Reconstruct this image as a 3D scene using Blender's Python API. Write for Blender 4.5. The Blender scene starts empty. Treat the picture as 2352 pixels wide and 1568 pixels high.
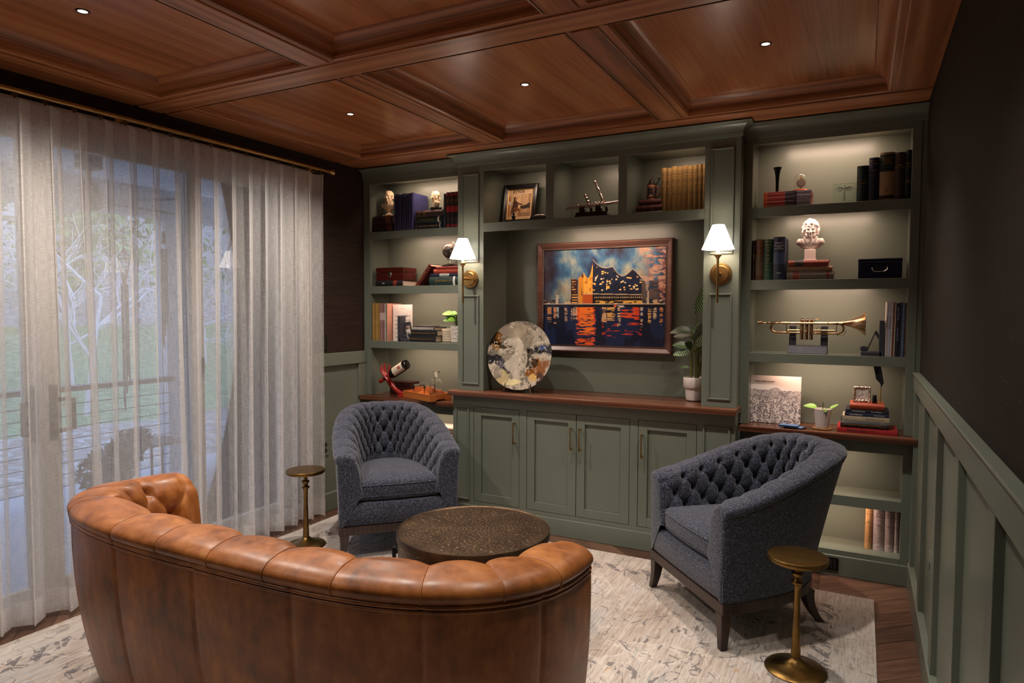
import bpy, math, random
import numpy as np
from mathutils import Vector, Matrix
random.seed(7)
RNG = np.random.default_rng(7)
SC = bpy.context.scene
COL = SC.collection
PI = math.pi

# ------------------------------------------------------------------ camera, sky, sun-less dusk, room lamps, exposure
def make_camera():
    cd = bpy.data.cameras.new('camera'); cd.sensor_width = 36.0; cd.lens = 1541.5 * 36.0 / 2352.0
    cd.clip_start = 0.02; cd.clip_end = 200
    o = bpy.data.objects.new('camera', cd); COL.objects.link(o)
    yaw, pit, rol = math.radians(27.506), math.radians(-2.751), math.radians(0.195)
    f = Vector((-math.sin(yaw) * math.cos(pit), math.cos(yaw) * math.cos(pit), math.sin(pit)))
    r = Vector((math.cos(yaw), math.sin(yaw), 0)); u = r.cross(f)
    c, s = math.cos(rol), math.sin(rol)
    r, u = r * c + u * s, u * c - r * s
    m = Matrix((r, u, -f)).transposed().to_4x4(); m.translation = (0.620, -3.956, 1.458)
    o.matrix_world = m
    SC.camera = o
make_camera()

def make_world():
    w = bpy.data.worlds.new('dusk_sky'); SC.world = w; w.use_nodes = True
    nt = w.node_tree; nt.nodes.clear()
    out = nt.nodes.new('ShaderNodeOutputWorld'); bg = nt.nodes.new('ShaderNodeBackground')
    tc = nt.nodes.new('ShaderNodeTexCoord'); sep = nt.nodes.new('ShaderNodeSeparateXYZ')
    rp = nt.nodes.new('ShaderNodeValToRGB')
    rp.color_ramp.elements[0].position = 0.0; rp.color_ramp.elements[0].color = (0.55, 0.68, 0.95, 1)
    rp.color_ramp.elements[1].position = 1.0; rp.color_ramp.elements[1].color = (0.34, 0.50, 0.92, 1)
    nt.links.new(tc.outputs['Generated'], sep.inputs[0]); nt.links.new(sep.outputs['Z'], rp.inputs[0])
    nt.links.new(rp.outputs[0], bg.inputs['Color']); bg.inputs['Strength'].default_value = 3.8
    nt.links.new(bg.outputs[0], out.inputs[0])
make_world()

def lamp(name, kind, loc, energy, color=(1, .76, .54), rot=None, **kw):
    d = bpy.data.lights.new(name, kind); d.energy = energy; d.color = color
    for k, v in kw.items(): setattr(d, k, v)
    o = bpy.data.objects.new(name, d); COL.objects.link(o); o.location = loc
    if rot: o.rotation_euler = rot
    return o
WARM = (1.0, 0.90, 0.80)
CAN_X = (-2.05, -0.915, 0.228); CAN_Y = (-0.875, -2.39, -3.91)
CAN_E = {(0, 0): 125, (1, 0): 96, (2, 0): 112, (0, 1): 150, (1, 1): 100, (2, 1): 70, (0, 2): 60, (1, 2): 8, (2, 2): 4}
for i, cx in enumerate(CAN_X):
    for j, cy in enumerate(CAN_Y):
        lamp('can_spot', 'SPOT', (cx, cy, 2.57), CAN_E[(i, j)], WARM, spot_size=math.radians(136 if i == 0 else 102), spot_blend=1.0, shadow_soft_size=0.03)  # third row is out of view: lamps only, no cans built for them
STRIP = (1.0, 0.69, 0.53)
def strip_light(x0, x1, y, z, e):
    lamp('shelf_strip_lamp', 'AREA', ((x0 + x1) / 2, y, z), e, STRIP, rot=(math.radians(28), 0, 0), shape='RECTANGLE', size=x1 - x0, size_y=0.012, spread=math.radians(150))
ZT, S1T, S1B, S2T, S2B, S3T, S3B, SCT = 2.393, 2.038, 1.982, 1.628, 1.572, 1.214, 1.160, 0.801
for X0, X1 in ((-2.52, -1.98), (0.20, 0.66)):
    for z, e in ((ZT, 2.3), (S1B, 1.9), (S2B, 1.8), (S3B, 1.8)):
        strip_light(X0, X1, 0.135, z + 0.014, e)
    strip_light(X0, X1, 0.135, 0.696 + 0.014, 1.3); strip_light(X0, X1, 0.135, 0.391 + 0.014, 1.3)
for X0, X1 in ((-1.50, -1.24), (-1.00, -0.755), (-0.50, -0.235)):
    strip_light(X0, X1, 0.05, 2.389 + 0.014, 0.75)
strip_light(-1.25, -0.55, 0.05, 1.98 + 0.014, 3.6)
for x in (-1.7615, -0.0985):
    lamp('sconce_lamp', 'POINT', (x, -0.10, 1.87), 2.6, (1.0, 0.84, 0.70), shadow_soft_size=0.03)
VS = SC.view_settings
VS.view_transform = 'Standard'; VS.look = 'None'; VS.exposure = 0.0; VS.gamma = 1.0; VS.use_curve_mapping = False

# ------------------------------------------------------------------ helpers: meshes
class MB:
    def __init__(s): s.v = []; s.f = []; s.m = []
    def add(s, vs, fs, mi=0):
        b = len(s.v); s.v.extend([tuple(map(float, p)) for p in vs])
        for f in fs: s.f.append(tuple(i + b for i in f)); s.m.append(mi)
        return s
    def box(s, x0, x1, y0, y1, z0, z1, mi=0):
        v = [(x0, y0, z0), (x1, y0, z0), (x1, y1, z0), (x0, y1, z0), (x0, y0, z1), (x1, y0, z1), (x1, y1, z1), (x0, y1, z1)]
        return s.add(v, [(0, 3, 2, 1), (4, 5, 6, 7), (0, 1, 5, 4), (1, 2, 6, 5), (2, 3, 7, 6), (3, 0, 4, 7)], mi)
    def lathe(s, prof, seg=24, c=(0, 0, 0), mi=0, M=None, a0=0, a1=2 * PI, caps=True):
        full = abs(a1 - a0 - 2 * PI) < 1e-6
        n = seg if full else seg + 1
        vs = []; fs = []
        for r, z in prof:
            for k in range(n):
                a = a0 + (a1 - a0) * k / seg
                vs.append((r * math.cos(a), r * math.sin(a), z))
        for j in range(len(prof) - 1):
            for k in range(seg):
                k2 = (k + 1) % n
                fs.append((j * n + k, j * n + k2, (j + 1) * n + k2, (j + 1) * n + k))
        if len(prof) == 2 and min(prof[0][0], prof[1][0]) < 1e-5: caps = False
        if full and caps:
            if prof[0][0] > 1e-5: fs.append(tuple(range(n - 1, -1, -1)))
            if prof[-1][0] > 1e-5: fs.append(tuple(range((len(prof) - 1) * n, len(prof) * n)))
        if M is not None: vs = [M @ Vector(p) for p in vs]
        return s.add([(p[0] + c[0], p[1] + c[1], p[2] + c[2]) for p in vs], fs, mi)
    def ellip(s, c, r, R=None, seg=14, rings=9, mi=0):
        M = Matrix.Translation(c) @ (R.to_4x4() if R is not None else Matrix.Identity(4)) @ Matrix.Diagonal((r[0], r[1], r[2], 1))
        return s.lathe([(math.sin(a), -math.cos(a)) for a in np.linspace(0, PI, rings)], seg, M=M, mi=mi, caps=False)
    def tube(s, pts, r, seg=10, mi=0, caps=True, closed=False, flat=1.0):
        P = [Vector(p) for p in pts]; n = len(P)
        R = r if hasattr(r, '__len__') else [r] * n
        vs = []; fs = []
        ref = None
        for i in range(n):
            if closed: t = P[(i + 1) % n] - P[i - 1]
            else: t = P[min(i + 1, n - 1)] - P[max(i - 1, 0)]
            t.normalize()
            if ref is None:
                ref = Vector((0, 0, 1)) if abs(t.z) < .9 else Vector((1, 0, 0))
            ref = (ref - t * ref.dot(t)); ref.normalize()
            b = t.cross(ref)
            for k in range(seg):
                a = 2 * PI * k / seg
                vs.append(P[i] + ref * (R[i] * math.cos(a)) + b * (R[i] * math.sin(a) * flat))
        m = n if closed else n - 1
        for i in range(m):
            i2 = (i + 1) % n
            for k in range(seg):
                k2 = (k + 1) % seg
                fs.append((i * seg + k, i * seg + k2, i2 * seg + k2, i2 * seg + k))
        if caps and not closed:
            fs.append(tuple(range(seg - 1, -1, -1))); fs.append(tuple(range((n - 1) * seg, n * seg)))
        return s.add(vs, fs, mi)
    def prism(s, poly, d0, d1, axis='y', mi=0):
        # polygon in the two other axes, extruded along axis
        def p(a, b, d): return {'y': (a, d, b), 'z': (a, b, d), 'x': (d, a, b)}[axis]
        n = len(poly)
        vs = [p(a, b, d0) for a, b in poly] + [p(a, b, d1) for a, b in poly]
        fs = [tuple(range(n - 1, -1, -1)), tuple(range(n, 2 * n))] + [(i, (i + 1) % n, (i + 1) % n + n, i + n) for i in range(n)]
        return s.add(vs, fs, mi)
    def grid(s, P, mi=0, wrap_u=False, flip=False):
        # P: array (nu, nv, 3)
        nu, nv = P.shape[:2]; b = len(s.v)
        s.v.extend(map(tuple, P.reshape(-1, 3).astype(float)))
        for i in range(nu if wrap_u else nu - 1):
            i2 = (i + 1) % nu
            for j in range(nv - 1):
                q = (b + i * nv + j, b + i2 * nv + j, b + i2 * nv + j + 1, b + i * nv + j + 1)
                s.f.append(q[::-1] if flip else q); s.m.append(mi)
        return s
    def xform(s, M):
        s.v = [tuple(M @ Vector(p)) for p in s.v]; return s
    def merge(s, o, M=None):
        b = len(s.v)
        s.v.extend([tuple(M @ Vector(p)) for p in o.v] if M is not None else o.v)
        s.f.extend([tuple(i + b for i in f) for f in o.f]); s.m.extend(o.m); return s

def link_mesh(name, mb, mats, parent=None, smooth=None, bevel=None, loc=None):
    me = bpy.data.meshes.new(name)
    me.from_pydata(mb.v, [], mb.f)
    if not isinstance(mats, (list, tuple)): mats = [mats]
    for m in mats: me.materials.append(m)
    if len(mats) > 1: me.polygons.foreach_set('material_index', mb.m)
    if smooth is not None:
        me.polygons.foreach_set('use_smooth', [True] * len(me.polygons))
        if smooth < 180: me.set_sharp_from_angle(angle=math.radians(smooth))
    me.update()
    o = bpy.data.objects.new(name, me); COL.objects.link(o)
    if parent is not None: o.parent = parent
    if loc is not None: o.location = loc
    if bevel:
        b = o.modifiers.new('bevel', 'BEVEL'); b.width = bevel; b.segments = 2; b.limit_method = 'ANGLE'; b.angle_limit = math.radians(40)
        b.harden_normals = False
    return o
obj = link_mesh
def tag(o, label=None, cat=None, group=None, kind=None):
    if label: o['label'] = label
    if cat: o['category'] = cat
    if group: o['group'] = group
    if kind: o['kind'] = kind
    return o
def thing(name, label, cat, loc=(0, 0, 0), rz=0, group=None, M=None):
    o = bpy.data.objects.new(name, None); COL.objects.link(o); o.empty_display_size = .05
    o.location = loc; o.rotation_euler = (0, 0, rz)
    if M is not None: o.matrix_world = M
    return tag(o, label, cat, group)
def struct(name, mb, mats, label=None, parent=None, **kw):
    o = obj(name, mb, mats, parent, **kw)
    if parent is None: o['kind'] = 'structure'
    if label: o['label'] = label
    return o

# ------------------------------------------------------------------ helpers: colour and materials
def s2l(c):
    if isinstance(c, str):
        c = c.lstrip('#'); c = [int(c[i:i + 2], 16) / 255 for i in (0, 2, 4)]
    return tuple(x / 12.92 if x <= .04045 else ((x + .055) / 1.055) ** 2.4 for x in c) + (1.0,)
MATS = {}
class NT:
    def __init__(s, name):
        s.m = bpy.data.materials.new(name); s.m.use_nodes = True; s.t = s.m.node_tree
        s.b = s.t.nodes['Principled BSDF']; s.out = s.t.nodes['Material Output']
    def n(s, k, **kw):
        o = s.t.nodes.new(k)
        for a, b in kw.items(): setattr(o, a, b)
        return o
    def l(s, a, b): s.t.links.new(a, b)
    def coord(s, scale=(1, 1, 1), kind='Object', rot=(0, 0, 0)):
        tc = s.n('ShaderNodeTexCoord'); mp = s.n('ShaderNodeMapping')
        mp.inputs['Scale'].default_value = scale; mp.inputs['Rotation'].default_value = rot
        s.l(tc.outputs[kind], mp.inputs['Vector']); return mp.outputs[0]
    def noise(s, vec, scale=5, detail=3, rough=.5, dist=0):
        o = s.n('ShaderNodeTexNoise'); o.inputs['Scale'].default_value = scale; o.inputs['Detail'].default_value = detail
        o.inputs['Roughness'].default_value = rough; o.inputs['Distortion'].default_value = dist
        s.l(vec, o.inputs['Vector']); return o.outputs['Fac']
    def ramp(s, fac, stops, interp='LINEAR'):
        o = s.n('ShaderNodeValToRGB'); cr = o.color_ramp; cr.interpolation = interp
        while len(cr.elements) < len(stops): cr.elements.new(.5)
        for e, (p, c) in zip(cr.elements, stops): e.position = p; e.color = c if len(c) == 4 else tuple(c) + (1,)
        s.l(fac, o.inputs[0]); return o.outputs[0]
    def math(s, op, a, b=None, c=None):
        o = s.n('ShaderNodeMath', operation=op)
        for i, x in enumerate((a, b, c)):
            if x is None: continue
            if isinstance(x, (int, float)): o.inputs[i].default_value = x
            else: s.l(x, o.inputs[i])
        return o.outputs[0]
    def mix(s, fac, a, b, mode='MIX'):
        o = s.n('ShaderNodeMix', data_type='RGBA', blend_type=mode)
        for i, x in ((0, fac), (6, a), (7, b)):
            if isinstance(x, (int, float)): o.inputs[i].default_value = x
            elif isinstance(x, tuple): o.inputs[i].default_value = x
            else: s.l(x, o.inputs[i])
        return o.outputs[2]
    def bump(s, h, strength=.2, dist=.002):
        o = s.n('ShaderNodeBump'); o.inputs['Strength'].default_value = strength; o.inputs['Distance'].default_value = dist
        s.l(h, o.inputs['Height']); s.l(o.outputs[0], s.b.inputs['Normal'])
    def set(s, **kw):
        for k, v in kw.items():
            k = {'color': 'Base Color', 'rough': 'Roughness', 'metal': 'Metallic', 'spec': 'Specular IOR Level', 'coat': 'Coat Weight', 'coatr': 'Coat Roughness',
                 'trans': 'Transmission Weight', 'ior': 'IOR', 'emit': 'Emission Color', 'emits': 'Emission Strength', 'sheen': 'Sheen Weight', 'alpha': 'Alpha', 'sss': 'Subsurface Weight'}[k]
            if isinstance(v, (int, float, tuple)): s.b.inputs[k].default_value = v
            else: s.l(v, s.b.inputs[k])
        return s
def simple(name, col, rough=.5, metal=0, var=.12, scale=40, bump=0, **kw):
    if name in MATS: return MATS[name]
    t = NT(name); c = s2l(col)
    v = t.coord()
    nz = t.noise(v, scale, 3)
    lo = tuple(x * (1 - var) for x in c[:3]) + (1,); hi = tuple(min(1, x * (1 + var)) for x in c[:3]) + (1,)
    t.set(color=t.ramp(nz, [(.3, lo), (.7, hi)]), rough=rough, metal=metal, **kw)
    if bump: t.bump(nz, bump, .001)
    MATS[name] = t.m; return t.m
def wood(name, lo, mid, hi, axis='x', scale=1.0, rough=.35, bump=.08, coat=0.0, ringdist=5.0, ring=.28):
    t = NT(name)
    st = {'x': (.35, 6, 6), 'y': (6, .35, 6), 'z': (6, 6, .35)}[axis]
    v = t.coord(tuple(a * scale for a in st))
    warp = t.noise(v, 1.1, 3, .55)
    wv = t.n('ShaderNodeTexWave', wave_type='RINGS', rings_direction='SPHERICAL')
    wv.inputs['Scale'].default_value = 1.6; wv.inputs['Distortion'].default_value = ringdist; wv.inputs['Detail'].default_value = 3; wv.inputs['Detail Scale'].default_value = 1.2
    t.l(v, wv.inputs['Vector'])
    st2 = {'x': (3, 160, 160), 'y': (160, 3, 160), 'z': (160, 160, 3)}[axis]
    v2 = t.coord(tuple(a * scale for a in st2)); fine = t.noise(v2, 1.0, 3, .6)
    f = t.math('ADD', t.math('MULTIPLY', warp, .5 + .5 * (.28 - ring)), t.math('ADD', t.math('MULTIPLY', wv.outputs['Fac'], ring), t.math('MULTIPLY', fine, .28 + .5 * (.28 - ring))))
    t.set(color=t.ramp(f, [(.28, s2l(lo)), (.52, s2l(mid)), (.78, s2l(hi))]), rough=rough, coat=coat)
    t.bump(t.math('ADD', fine, t.math('MULTIPLY', wv.outputs['Fac'], .5)), bump, .0015)
    return t.m

def m_paint(name, col, rough=.33):
    t = NT(name); v = t.coord()
    n1 = t.noise(v, 3, 2); c = s2l(col)
    t.set(color=t.ramp(n1, [(.3, tuple(x * .95 for x in c[:3]) + (1,)), (.7, tuple(x * 1.05 for x in c[:3]) + (1,))]), rough=rough, spec=.45)
    t.bump(t.noise(v, 260, 2), .05, .0006); return t.m
GREEN = m_paint('sage_green_satin_paint', '#696f63')
WALNUT = wood('walnut_counter', '#331a10', '#563324', '#774b36', 'x', 1.0, .24, .05)
OAKX = wood('stained_oak_along_x', '#54301a', '#a0643f', '#c28a60', 'x', 1.0, .34, .3, ring=.17)
OAKY = wood('stained_oak_along_y', '#54301a', '#a0643f', '#c28a60', 'y', 1.0, .34, .3, ring=.17)
OAKP = wood('stained_oak_panel', '#683c20', '#a8683f', '#c48a5c', 'y', .55, .27, .15, ringdist=3, ring=.07)
def m_wallpaper(name, axis, fleck):
    t = NT(name)
    st = (6, 6, 300)
    v = t.coord(st); n1 = t.noise(v, 1, 4, .6)
    v2 = t.coord((2, 2, 60)); n2 = t.noise(v2, 1, 3)
    f = t.math('ADD', t.math('MULTIPLY', n1, .6), t.math('MULTIPLY', n2, .4))
    base = t.ramp(f, [(.35, s2l('#140d0a' if fleck else '#1d130f')), (.6, s2l('#20160f' if fleck else '#33231c')), (.75, s2l('#2e2018' if fleck else '#4a362c'))])
    if fleck:
        v3 = t.coord((1, .35, 1.0)); vo = t.n('ShaderNodeTexVoronoi'); vo.inputs['Scale'].default_value = 90; t.l(v3, vo.inputs['Vector'])
        m1 = t.math('LESS_THAN', vo.outputs['Distance'], .10)
        m2 = t.math('GREATER_THAN', t.noise(t.coord(), 34, 2), .60)
        base = t.mix(t.math('MULTIPLY', m1, m2), base, s2l('#a98a78'))
    t.set(color=base, rough=.72, spec=.25); t.bump(n1, .35, .002); return t.m
PAPER = m_wallpaper('brown_grasscloth', 'y', False); PAPERF = m_wallpaper('brown_grasscloth_with_mica', 'y', True)
def m_floor():
    t = NT('chevron_oak_floor')
    tc = t.n('ShaderNodeTexCoord'); sp = t.n('ShaderNodeSeparateXYZ'); t.l(tc.outputs['Object'], sp.inputs[0])
    W, PW = .46, .125
    xs = t.math('DIVIDE', t.math('ADD', sp.outputs['X'], 10.13), W)
    col = t.math('FLOOR', xs); fx = t.math('FRACT', xs)
    par = t.math('MODULO', col, 2.0)
    tri = t.math('ABSOLUTE', t.math('SUBTRACT', fx, par))
    yy = t.math('DIVIDE', t.math('ADD', t.math('ADD', sp.outputs['Y'], 20), t.math('MULTIPLY', tri, W * .85)), PW * 1.31)
    row = t.math('FLOOR', yy); fy = t.math('FRACT', yy)
    cb = t.n('ShaderNodeCombineXYZ'); t.l(col, cb.inputs[0]); t.l(row, cb.inputs[1])
    wn = t.n('ShaderNodeTexWhiteNoise', noise_dimensions='3D'); t.l(cb.outputs[0], wn.inputs['Vector'])
    # plank-space coordinates for the grain
    g = t.n('ShaderNodeCombineXYZ'); t.l(t.math('MULTIPLY', tri, 1.2), g.inputs[0]); t.l(t.math('MULTIPLY', yy, 5.0), g.inputs[1]); t.l(t.math('MULTIPLY', wn.outputs['Value'], 40), g.inputs[2])
    n1 = t.noise(g.outputs[0], 2.2, 4, .6, .6)
    f = t.math('ADD', t.math('MULTIPLY', n1, .7), t.math('MULTIPLY', wn.outputs['Value'], .3))
    c = t.ramp(f, [(.25, s2l('#33221b')), (.5, s2l('#5a3f31')), (.75, s2l('#785a49'))])
    e1 = t.math('LESS_THAN', fy, .03); e2 = t.math('LESS_THAN', fx, .008)
    c = t.mix(t.math('MULTIPLY', t.math('MAXIMUM', e1, e2), .75), c, s2l('#1a0d08'))
    t.set(color=c, rough=.34); t.bump(n1, .08, .001); return t.m
FLOOR = m_floor()
def m_rug():
    t = NT('distressed_oriental_rug')
    v = t.coord((60, 2.2, 1)); st = t.noise(v, 1, 4, .65)
    v2 = t.coord((130, 9, 1)); st2 = t.noise(v2, 1, 2, .6)
    big = t.noise(t.coord(), 2.3, 3, .5, .4)
    base = t.mix(big, s2l('#b9ad9f'), s2l('#aea69d'))
    base = t.ramp(t.math('ADD', t.math('MULTIPLY', big, .55), t.math('MULTIPLY', st, .45)), [(.34, s2l('#8f7d70')), (.44, s2l('#ab9d92')), (.54, s2l('#b9afa7')), (.62, s2l('#989a9a')), (.72, s2l('#a79c93'))])
    sep = t.n('ShaderNodeSeparateXYZ'); tc = t.n('ShaderNodeTexCoord'); t.l(tc.outputs['Object'], sep.inputs[0])
    # vines: thin iso-lines of a smooth field, broken by wear
    wear = t.noise(t.coord((26, 7, 1)), 1, 4, .7)
    def iso(scale, off, w):
        nz = t.noise(t.coord((1, 1, 1)), scale, 1.2, .4, .8)
        return t.math('LESS_THAN', t.math('ABSOLUTE', t.math('SUBTRACT', nz, off)), w)
    vine = t.math('MULTIPLY', t.math('MAXIMUM', iso(3.4, .5, .008), iso(6.1, .44, .010)), t.math('GREATER_THAN', wear, .50))
    wl = t.math('MULTIPLY', t.math('MAXIMUM', iso(2.6, .56, .009), iso(4.3, .40, .008)), t.math('GREATER_THAN', wear, .42))
    vo = t.n('ShaderNodeTexVoronoi'); vo.inputs['Scale'].default_value = 5.2; t.l(t.coord(), vo.inputs['Vector'])
    pet = t.noise(t.coord(), 42, 2, .6)
    fl = t.math('MULTIPLY', t.math('LESS_THAN', t.math('ADD', vo.outputs['Distance'], t.math('MULTIPLY', pet, .25)), .34), t.math('GREATER_THAN', t.math('ADD', wear, t.math('MULTIPLY', st2, .4)), .73))
    gold = t.math('MULTIPLY', t.math('GREATER_THAN', t.noise(t.coord(), 7.3, 3), .66), t.math('GREATER_THAN', wear, .53))
    c = t.mix(t.math('MULTIPLY', wl, .3), base, s2l('#d9d0c6'))
    c = t.mix(t.math('MULTIPLY', gold, .55), c, s2l('#a9824e'))
    c = t.mix(t.math('MULTIPLY', vine, .72), c, s2l('#4f4c50'))
    c = t.mix(t.math('MULTIPLY', fl, .8), c, s2l('#47454d'))
    # border: a worn dark key band along every edge
    ex = t.math('ABSOLUTE', t.math('SUBTRACT', sep.outputs['X'], -.955)); ey = t.math('ABSOLUTE', t.math('SUBTRACT', sep.outputs['Y'], -2.19))
    dx = t.math('SUBTRACT', 1.665, ex); dy = t.math('SUBTRACT', 2.0, ey); d = t.math('MINIMUM', dx, dy)
    b1 = t.math('MULTIPLY', t.math('GREATER_THAN', d, .175), t.math('LESS_THAN', d, .255))
    along = t.math('ADD', sep.outputs['X'], sep.outputs['Y'])
    key = t.math('GREATER_THAN', t.math('SINE', t.math('MULTIPLY', along, 62)), .1)
    kk = t.math('MULTIPLY', t.math('MULTIPLY', b1, key), t.math('GREATER_THAN', t.noise(t.coord((30, 30, 1)), 1, 4, .7), .47))
    c = t.mix(t.math('MULTIPLY', kk, .75), c, s2l('#4a474b'))
    e1 = t.math('LESS_THAN', d, .16)
    c = t.mix(t.math('MULTIPLY', e1, .45), c, t.ramp(st, [(.35, s2l('#a29b92')), (.65, s2l('#beb6ac'))]))
    c = t.mix(t.math('MULTIPLY', t.math('GREATER_THAN', st2, .56), .38), c, s2l('#7d7067'))
    t.set(color=c, rough=.9, spec=.15, sheen=.2); t.bump(t.math('ADD', st2, t.noise(t.coord(), 420, 2)), .35, .003); return t.m
RUG = m_rug()
def m_leather():
    t = NT('cognac_leather'); v = t.coord()
    n1 = t.noise(v, 4.5, 5, .62, .5); n2 = t.noise(v, 26, 3, .6); n3 = t.noise(t.coord((9, 9, 2.2)), 3, 4, .6)
    f = t.math('ADD', t.math('MULTIPLY', n1, .6), t.math('ADD', t.math('MULTIPLY', n2, .18), t.math('MULTIPLY', n3, .25)))
    t.set(color=t.ramp(f, [(.34, s2l('#48240e')), (.52, s2l('#8e5222')), (.72, s2l('#ba783c'))]), rough=t.ramp(n2, [(.3, (.34,) * 3), (.7, (.48,) * 3)]), spec=.5)
    vo = t.n('ShaderNodeTexVoronoi'); vo.inputs['Scale'].default_value = 420; t.l(v, vo.inputs['Vector'])
    t.bump(t.math('ADD', t.math('MULTIPLY', vo.outputs['Distance'], .5), n3), .12, .0012); return t.m
LEATHER = m_leather()
def m_tweed():
    t = NT('navy_boucle_fabric'); v = t.coord()
    n1 = t.noise(v, 300, 2, .7, 1.2); n2 = t.noise(v, 120, 3, .6)
    f = t.math('ADD', t.math('MULTIPLY', n1, .75), t.math('MULTIPLY', n2, .25))
    t.set(color=t.ramp(f, [(.41, s2l('#0f1017')), (.50, s2l('#1f222d')), (.57, s2l('#4c5064')), (.68, s2l('#9ea2b3'))]), rough=.85, spec=.2, sheen=.25)
    t.bump(n1, .5, .002); return t.m
TWEED = m_tweed()
ESPRESSO = wood('espresso_wood', '#1c100d', '#2c1b17', '#3a2620', 'z', 1.2, .34, .03)
def m_bronze(name, lo, hi, rough=.42, hammer=0.0, hs=28):
    t = NT(name); v = t.coord(); n1 = t.noise(v, 7, 4, .6); n2 = t.noise(v, 60, 3)
    t.set(color=t.ramp(t.math('ADD', t.math('MULTIPLY', n1, .7), t.math('MULTIPLY', n2, .3)), [(.35, s2l(lo)), (.65, s2l(hi))]), metal=1.0, rough=rough)
    if hammer:
        vo = t.n('ShaderNodeTexVoronoi', feature='SMOOTH_F1'); vo.inputs['Scale'].default_value = hs; t.l(t.coord((1, 1.7, 1.3)), vo.inputs['Vector'])
        t.bump(t.math('SUBTRACT', 1.0, t.math('MULTIPLY', t.math('MINIMUM', vo.outputs['Distance'], .5), 2.0)), hammer, .006)
    else: t.bump(n2, .06, .001)
    return t.m
HAMMER = m_bronze('hammered_bronze', '#42342a', '#66523f', .46)
HAMMERS = m_bronze('hammered_bronze_side', '#42342a', '#66523f', .42, .35, 60)
BRONZE = m_bronze('aged_bronze', '#6b5230', '#94733f', .36)
BRASS = m_bronze('brushed_brass', '#a07e4c', '#c09a62', .34)
TRUMPET = m_bronze('worn_brass', '#a97e58', '#dab690', .25)
SILVER = m_bronze('worn_silver', '#9a8a80', '#cfc2b8', .26)
CHROME = simple('polished_steel', '#c9c9cc', .18, 1.0, .03)
BLACKM = simple('black_metal', '#17161a', .4, .6, .1)
BLACKP = simple('gloss_black', '#0b0a0c', .14, 0, .05)
DARKPL = simple('charcoal_plastic', '#34343c', .5, 0, .08)
def m_curtain():
    t = NT('sheer_linen')
    tr = t.n('ShaderNodeBsdfTransparent'); tl = t.n('ShaderNodeBsdfTranslucent'); df = t.n('ShaderNodeBsdfDiffuse')
    v = t.coord((1, 40, 900)); v2 = t.coord((1, 900, 14))
    weave = t.math('ADD', t.math('MULTIPLY', t.noise(v, 1, 2), .5), t.math('MULTIPLY', t.noise(v2, 1, 2), .5))
    c = t.ramp(weave, [(.4, s2l('#e2dcd8')), (.6, s2l('#f6f2ef'))])
    t.l(c, tl.inputs[0]); t.l(c, df.inputs[0])
    a = t.n('ShaderNodeMixShader'); a.inputs[0].default_value = .35; t.l(df.outputs[0], a.inputs[1]); t.l(tl.outputs[0], a.inputs[2])
    b = t.n('ShaderNodeMixShader'); t.l(t.ramp(weave, [(.38, (.38,) * 3), (.62, (.60,) * 3)]), b.inputs[0]); t.l(tr.outputs[0], b.inputs[1]); t.l(a.outputs[0], b.inputs[2])
    t.l(b.outputs[0], t.out.inputs[0]); return t.m
CURTAIN = m_curtain()
def m_pane():
    t = NT('window_glass'); t.t.nodes.remove(t.b)
    tr = t.n('ShaderNodeBsdfTransparent'); tr.inputs[0].default_value = (.93, .95, .95, 1)
    gl = t.n('ShaderNodeBsdfGlossy'); gl.inputs['Roughness'].default_value = .0
    fr = t.n('ShaderNodeFresnel'); fr.inputs['IOR'].default_value = 1.55
    mx = t.n('ShaderNodeMixShader'); t.l(fr.outputs[0], mx.inputs[0]); t.l(tr.outputs[0], mx.inputs[1]); t.l(gl.outputs[0], mx.inputs[2])
    t.l(mx.outputs[0], t.out.inputs[0]); return t.m
PANE = m_pane()
def m_glass(name, col=(1, 1, 1, 1), ior=1.45, rough=0.0):
    t = NT(name); t.set(color=col, rough=rough, trans=1.0, ior=ior); return t.m
GLASS = m_glass('clear_glass'); PLAQUE = m_glass('green_tinted_glass', (.86, .95, .88, 1), 1.3, .12)
def m_shade():
    t = NT('lit_white_shade'); t.set(color=s2l('#f3ece4'), rough=.6, emit=(1, .86, .74, 1), emits=5.0); return t.m
SHADE = m_shade()
def m_emit(name, col, s):
    t = NT(name); t.set(color=(1, 1, 1, 1), emit=col, emits=s); return t.m
CANGLOW = m_emit('can_lamp_lens', (1, .74, .55, 1), 9.0); STRIPGLOW = m_emit('led_strip_lens', (1, .75, .53, 1), 1.5)
WHITEF = simple('white_vinyl_frame', '#b6b2ac', .5, 0, .03, 4)
def m_attr(name, rough=.6, bump=None, spec=.4, coat=0):
    t = NT(name); a = t.n('ShaderNodeAttribute', attribute_name='Col'); t.set(color=a.outputs['Color'], rough=rough, spec=spec, coat=coat)
    if bump:
        t.bump(t.noise(t.coord((1, 1, 1)), bump, 4, .7, 1.0), .5, .002)
    return t.m
CANVAS = m_attr('oil_paint_canvas', .42, 90); PRINT = m_attr('printed_paper', .55); RESIN = m_attr('glossy_resin', .12, None, .5, .6)
LEAF = simple('glossy_leaf', '#3f5a28', .4, 0, .3, 30); LEAFL = simple('bright_leaf', '#6fa034', .4, 0, .25, 30); LEAFD = simple('dark_leaf', '#2c3a1c', .4, 0, .3, 30)
PORC = simple('white_ceramic', '#cdc0b8', .38, 0, .03, 10); PLASTER = simple('white_plaster', '#ddd2cb', .6, 0, .04, 60); CREAMRESIN = simple('cream_resin', '#d3bd9a', .55, 0, .12, 50)
PAGES = None
def m_pages():
    t = NT('book_pages'); v = t.coord((1, 1, 1)); n1 = t.noise(t.coord((700, 3, 3)), 1, 1)
    t.set(color=t.ramp(n1, [(.3, s2l('#b9a58c')), (.7, s2l('#d9cbb6'))]), rough=.8); return t.m
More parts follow.
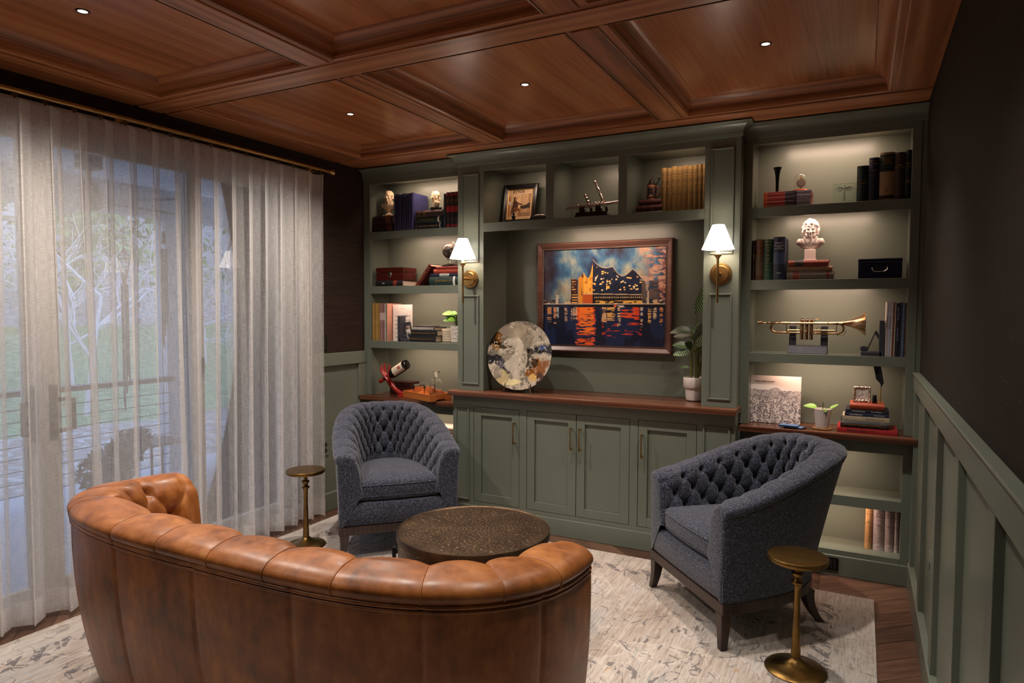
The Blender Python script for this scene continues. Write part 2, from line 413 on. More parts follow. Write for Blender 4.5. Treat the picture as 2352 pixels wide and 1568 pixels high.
PAGES = m_pages()
GOLD = simple('gilt_lettering', '#b08a45', .4, .5, .05); WHITEINK = simple('white_lettering', '#d9d4cc', .5, 0, .03); DARKINK = simple('dark_lettering', '#3a3230', .5, 0, .03)

# numpy value noise for painted pictures
def vnoise(u, v, fu, fv, seed):
    r = np.random.default_rng(seed).random((int(fv) + 3, int(fu) + 3))
    x = u * fu; y = v * fv; xi = np.clip(x.astype(int), 0, int(fu) + 1); yi = np.clip(y.astype(int), 0, int(fv) + 1); fx = x - xi; fy = y - yi
    fx = fx * fx * (3 - 2 * fx); fy = fy * fy * (3 - 2 * fy)
    return (r[yi, xi] * (1 - fx) + r[yi, xi + 1] * fx) * (1 - fy) + (r[yi + 1, xi] * (1 - fx) + r[yi + 1, xi + 1] * fx) * fy
def fbm(u, v, fu, fv, seed, oct=4, g=.5):
    s = 0; a = 1; t = 0
    for k in range(oct): s = s + a * vnoise(u, v, fu * 2 ** k, fv * 2 ** k, seed + k); t += a; a *= g
    return s / t
def l3(c): return np.array(s2l(c)[:3])
def painted(name, w, h, nx, ny, func, mat, parent=None, M=None):
    """flat rectangle in its own x-z plane (facing -y), picture stored as colours on its points"""
    u, v = np.meshgrid(np.linspace(0, 1, nx), np.linspace(0, 1, ny))
    P = np.stack([(u - .5) * w, 0 * u, v * h], -1)
    mb = MB().grid(P.transpose(1, 0, 2))
    if M is not None: mb.xform(M)
    o = obj(name, mb, mat, parent)
    c = func(u, v); c = np.concatenate([c, np.ones(c.shape[:2] + (1,))], -1).transpose(1, 0, 2).reshape(-1, 4)
    at = o.data.color_attributes.new('Col', 'FLOAT_COLOR', 'POINT'); at.data.foreach_set('color', c.astype(np.float32).ravel())
    return o
def put(img, mask, col, a=1.0):
    m = (mask * a)[..., None] if hasattr(mask, 'shape') else mask
    return img * (1 - m) + np.array(col) * m

TXT = {}
def text_mb(s, size=.01, mi=0, bold=0.0, extrude=.0003, align='CENTER', space=1.0):
    k = (s, align, bold, space)
    if k not in TXT:
        c = bpy.data.curves.new('t', 'FONT'); c.body = s; c.size = 1.0; c.resolution_u = 2; c.align_x = align; c.align_y = 'CENTER'; c.offset = bold; c.space_character = space
        o = bpy.data.objects.new('t', c); me = bpy.data.meshes.new_from_object(o)
        TXT[k] = ([tuple(v.co) for v in me.vertices], [tuple(p.vertices) for p in me.polygons])
        bpy.data.objects.remove(o); bpy.data.curves.remove(c); bpy.data.meshes.remove(me)
    V, F = TXT[k]
    mb = MB(); mb.add([(x * size, -extrude, y * size) for x, y, z in V], F, mi)   # reads along +x, up +z, faces -y
    return mb
# ------------------------------------------------------------------ room shell
XL, XR, YB, YF = -2.775, 0.895, 0.36, -4.80
ZC, ZBM = 2.59, 2.51
struct('floor', MB().box(XL - .12, XR + .1, YF - .1, YB + .1, -.1, 0), FLOOR, 'dark brown chevron oak floor')
struct('wall_back', MB().box(XL - .1, XR + .1, YB, YB + .1, 0, 2.7), GREEN)
struct('wall_front', MB().box(XL - .1, XR + .1, YF - .1, YF, 0, 2.7), PAPER)
struct('wall_right', MB().box(XR, XR + .1, YF, YB, 0, 2.7), PAPERF, 'dark brown textured wallpaper on right wall')
DY0, DY1, DZ = -3.08, -.58, 2.31          # sliding door opening
mb = MB().box(XL - .1, XL, DY1, YB, 0, 2.7).box(XL - .1, XL, YF, DY0, 0, 2.7).box(XL - .1, XL, DY0, DY1, DZ, 2.7)
struct('wall_left', mb, PAPER, 'dark brown grasscloth wallpaper on left wall')
struct('ceiling', MB().box(XL - .1, XR + .1, YF - .1, YB + .1, ZC, ZC + .12), OAKP, 'stained oak coffered ceiling panels')
# beams: (x0,x1,y0,y1,axis)
trim_no = [0]
def trim(mb, mats, label=None, **kw):
    trim_no[0] += 1
    return struct('trim_%d' % trim_no[0], mb, mats, label, **kw)
BX = [(-2.775, -2.55), (-1.563, -1.409), (-.417, -.259), (.716, .895)]
BY = [(-4.80, -4.58), (-3.24, -3.057), (-1.718, -1.536), (-.197, .36)]
for y0, y1 in BY:
    mb = MB().box(XL, XR, y0, y1, ZBM + .006, ZC + .01)
    a = y0 + (.024 if y0 > YF else 0); b = y1 - (.024 if y1 < YB else 0)
    if y1 == YB: a = y0 + .03
    mb.box(XL, XR, a, b, ZBM, ZBM + .01)
    trim(mb, OAKX, bevel=.003)
for x0, x1 in BX:
    mb = MB()
    for k in range(3):
        y0, y1 = BY[k][1], BY[k + 1][0]
        mb.box(x0, x1, y0, y1, ZBM + .006, ZC + .01)
        a = x0 + (.024 if x0 > XL else 0); b = x1 - (.024 if x1 < XR else 0)
        mb.box(a, b, y0 + .001, y1 - .001, ZBM, ZBM + .01)
    trim(mb, OAKY, bevel=.003)
# cove moulding round each ceiling panel
prof = [(0, ZBM + .004), (.010, ZBM + .006), (.012, ZBM + .014)] + [(.014 + .054 * (1 - math.cos(a)), ZBM + .014 + .066 * math.sin(a)) for a in np.linspace(0, PI / 2, 8)] + [(.072, ZC - .001)]
for i in range(3):
    for j in range(3):
        x0, x1, y0, y1 = BX[i][1], BX[i + 1][0], BY[j][1], BY[j + 1][0]
        mb = MB()
        rings = [[(x0 + e, y0 + e, z), (x1 - e, y0 + e, z), (x1 - e, y1 - e, z), (x0 + e, y1 - e, z)] for e, z in prof]
        for k in range(len(prof) - 1):
            for q in range(4):
                q2 = (q + 1) % 4
                mb.add([rings[k][q], rings[k][q2], rings[k + 1][q2], rings[k + 1][q]], [(0, 1, 2, 3)], q % 2)
        trim(mb, [OAKX, OAKY], smooth=50)
# recessed can lights
for i, cx in enumerate(CAN_X):
    for j, cy in enumerate(CAN_Y):
        if j == 2: continue
        where = {(0, 0): 'far left', (1, 0): 'far middle', (2, 0): 'far right', (0, 1): 'near left', (1, 1): 'near middle', (2, 1): 'near right'}[(i, j)]
        t = thing('recessed_light', 'small round recessed light glowing in the %s ceiling panel' % where, 'ceiling light', (cx, cy, ZC), group='recessed ceiling lights')
        obj('trim_ring', MB().lathe([(.0165, -.0005), (.0175, -.003), (.0245, -.003), (.0255, -.0005)], 28, caps=False), simple('can_trim_bronze', '#3a2318', .4, .3), t, smooth=40)
        obj('lens', MB().lathe([(.0, -.0015), (.0166, -.0015)], 28), CANGLOW, t)

# right wall wainscot
RX = XR - .024
mb = MB().box(XR - .004, XR, YF, .06, 0, 1.05)
trim(mb, GREEN, 'green painted wainscot board on right wall')
mb = MB().box(RX - .004, XR, YF, .095, 1.046, 1.137).box(RX - .010, XR, YF, .095, 1.130, 1.139)
trim(mb, GREEN, 'green painted chair rail on right wall', bevel=.003)
mb = MB()
for k in range(9):
    y1 = -.56 - .58 * (k - 1); mb.box(RX, XR, y1, y1 + .085, .13, 1.046)
trim(mb, GREEN, bevel=.002)
struct('baseboard_right', MB().box(RX - .006, XR, YF, .085, 0, .135), GREEN, bevel=.004)
# left wall wainscot beside the curtain
LX = XL + .022
trim(MB().box(XL, XL + .004, -.58, .09, 0, 1.05), GREEN)
trim(MB().box(XL, LX + .004, -.47, .094, 1.046, 1.137), GREEN, 'green painted chair rail beside the curtain', bevel=.003)
trim(MB().box(XL, LX, .012, .094, .13, 1.046).box(XL, LX, -.47, -.40, .13, 1.046), GREEN, bevel=.002)
struct('baseboard_left', MB().box(XL, LX + .006, -.47, .09, 0, .13), GREEN, bevel=.004)
# white casing of the door opening
trim(MB().box(XL, XL + .018, DY1, DY1 + .11, 0, DZ + .09).box(XL, XL + .018, DY0 - .11, DY0, 0, DZ + .09).box(XL, XL + .018, DY0, DY1, DZ, DZ + .09), WHITEF, 'white casing around the sliding doors', bevel=.003)

# sliding glass doors in the left wall
def slider(n, y0, y1, x, zb=.02, zt=DZ, st=.078, hs=None):
    mb = MB()
    mb.box(x - .022, x + .022, y0, y0 + st, zb, zt).box(x - .022, x + .022, y1 - st, y1, zb, zt)
    mb.box(x - .0215, x + .0215, y0 + st, y1 - st, zt - .08, zt).box(x - .0215, x + .0215, y0 + st, y1 - st, zb, zb + .12)
    d = struct('door_%d' % n, mb, WHITEF, bevel=.004)
    obj('pane', MB().box(x - .003, x + .003, y0 + st - .01, y1 - st + .01, zb + .11, zt - .07), PANE, d)
    if hs:
        for yy, sg in hs:
            h = MB().box(x + .022, x + .028, yy - .018, yy + .018, .83, 1.09)
            yo = yy + sg * .07
            h.tube([(x + .026, yy, .87), (x + .06, yy + sg * .015, .87), (x + .066, yo, .872), (x + .066, yo, 1.018), (x + .06, yy + sg * .015, 1.02), (x + .026, yy, 1.02)], .011, 8)
            obj('handle', h, simple('grey_metal', '#6d6a68', .45, .7), d, smooth=40)
    return d
slider(1, -3.06, -2.173, -2.835, hs=[(-2.215, -1)])
slider(2, -2.173, -1.29, -2.835, hs=[(-2.131, 1)])
slider(3, -1.372, -.60, -2.882)
trim(MB().box(-2.92, -2.80, DY0, DY0 + .02, 0, DZ).box(-2.92, -2.80, DY1 - .02, DY1, 0, DZ).box(-2.92, -2.80, DY0 + .02, DY1 - .02, DZ - .015, DZ).box(-2.92, -2.80, DY0 + .02, DY1 - .02, -.02, .02), WHITEF, 'white door frame and sill')
lk = obj('door_lock', MB().box(-2.812, -2.80, -1.325, -1.298, 1.07, 1.17), simple('grey_metal', '#6d6a68'), bevel=.002)
tag(lk, 'small grey lock plate on white door stile behind the curtain', 'lock')

# ------------------------------------------------------------------ bookcases (side bays)
Y1, YBK = .097, .322
def bay(xa, xb, oa, ob, side):
    """xa..xb outer width, oa..ob opening"""
    t = thing('bookcase', 'sage green built-in bookcase bay of lit open shelves at the %s end of the wall' % side, 'bookcase', ((xa + xb) / 2, Y1, 0))
    cx = (xa + xb) / 2
    def part(name, mb, mats=GREEN, **kw):
        return obj(name, mb.xform(Matrix.Translation((-cx, -Y1, 0))), mats, t, **kw)
    part('back_panel', MB().box(oa - .02, ob + .02, YBK + .0003, YBK + .015, .05, 2.45))
    for a, b in ((oa - .02, oa), (ob, ob + .02)):
        part('side_panel', MB().box(a, b, Y1 + .0201, YBK, .05, .7675).box(a, b, Y1 + .0201, YBK, .8014, 2.45))
    f = MB()
    for za, zb in ((0, .7675), (.8014, 2.505)): f.box(xa, oa, Y1, Y1 + .02, za, zb).box(ob, xb, Y1, Y1 + .02, za, zb)
    f.box(oa, ob, Y1, Y1 + .02, ZT, 2.505).box(oa, ob, Y1, Y1 + .02, .696, .7675).box(oa, ob, Y1, Y1 + .02, 0, .141)
    part('face_frame', f, bevel=.0015)
    part('top_panel', MB().box(oa, ob, Y1 + .02, YBK, ZT + .028, ZT + .045))
    part('top_panel', MB().box(oa, ob, Y1 + .02, YBK, .722, .735))
    for zt_, zb_ in ((S1T, S1B), (S2T, S2B), (S3T, S3B), (.447, .391)):
        part('shelf', MB().box(oa, ob, Y1, Y1 + .02, zb_, zt_).box(oa, ob, Y1 + .02, YBK, zt_ - .028, zt_), bevel=.0015)
    part('shelf', MB().box(oa, ob, Y1 + .02, YBK, .113, .141))
    for z in (ZT, S1B, S2B, S3B, .696, .391):
        part('led_strip', MB().box(*((-2.52, -1.98) if oa < -1 else (.20, .66)), Y1 + .031, Y1 + .045, z + .0175, z + .0265), STRIPGLOW)
    return t
bay(-2.772, -1.8634, -2.71, -1.913, 'left')
bay(0.0004, .872, .05, .83, 'right')
trim(MB().box(.872, .895, Y1 + .004, Y1 + .02, 0, 2.51), GREEN)

# centre display unit
t = thing('display_unit', 'sage green centre display unit with picture niche and three cubbies between panelled pilasters', 'bookcase', (-.93, 0, 0))
def cpart(name, mb, mats=GREEN, **kw): return obj(name, mb.xform(Matrix.Translation((.93, 0, 0))), mats, t, **kw)
def panel_mould(mb, x0, x1, z0, z1, y, w=.012, d=.009):
    for a, b, c, e in ((x0, x1, z0, z0 + w), (x0, x1, z1 - w, z1), (x0, x0 + w, z0 + w, z1 - w), (x1 - w, x1, z0 + w, z1 - w)):
        mb.box(a, b, y - d, y, c, e)
for xa, xb in ((-1.863, -1.66), (-.197, 0.0)):
    cpart('pilaster', MB().box(xa, xb, 0, YB, .9, 2.51))
    for z0, z1 in ((1.775, 2.375), (.94, 1.553)):
        m = MB(); panel_mould(m, xa + .033, xb - .033, z0, z1, 0); cpart('panel_moulding', m, bevel=.004)
cpart('top_rail', MB().box(-1.66, -.197, 0, .02, 2.389, 2.51))
cpart('cubby_top', MB().box(-1.66, -.197, .02, .335, 2.415, 2.43))
cpart('back_panel', MB().box(-1.66, -.197, .332, .345, .9, 2.43))
cpart('shelf', MB().box(-1.66, -.197, 0, .02, 1.98, 2.038).box(-1.66, -.197, .02, .332, 2.01, 2.038), bevel=.0015)
for a, b in ((-1.199, -1.144), (-.713, -.659)):
    cpart('divider', MB().box(a, b, 0, .3315, 2.0384, 2.3888).box(a, b, .0205, .3315, 2.3888, 2.4148))
for a, b in ((-1.50, -1.24), (-1.00, -.755), (-.50, -.235)):
    cpart('led_strip', MB().box(a, b, .043, .057, 2.389 + .0175, 2.389 + .0255), STRIPGLOW)
cpart('led_strip', MB().box(-1.25, -.55, .043, .057, 1.98 + .0175, 1.98 + .0285), STRIPGLOW)

# crown moulding following the break in the front
def crown():
    base = [(-2.772, Y1), (-1.863, Y1), (-1.863, 0), (0, 0), (0, Y1), (.895, Y1)]
    def off(e):
        return [(-2.772, Y1 - e), (-1.863 - e, Y1 - e), (-1.863 - e, -e), (e, -e), (e, Y1 - e), (.895, Y1 - e)]
    pr = [(.0, 2.428), (.008, 2.430), (.009, 2.438)] + [(.011 + .047 * (1 - math.cos(a)), 2.439 + .058 * math.sin(a)) for a in np.linspace(0, PI / 2, 9)] + [(.060, 2.499), (.060, 2.503), (.0, 2.503)]
    P = np.array([[(x, y, z) for x, y in off(e)] for e, z in pr])
    mb = MB().grid(P.transpose(1, 0, 2), flip=True)
    n = len(pr)
    mb.add([tuple(p) for p in P[:, 0]], [tuple(range(n))]); mb.add([tuple(p) for p in P[:, -1]], [tuple(range(n - 1, -1, -1))])
    return mb
trim(crown(), GREEN, 'green crown moulding along the top of the bookcases', smooth=40)
# countertops
def counter(name, label, x0, x1, y0, y1, z0, z1):
    return tag(obj(name, MB().box(x0, x1, y0, y1, z0, z1), WALNUT, bevel=.003), label, 'countertop')
counter('countertop', 'low walnut countertop under the left shelves with tray and decanter', -2.765, -1.9005, .012, YBK, .768, .801)
counter('countertop', 'low walnut countertop under the right shelves with potted seedling', .0145, .889, .012, YBK, .768, .801)
tag(obj('countertop', MB().prism([(-1.898, -.083), (.012, -.083), (.012, .0962), (-.0008, .0962), (-.0008, .3318), (-1.8622, .3318), (-1.8622, .0962), (-1.898, .0962)], .8664, .8996, 'z'), WALNUT, bevel=.003), 'raised walnut countertop of the centre cabinet under the painting', 'countertop')

# centre base cabinet
t = thing('base_cabinet', 'sage green base cabinet with four shaker doors and brass pulls', 'cabinet', (-.94, -.03, 0))
def bpart(name, mb, mats=GREEN, parent=None, **kw):
    return obj(name, mb.xform(Matrix.Translation((.94, 0, 0))), mats, parent or t, **kw)
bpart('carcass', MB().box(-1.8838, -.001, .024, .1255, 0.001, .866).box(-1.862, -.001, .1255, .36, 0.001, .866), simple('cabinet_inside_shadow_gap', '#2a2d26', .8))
f = MB()
DX = [(-1.715, -1.370), (-1.312, -.966), (-.962, -.617), (-.560, -.215)]
for a, b in ((-1.884, -1.718), (-.212, -.001)): f.box(a, b, 0, .023, 0, .866)
for a, b in ((-1.367, -1.315), (-.614, -.563)): f.box(a, b, 0, .023, .139, .794)
f.box(-1.718, -.212, 0, .0228, .794, .866).box(-1.718, -.212, 0, .0228, 0, .139)
bpart('face_frame', f, bevel=.001)
bpart('side_panel', MB().box(-1.885, -1.8841, .023, .1255, 0, .866)); bpart('side_panel', MB().box(-.0009, -.0002, .023, .36, 0, .866))
for a, b in ((-1.862, -1.752), (-.178, -.024)):
    m = MB(); panel_mould(m, a, b, .145, .792, 0); bpart('panel_moulding', m, bevel=.004)
def shaker(a, b, z0, z1):
    w = .055; m = MB()
    m.box(a, a + w, .001, .022, z0, z1).box(b - w, b, .001, .022, z0, z1).box(a + w, b - w, .001, .022, z1 - w, z1).box(a + w, b - w, .001, .022, z0, z0 + w)
    m.box(a + w, b - w, .013, .0215, z0 + w, z1 - w)
    return m
for (a, b), hx in zip(DX, (-1.398, -.993, -.934, -.534)):
    d = bpart('door', shaker(a, b, .142, .791), bevel=.001)
    h = MB(); n = 13
    zs = np.linspace(.568, .712, n)
    h.tube([(hx, -.032, z) for z in zs], [.0035 + .0028 * abs(k / (n - 1) * 2 - 1) ** 2 for k in range(n)], 10)
    for z in (.576, .704): h.tube([(hx, -.032, z), (hx, .002, z)], .0042, 8)
    bpart('handle', h, BRASS, d, smooth=40)
struct('baseboard_back', MB().box(-1.896, .010, -.042, -.03, 0, .113).box(-2.772, -1.9, .085, Y1, 0, .113).box(.014, .872, .085, Y1, 0, .113), GREEN, bevel=.004)

# outlets, switch plates, floor registers
def outlet(name, label, loc, ax, mat_, w=.072, h=.116, sockets=2):
    t = thing(name, label, 'outlet', loc)
    s = 1 if ax == 'l' else -1
    pl = MB().box(0 if s > 0 else -.006, .006 if s > 0 else 0, -w / 2, w / 2, -h / 2, h / 2)
    obj('cover_plate', pl, mat_, t, bevel=.002)
    for dz in ((-.021, .021) if sockets == 2 else (0,)):
        q = MB().lathe([(.0, 0), (.0155, 0), (.0165, -.0015)], 18, M=Matrix.Rotation(PI / 2 * (1 if s > 0 else -1), 4, 'Y') if True else None)
        q.xform(Matrix.Translation((s * .0072, 0, dz)))
        obj('socket', q, simple('socket_black', '#15140f', .5), t)
    return t
outlet('wall_outlet', 'black wall outlet on brown wallpaper beside the curtain', (XL, -.345, 1.221), 'l', simple('black_plate', '#14110f', .4), sockets=1)
outlet('wall_outlet', 'green double outlet in the wainscot between curtain and armchair', (XL + .004, -.343, .462), 'l', GREEN)
outlet('wall_plate', 'green outlet plate in the wainscot of the right wall', (XR - .004, -.85, .44), 'r', GREEN, sockets=1)
def vent(label, M):
    t = thing('air_vent', label, 'vent', M=M)
    obj('vent_frame', MB().box(-.055, .055, -.008, 0, -.036, .036), BLACKM, t, bevel=.002)
    for k in range(6):
        obj('slat', MB().box(-.042 + k * .015, -.034 + k * .015, -.012, -.008, -.026, .026), simple('vent_slat_grey', '#3a3838', .4, .6), t)
vent('black slotted air vent in the baseboard behind the right armchair', Matrix.Translation((.485, .085, .066)))
vent('black floor register beside the left armchair near the curtain', Matrix.Translation((-2.69, -.22, .0005)) @ Matrix.Rotation(PI / 2, 4, 'Z') @ Matrix.Rotation(-PI / 2, 4, 'X'))

# rug
nx, ny = 60, 60
tag(obj('rug', MB().box(-2.62, .71, -4.19, -.19, .001, .012), RUG, bevel=.004), 'large distressed beige and grey oriental rug on the oak floor', 'rug')

# ------------------------------------------------------------------ sconces
for x, side in ((-1.7615, 'left'), (-.0985, 'right')):
    t = thing('wall_sconce', 'brass wall sconce with lit white cone shade on the %s pilaster' % side, 'wall lamp', (x, 0, 1.663), group='brass wall sconces')
    R = Matrix.Rotation(PI / 2, 4, 'X')
    obj('back_plate', MB().lathe([(.0, 0), (.062, 0), (.062, .008), (.058, .013), (.048, .014), (.046, .022), (.043, .025), (.0, .025)], 32, M=R), BRASS, t, smooth=40)
    m = MB().tube([(0, -.02, 0), (0, -.10, 0)], .0075, 10).tube([(0, -.10, -.165), (0, -.10, .09)], .0068, 10)
    m.lathe([(.0068, .075), (.010, .085), (.021, .098), (.021, .102), (.013, .104)], 20, (0, -.10, 0))
    obj('arm', m, BRASS, t, smooth=40)
    obj('candle_sleeve', MB().lathe([(.0095, .10), (.0095, .16)], 16, (0, -.10, 0)), simple('cream_sleeve', '#d8b98a', .5), t, smooth=40)
    sh = MB().lathe([(.088, .132), (.033, .266), (.031, .266), (.086, .132)], 40, (0, -.10, 0), caps=False)
    obj('shade', sh, SHADE, t, smooth=60)
# ------------------------------------------------------------------ tufted tub seating
def smst(x, a, b):
    t = np.clip((x - a) / (b - a), 0, 1); return t * t * (3 - 2 * t)
class Tub:
    """U-shaped upholstered back and arms; local y is forward, front at y = 0"""
    def __init__(s, W, D, n, zbase, zfun, flare, roll, T, lean, zin, seams, b0, hrow, nrow, A, B, rB, Aroll, N, M1, M2, wcol, oseams=None, flpow=1.0, endround=.03):
        th = np.linspace(0, PI, 4001)
        x = W * np.sign(np.cos(th)) * np.abs(np.cos(th)) ** (2 / n); d = D * np.abs(np.sin(th)) ** (2 / n)
        arc = np.concatenate([[0], np.cumsum(np.hypot(np.diff(x), np.diff(d)))]); L = arc[-1]
        a = np.linspace(0, L, N); x = np.interp(a, arc, x); d = np.interp(a, arc, d)
        y = -d
        tx = np.gradient(x, a); ty = np.gradient(y, a); l = np.hypot(tx, ty); tx /= l; ty /= l
        k = np.ones(9) / 9
        nx_, ny_ = ty, -tx
        s.a = a - L / 2; s.x, s.y, s.nx, s.ny, s.df = x, y, nx_, ny_, d / D
        s.zr = zfun(s.df); s.N = N; s.L = L; s.D = D; s.W = W
        fl = flare[0] + (flare[1] - flare[0]) * s.df ** 2
        c = np.interp(s.a, seams, np.arange(len(seams)) - (len(seams) - 1) / 2) if seams is not None else s.a / wcol
        s.c = c
        # outer skin
        q = np.linspace(0, 1, M1)
        zw = s.zr + roll[0][1]
        Zo = zbase + (zw - zbase)[:, None] * q[None]
        Uo = fl[:, None] * (1 - q[None]) ** flpow
        if oseams is not None:
            g = np.zeros(N)
            for o in oseams: g = g + np.exp(-((s.a - o) / .007) ** 2)
            Uo = Uo + .005 * np.minimum(g, 1)[:, None] * smst(q, 0, .05)[None]
            bul = np.abs(np.sin(PI * np.interp(s.a, oseams, np.arange(len(oseams))))) ** .6
            Uo = Uo - .006 * bul[:, None] * np.sin(PI * q)[None]
        # roll and inside
        Ui = np.zeros((N, M2)); Zi = np.zeros((N, M2)); Bi = np.zeros((N, M2))
        for i in range(N):
            pu = [p[0] for p in roll] + [T + lean * (1 - .0 * s.df[i])]; pz = [s.zr[i] + p[1] for p in roll] + [zin]
            pu = np.array(pu); pz = np.array(pz)
            sl = np.concatenate([[0], np.cumsum(np.hypot(np.diff(pu), np.diff(pz)))])
            cr = sl[int(np.argmax([p[1] for p in roll]))]
            q2 = np.linspace(0, sl[-1], M2)
            Ui[i] = np.interp(q2, sl, pu); Zi[i] = np.interp(q2, sl, pz); Bi[i] = q2 - cr
        # soften the polyline profile
        for _ in range(3):
            Ui[:, 1:-1] = (Ui[:, :-2] + 2 * Ui[:, 1:-1] + Ui[:, 2:]) / 4; Zi[:, 1:-1] = (Zi[:, :-2] + 2 * Zi[:, 1:-1] + Zi[:, 2:]) / 4
        def pos(U, Z): return np.stack([x[:, None] + nx_[:, None] * U, y[:, None] + ny_[:, None] * U, Z], -1)
        Pi = pos(Ui, Zi)
        du = np.gradient(Pi, axis=0); dv = np.gradient(Pi, axis=1)
        nr = np.cross(dv, du); nr /= np.linalg.norm(nr, axis=-1, keepdims=True) + 1e-12
        mid = M2 // 4
        if (nr[N // 2, mid] * np.array([0, 1, 1])).sum() < 0: nr = -nr
        C = np.broadcast_to(c[:, None], Bi.shape)
        p = C + (Bi - b0) / (2 * hrow); qq = C - (Bi - b0) / (2 * hrow)
        dia = A * (np.abs(np.sin(PI * p)) * np.abs(np.sin(PI * qq))) ** .30
        dp = p - np.round(p); dq = qq - np.round(qq)
        dist = np.hypot((dp + dq) / 2 * wcol, (dp - dq) * hrow)
        but = B * np.exp(-(dist / rB) ** 2)
        ch = np.abs(np.sin(PI * C)) ** .42
        inside = smst(Bi, b0 - hrow * .25, b0 + .004)
        blast = b0 + (nrow - 1) * hrow
        off = .0 if (nrow - 1) % 2 == 0 else .5
        ch2 = np.abs(np.sin(PI * (C + off))) ** .42
        low = smst(Bi, blast, blast + hrow * .3)
        chA = Aroll + (A - Aroll) * smst(Bi, 0, b0)
        h = (1 - inside) * ch * chA + inside * ((1 - low) * dia + low * ch2 * A * .7)
        rowmask = (Bi > b0 - hrow * .6) & (Bi < blast + hrow * .5)
        h = h - but * rowmask
        fade = smst(s.L / 2 - np.abs(s.a), 0, .05)[:, None]
        wf = smst(np.arange(M2), 0, M2 * .05)[None]
        h = h * (.15 + .85 * fade) * wf
        s.Pi0 = Pi; s.nr = nr; s.Bi = Bi
        Pi = Pi + nr * h[..., None]
        Po = pos(Uo, Zo)
        s.P = np.concatenate([Po, Pi[:, 1:]], 1); s.M1 = M1
        s.welt = Po[:, -1]; s.base = Po[:, 0]
        s.b0, s.hrow, s.nrow, s.B = b0, hrow, nrow, B
        s.endround = endround; s.T = T
    def shell(s):
        P = s.P; ends0 = []; ends1 = []
        for sgn, idx, store in ((1, 0, ends0), (-1, -1, ends1)):
            L0 = P[idx]; um = (L0[:, 0].min() + L0[:, 0].max()) / 2; half = (L0[:, 0].max() - L0[:, 0].min()) / 2; zt = L0[:, 2].max()
            for k in (1, 2, 3, 4, 5):
                ph = k / 5 * PI / 2; r = s.endround
                Q = L0.copy(); sh = r * (1 - math.cos(ph))
                Q[:, 1] += r * math.sin(ph)
                Q[:, 0] = um + (Q[:, 0] - um) * (1 - sh / half)
                Q[:, 2] -= sh * smst(Q[:, 2], zt - .10, zt)
                store.append(Q)
        G = np.concatenate([np.array(ends0[::-1]), P, np.array(ends1)], 0)
        mb = MB().grid(G)
        n = G.shape[1]; N = G.shape[0]
        mb.f.append(tuple(range(n))); mb.m.append(0); mb.f.append(tuple((N - 1) * n + k for k in range(n - 1, -1, -1))); mb.m.append(0)
        return mb
    def buttons(s, zmin):
        out = []
        c0 = s.c; nb = []
        for r in range(s.nrow):
            o = 0.0 if r % 2 == 0 else .5
            for k in range(int(math.floor(c0.min())) - 1, int(math.ceil(c0.max())) + 2):
                cc = k + o
                if cc < c0.min() + .4 or cc > c0.max() - .4: continue
                i = int(np.argmin(np.abs(c0 - cc))); b = s.b0 + r * s.hrow
                j = int(np.argmin(np.abs(s.Bi[i] - b)))
                p = s.Pi0[i, j]
                if p[2] < zmin: continue
                out.append((p - s.nr[i, j] * (s.B - .006), s.nr[i, j]))
        return out
def button_mesh(r): return MB().lathe([(.0, r * .55), (r * .5, r * .48), (r * .85, r * .25), (r, 0), (r * .7, -r * .3), (.0, -r * .3)], 12)
def add_buttons(tub, parent, mat_, r, zmin):
    first = None
    for p, n in tub.buttons(zmin):
        M = Matrix.Translation(Vector(p)) @ Vector(n).to_track_quat('Z', 'Y').to_matrix().to_4x4()
        if first is None:
            first = obj('button', button_mesh(r), mat_, parent, smooth=180); first.matrix_local = M
        else:
            c = first.copy(); COL.objects.link(c); c.parent = parent; c.matrix_local = M
def cushion(W, D, n, yf, rings, N=120, bow=.012):
    th = np.linspace(0, PI, 90)
    x = W * np.sign(np.cos(th)) * np.abs(np.cos(th)) ** (2 / n); y = yf - D * np.abs(np.sin(th)) ** (2 / n)
    xf = np.linspace(-W, W, 31)[1:-1]; yfv = yf + bow * (1 - (xf / W) ** 2)
    Q = np.stack([np.concatenate([x, xf]), np.concatenate([y, yfv])], -1)
    C = np.array([0, yf - D * .48])
    mb = MB(); P = []
    for sc, z, cr in rings:
        q = C + (Q - C) * sc
        P.append(np.concatenate([q, np.full((len(q), 1), z)], 1))
    P = np.array(P)
    mb.grid(P.transpose(1, 0, 2), wrap_u=True)
    return mb, [tuple(p) for p in P[[i for i, r in enumerate(rings) if r[2]][0]]], [tuple(p) for p in P[[i for i, r in enumerate(rings) if r[2]][-1]]]
def sabre_leg(x, y, z1, dx, dy, s0=.052, s1=.030, n=9):
    mb = MB(); P = []
    for k in range(n):
        t = k / (n - 1); z = z1 * (1 - t); h = (s0 + (s1 - s0) * t) / 2; q = t ** 2.2
        cx, cy = x + dx * q, y + dy * q
        P.append([(cx - h, cy - h, z), (cx + h, cy - h, z), (cx + h, cy + h, z), (cx - h, cy + h, z)])
    P = np.array(P); mb.grid(P.transpose(1, 0, 2), wrap_u=True)
    b = len(mb.v); mb.add(P[-1], [(0, 1, 2, 3)]); mb.add(P[0], [(3, 2, 1, 0)])
    return mb

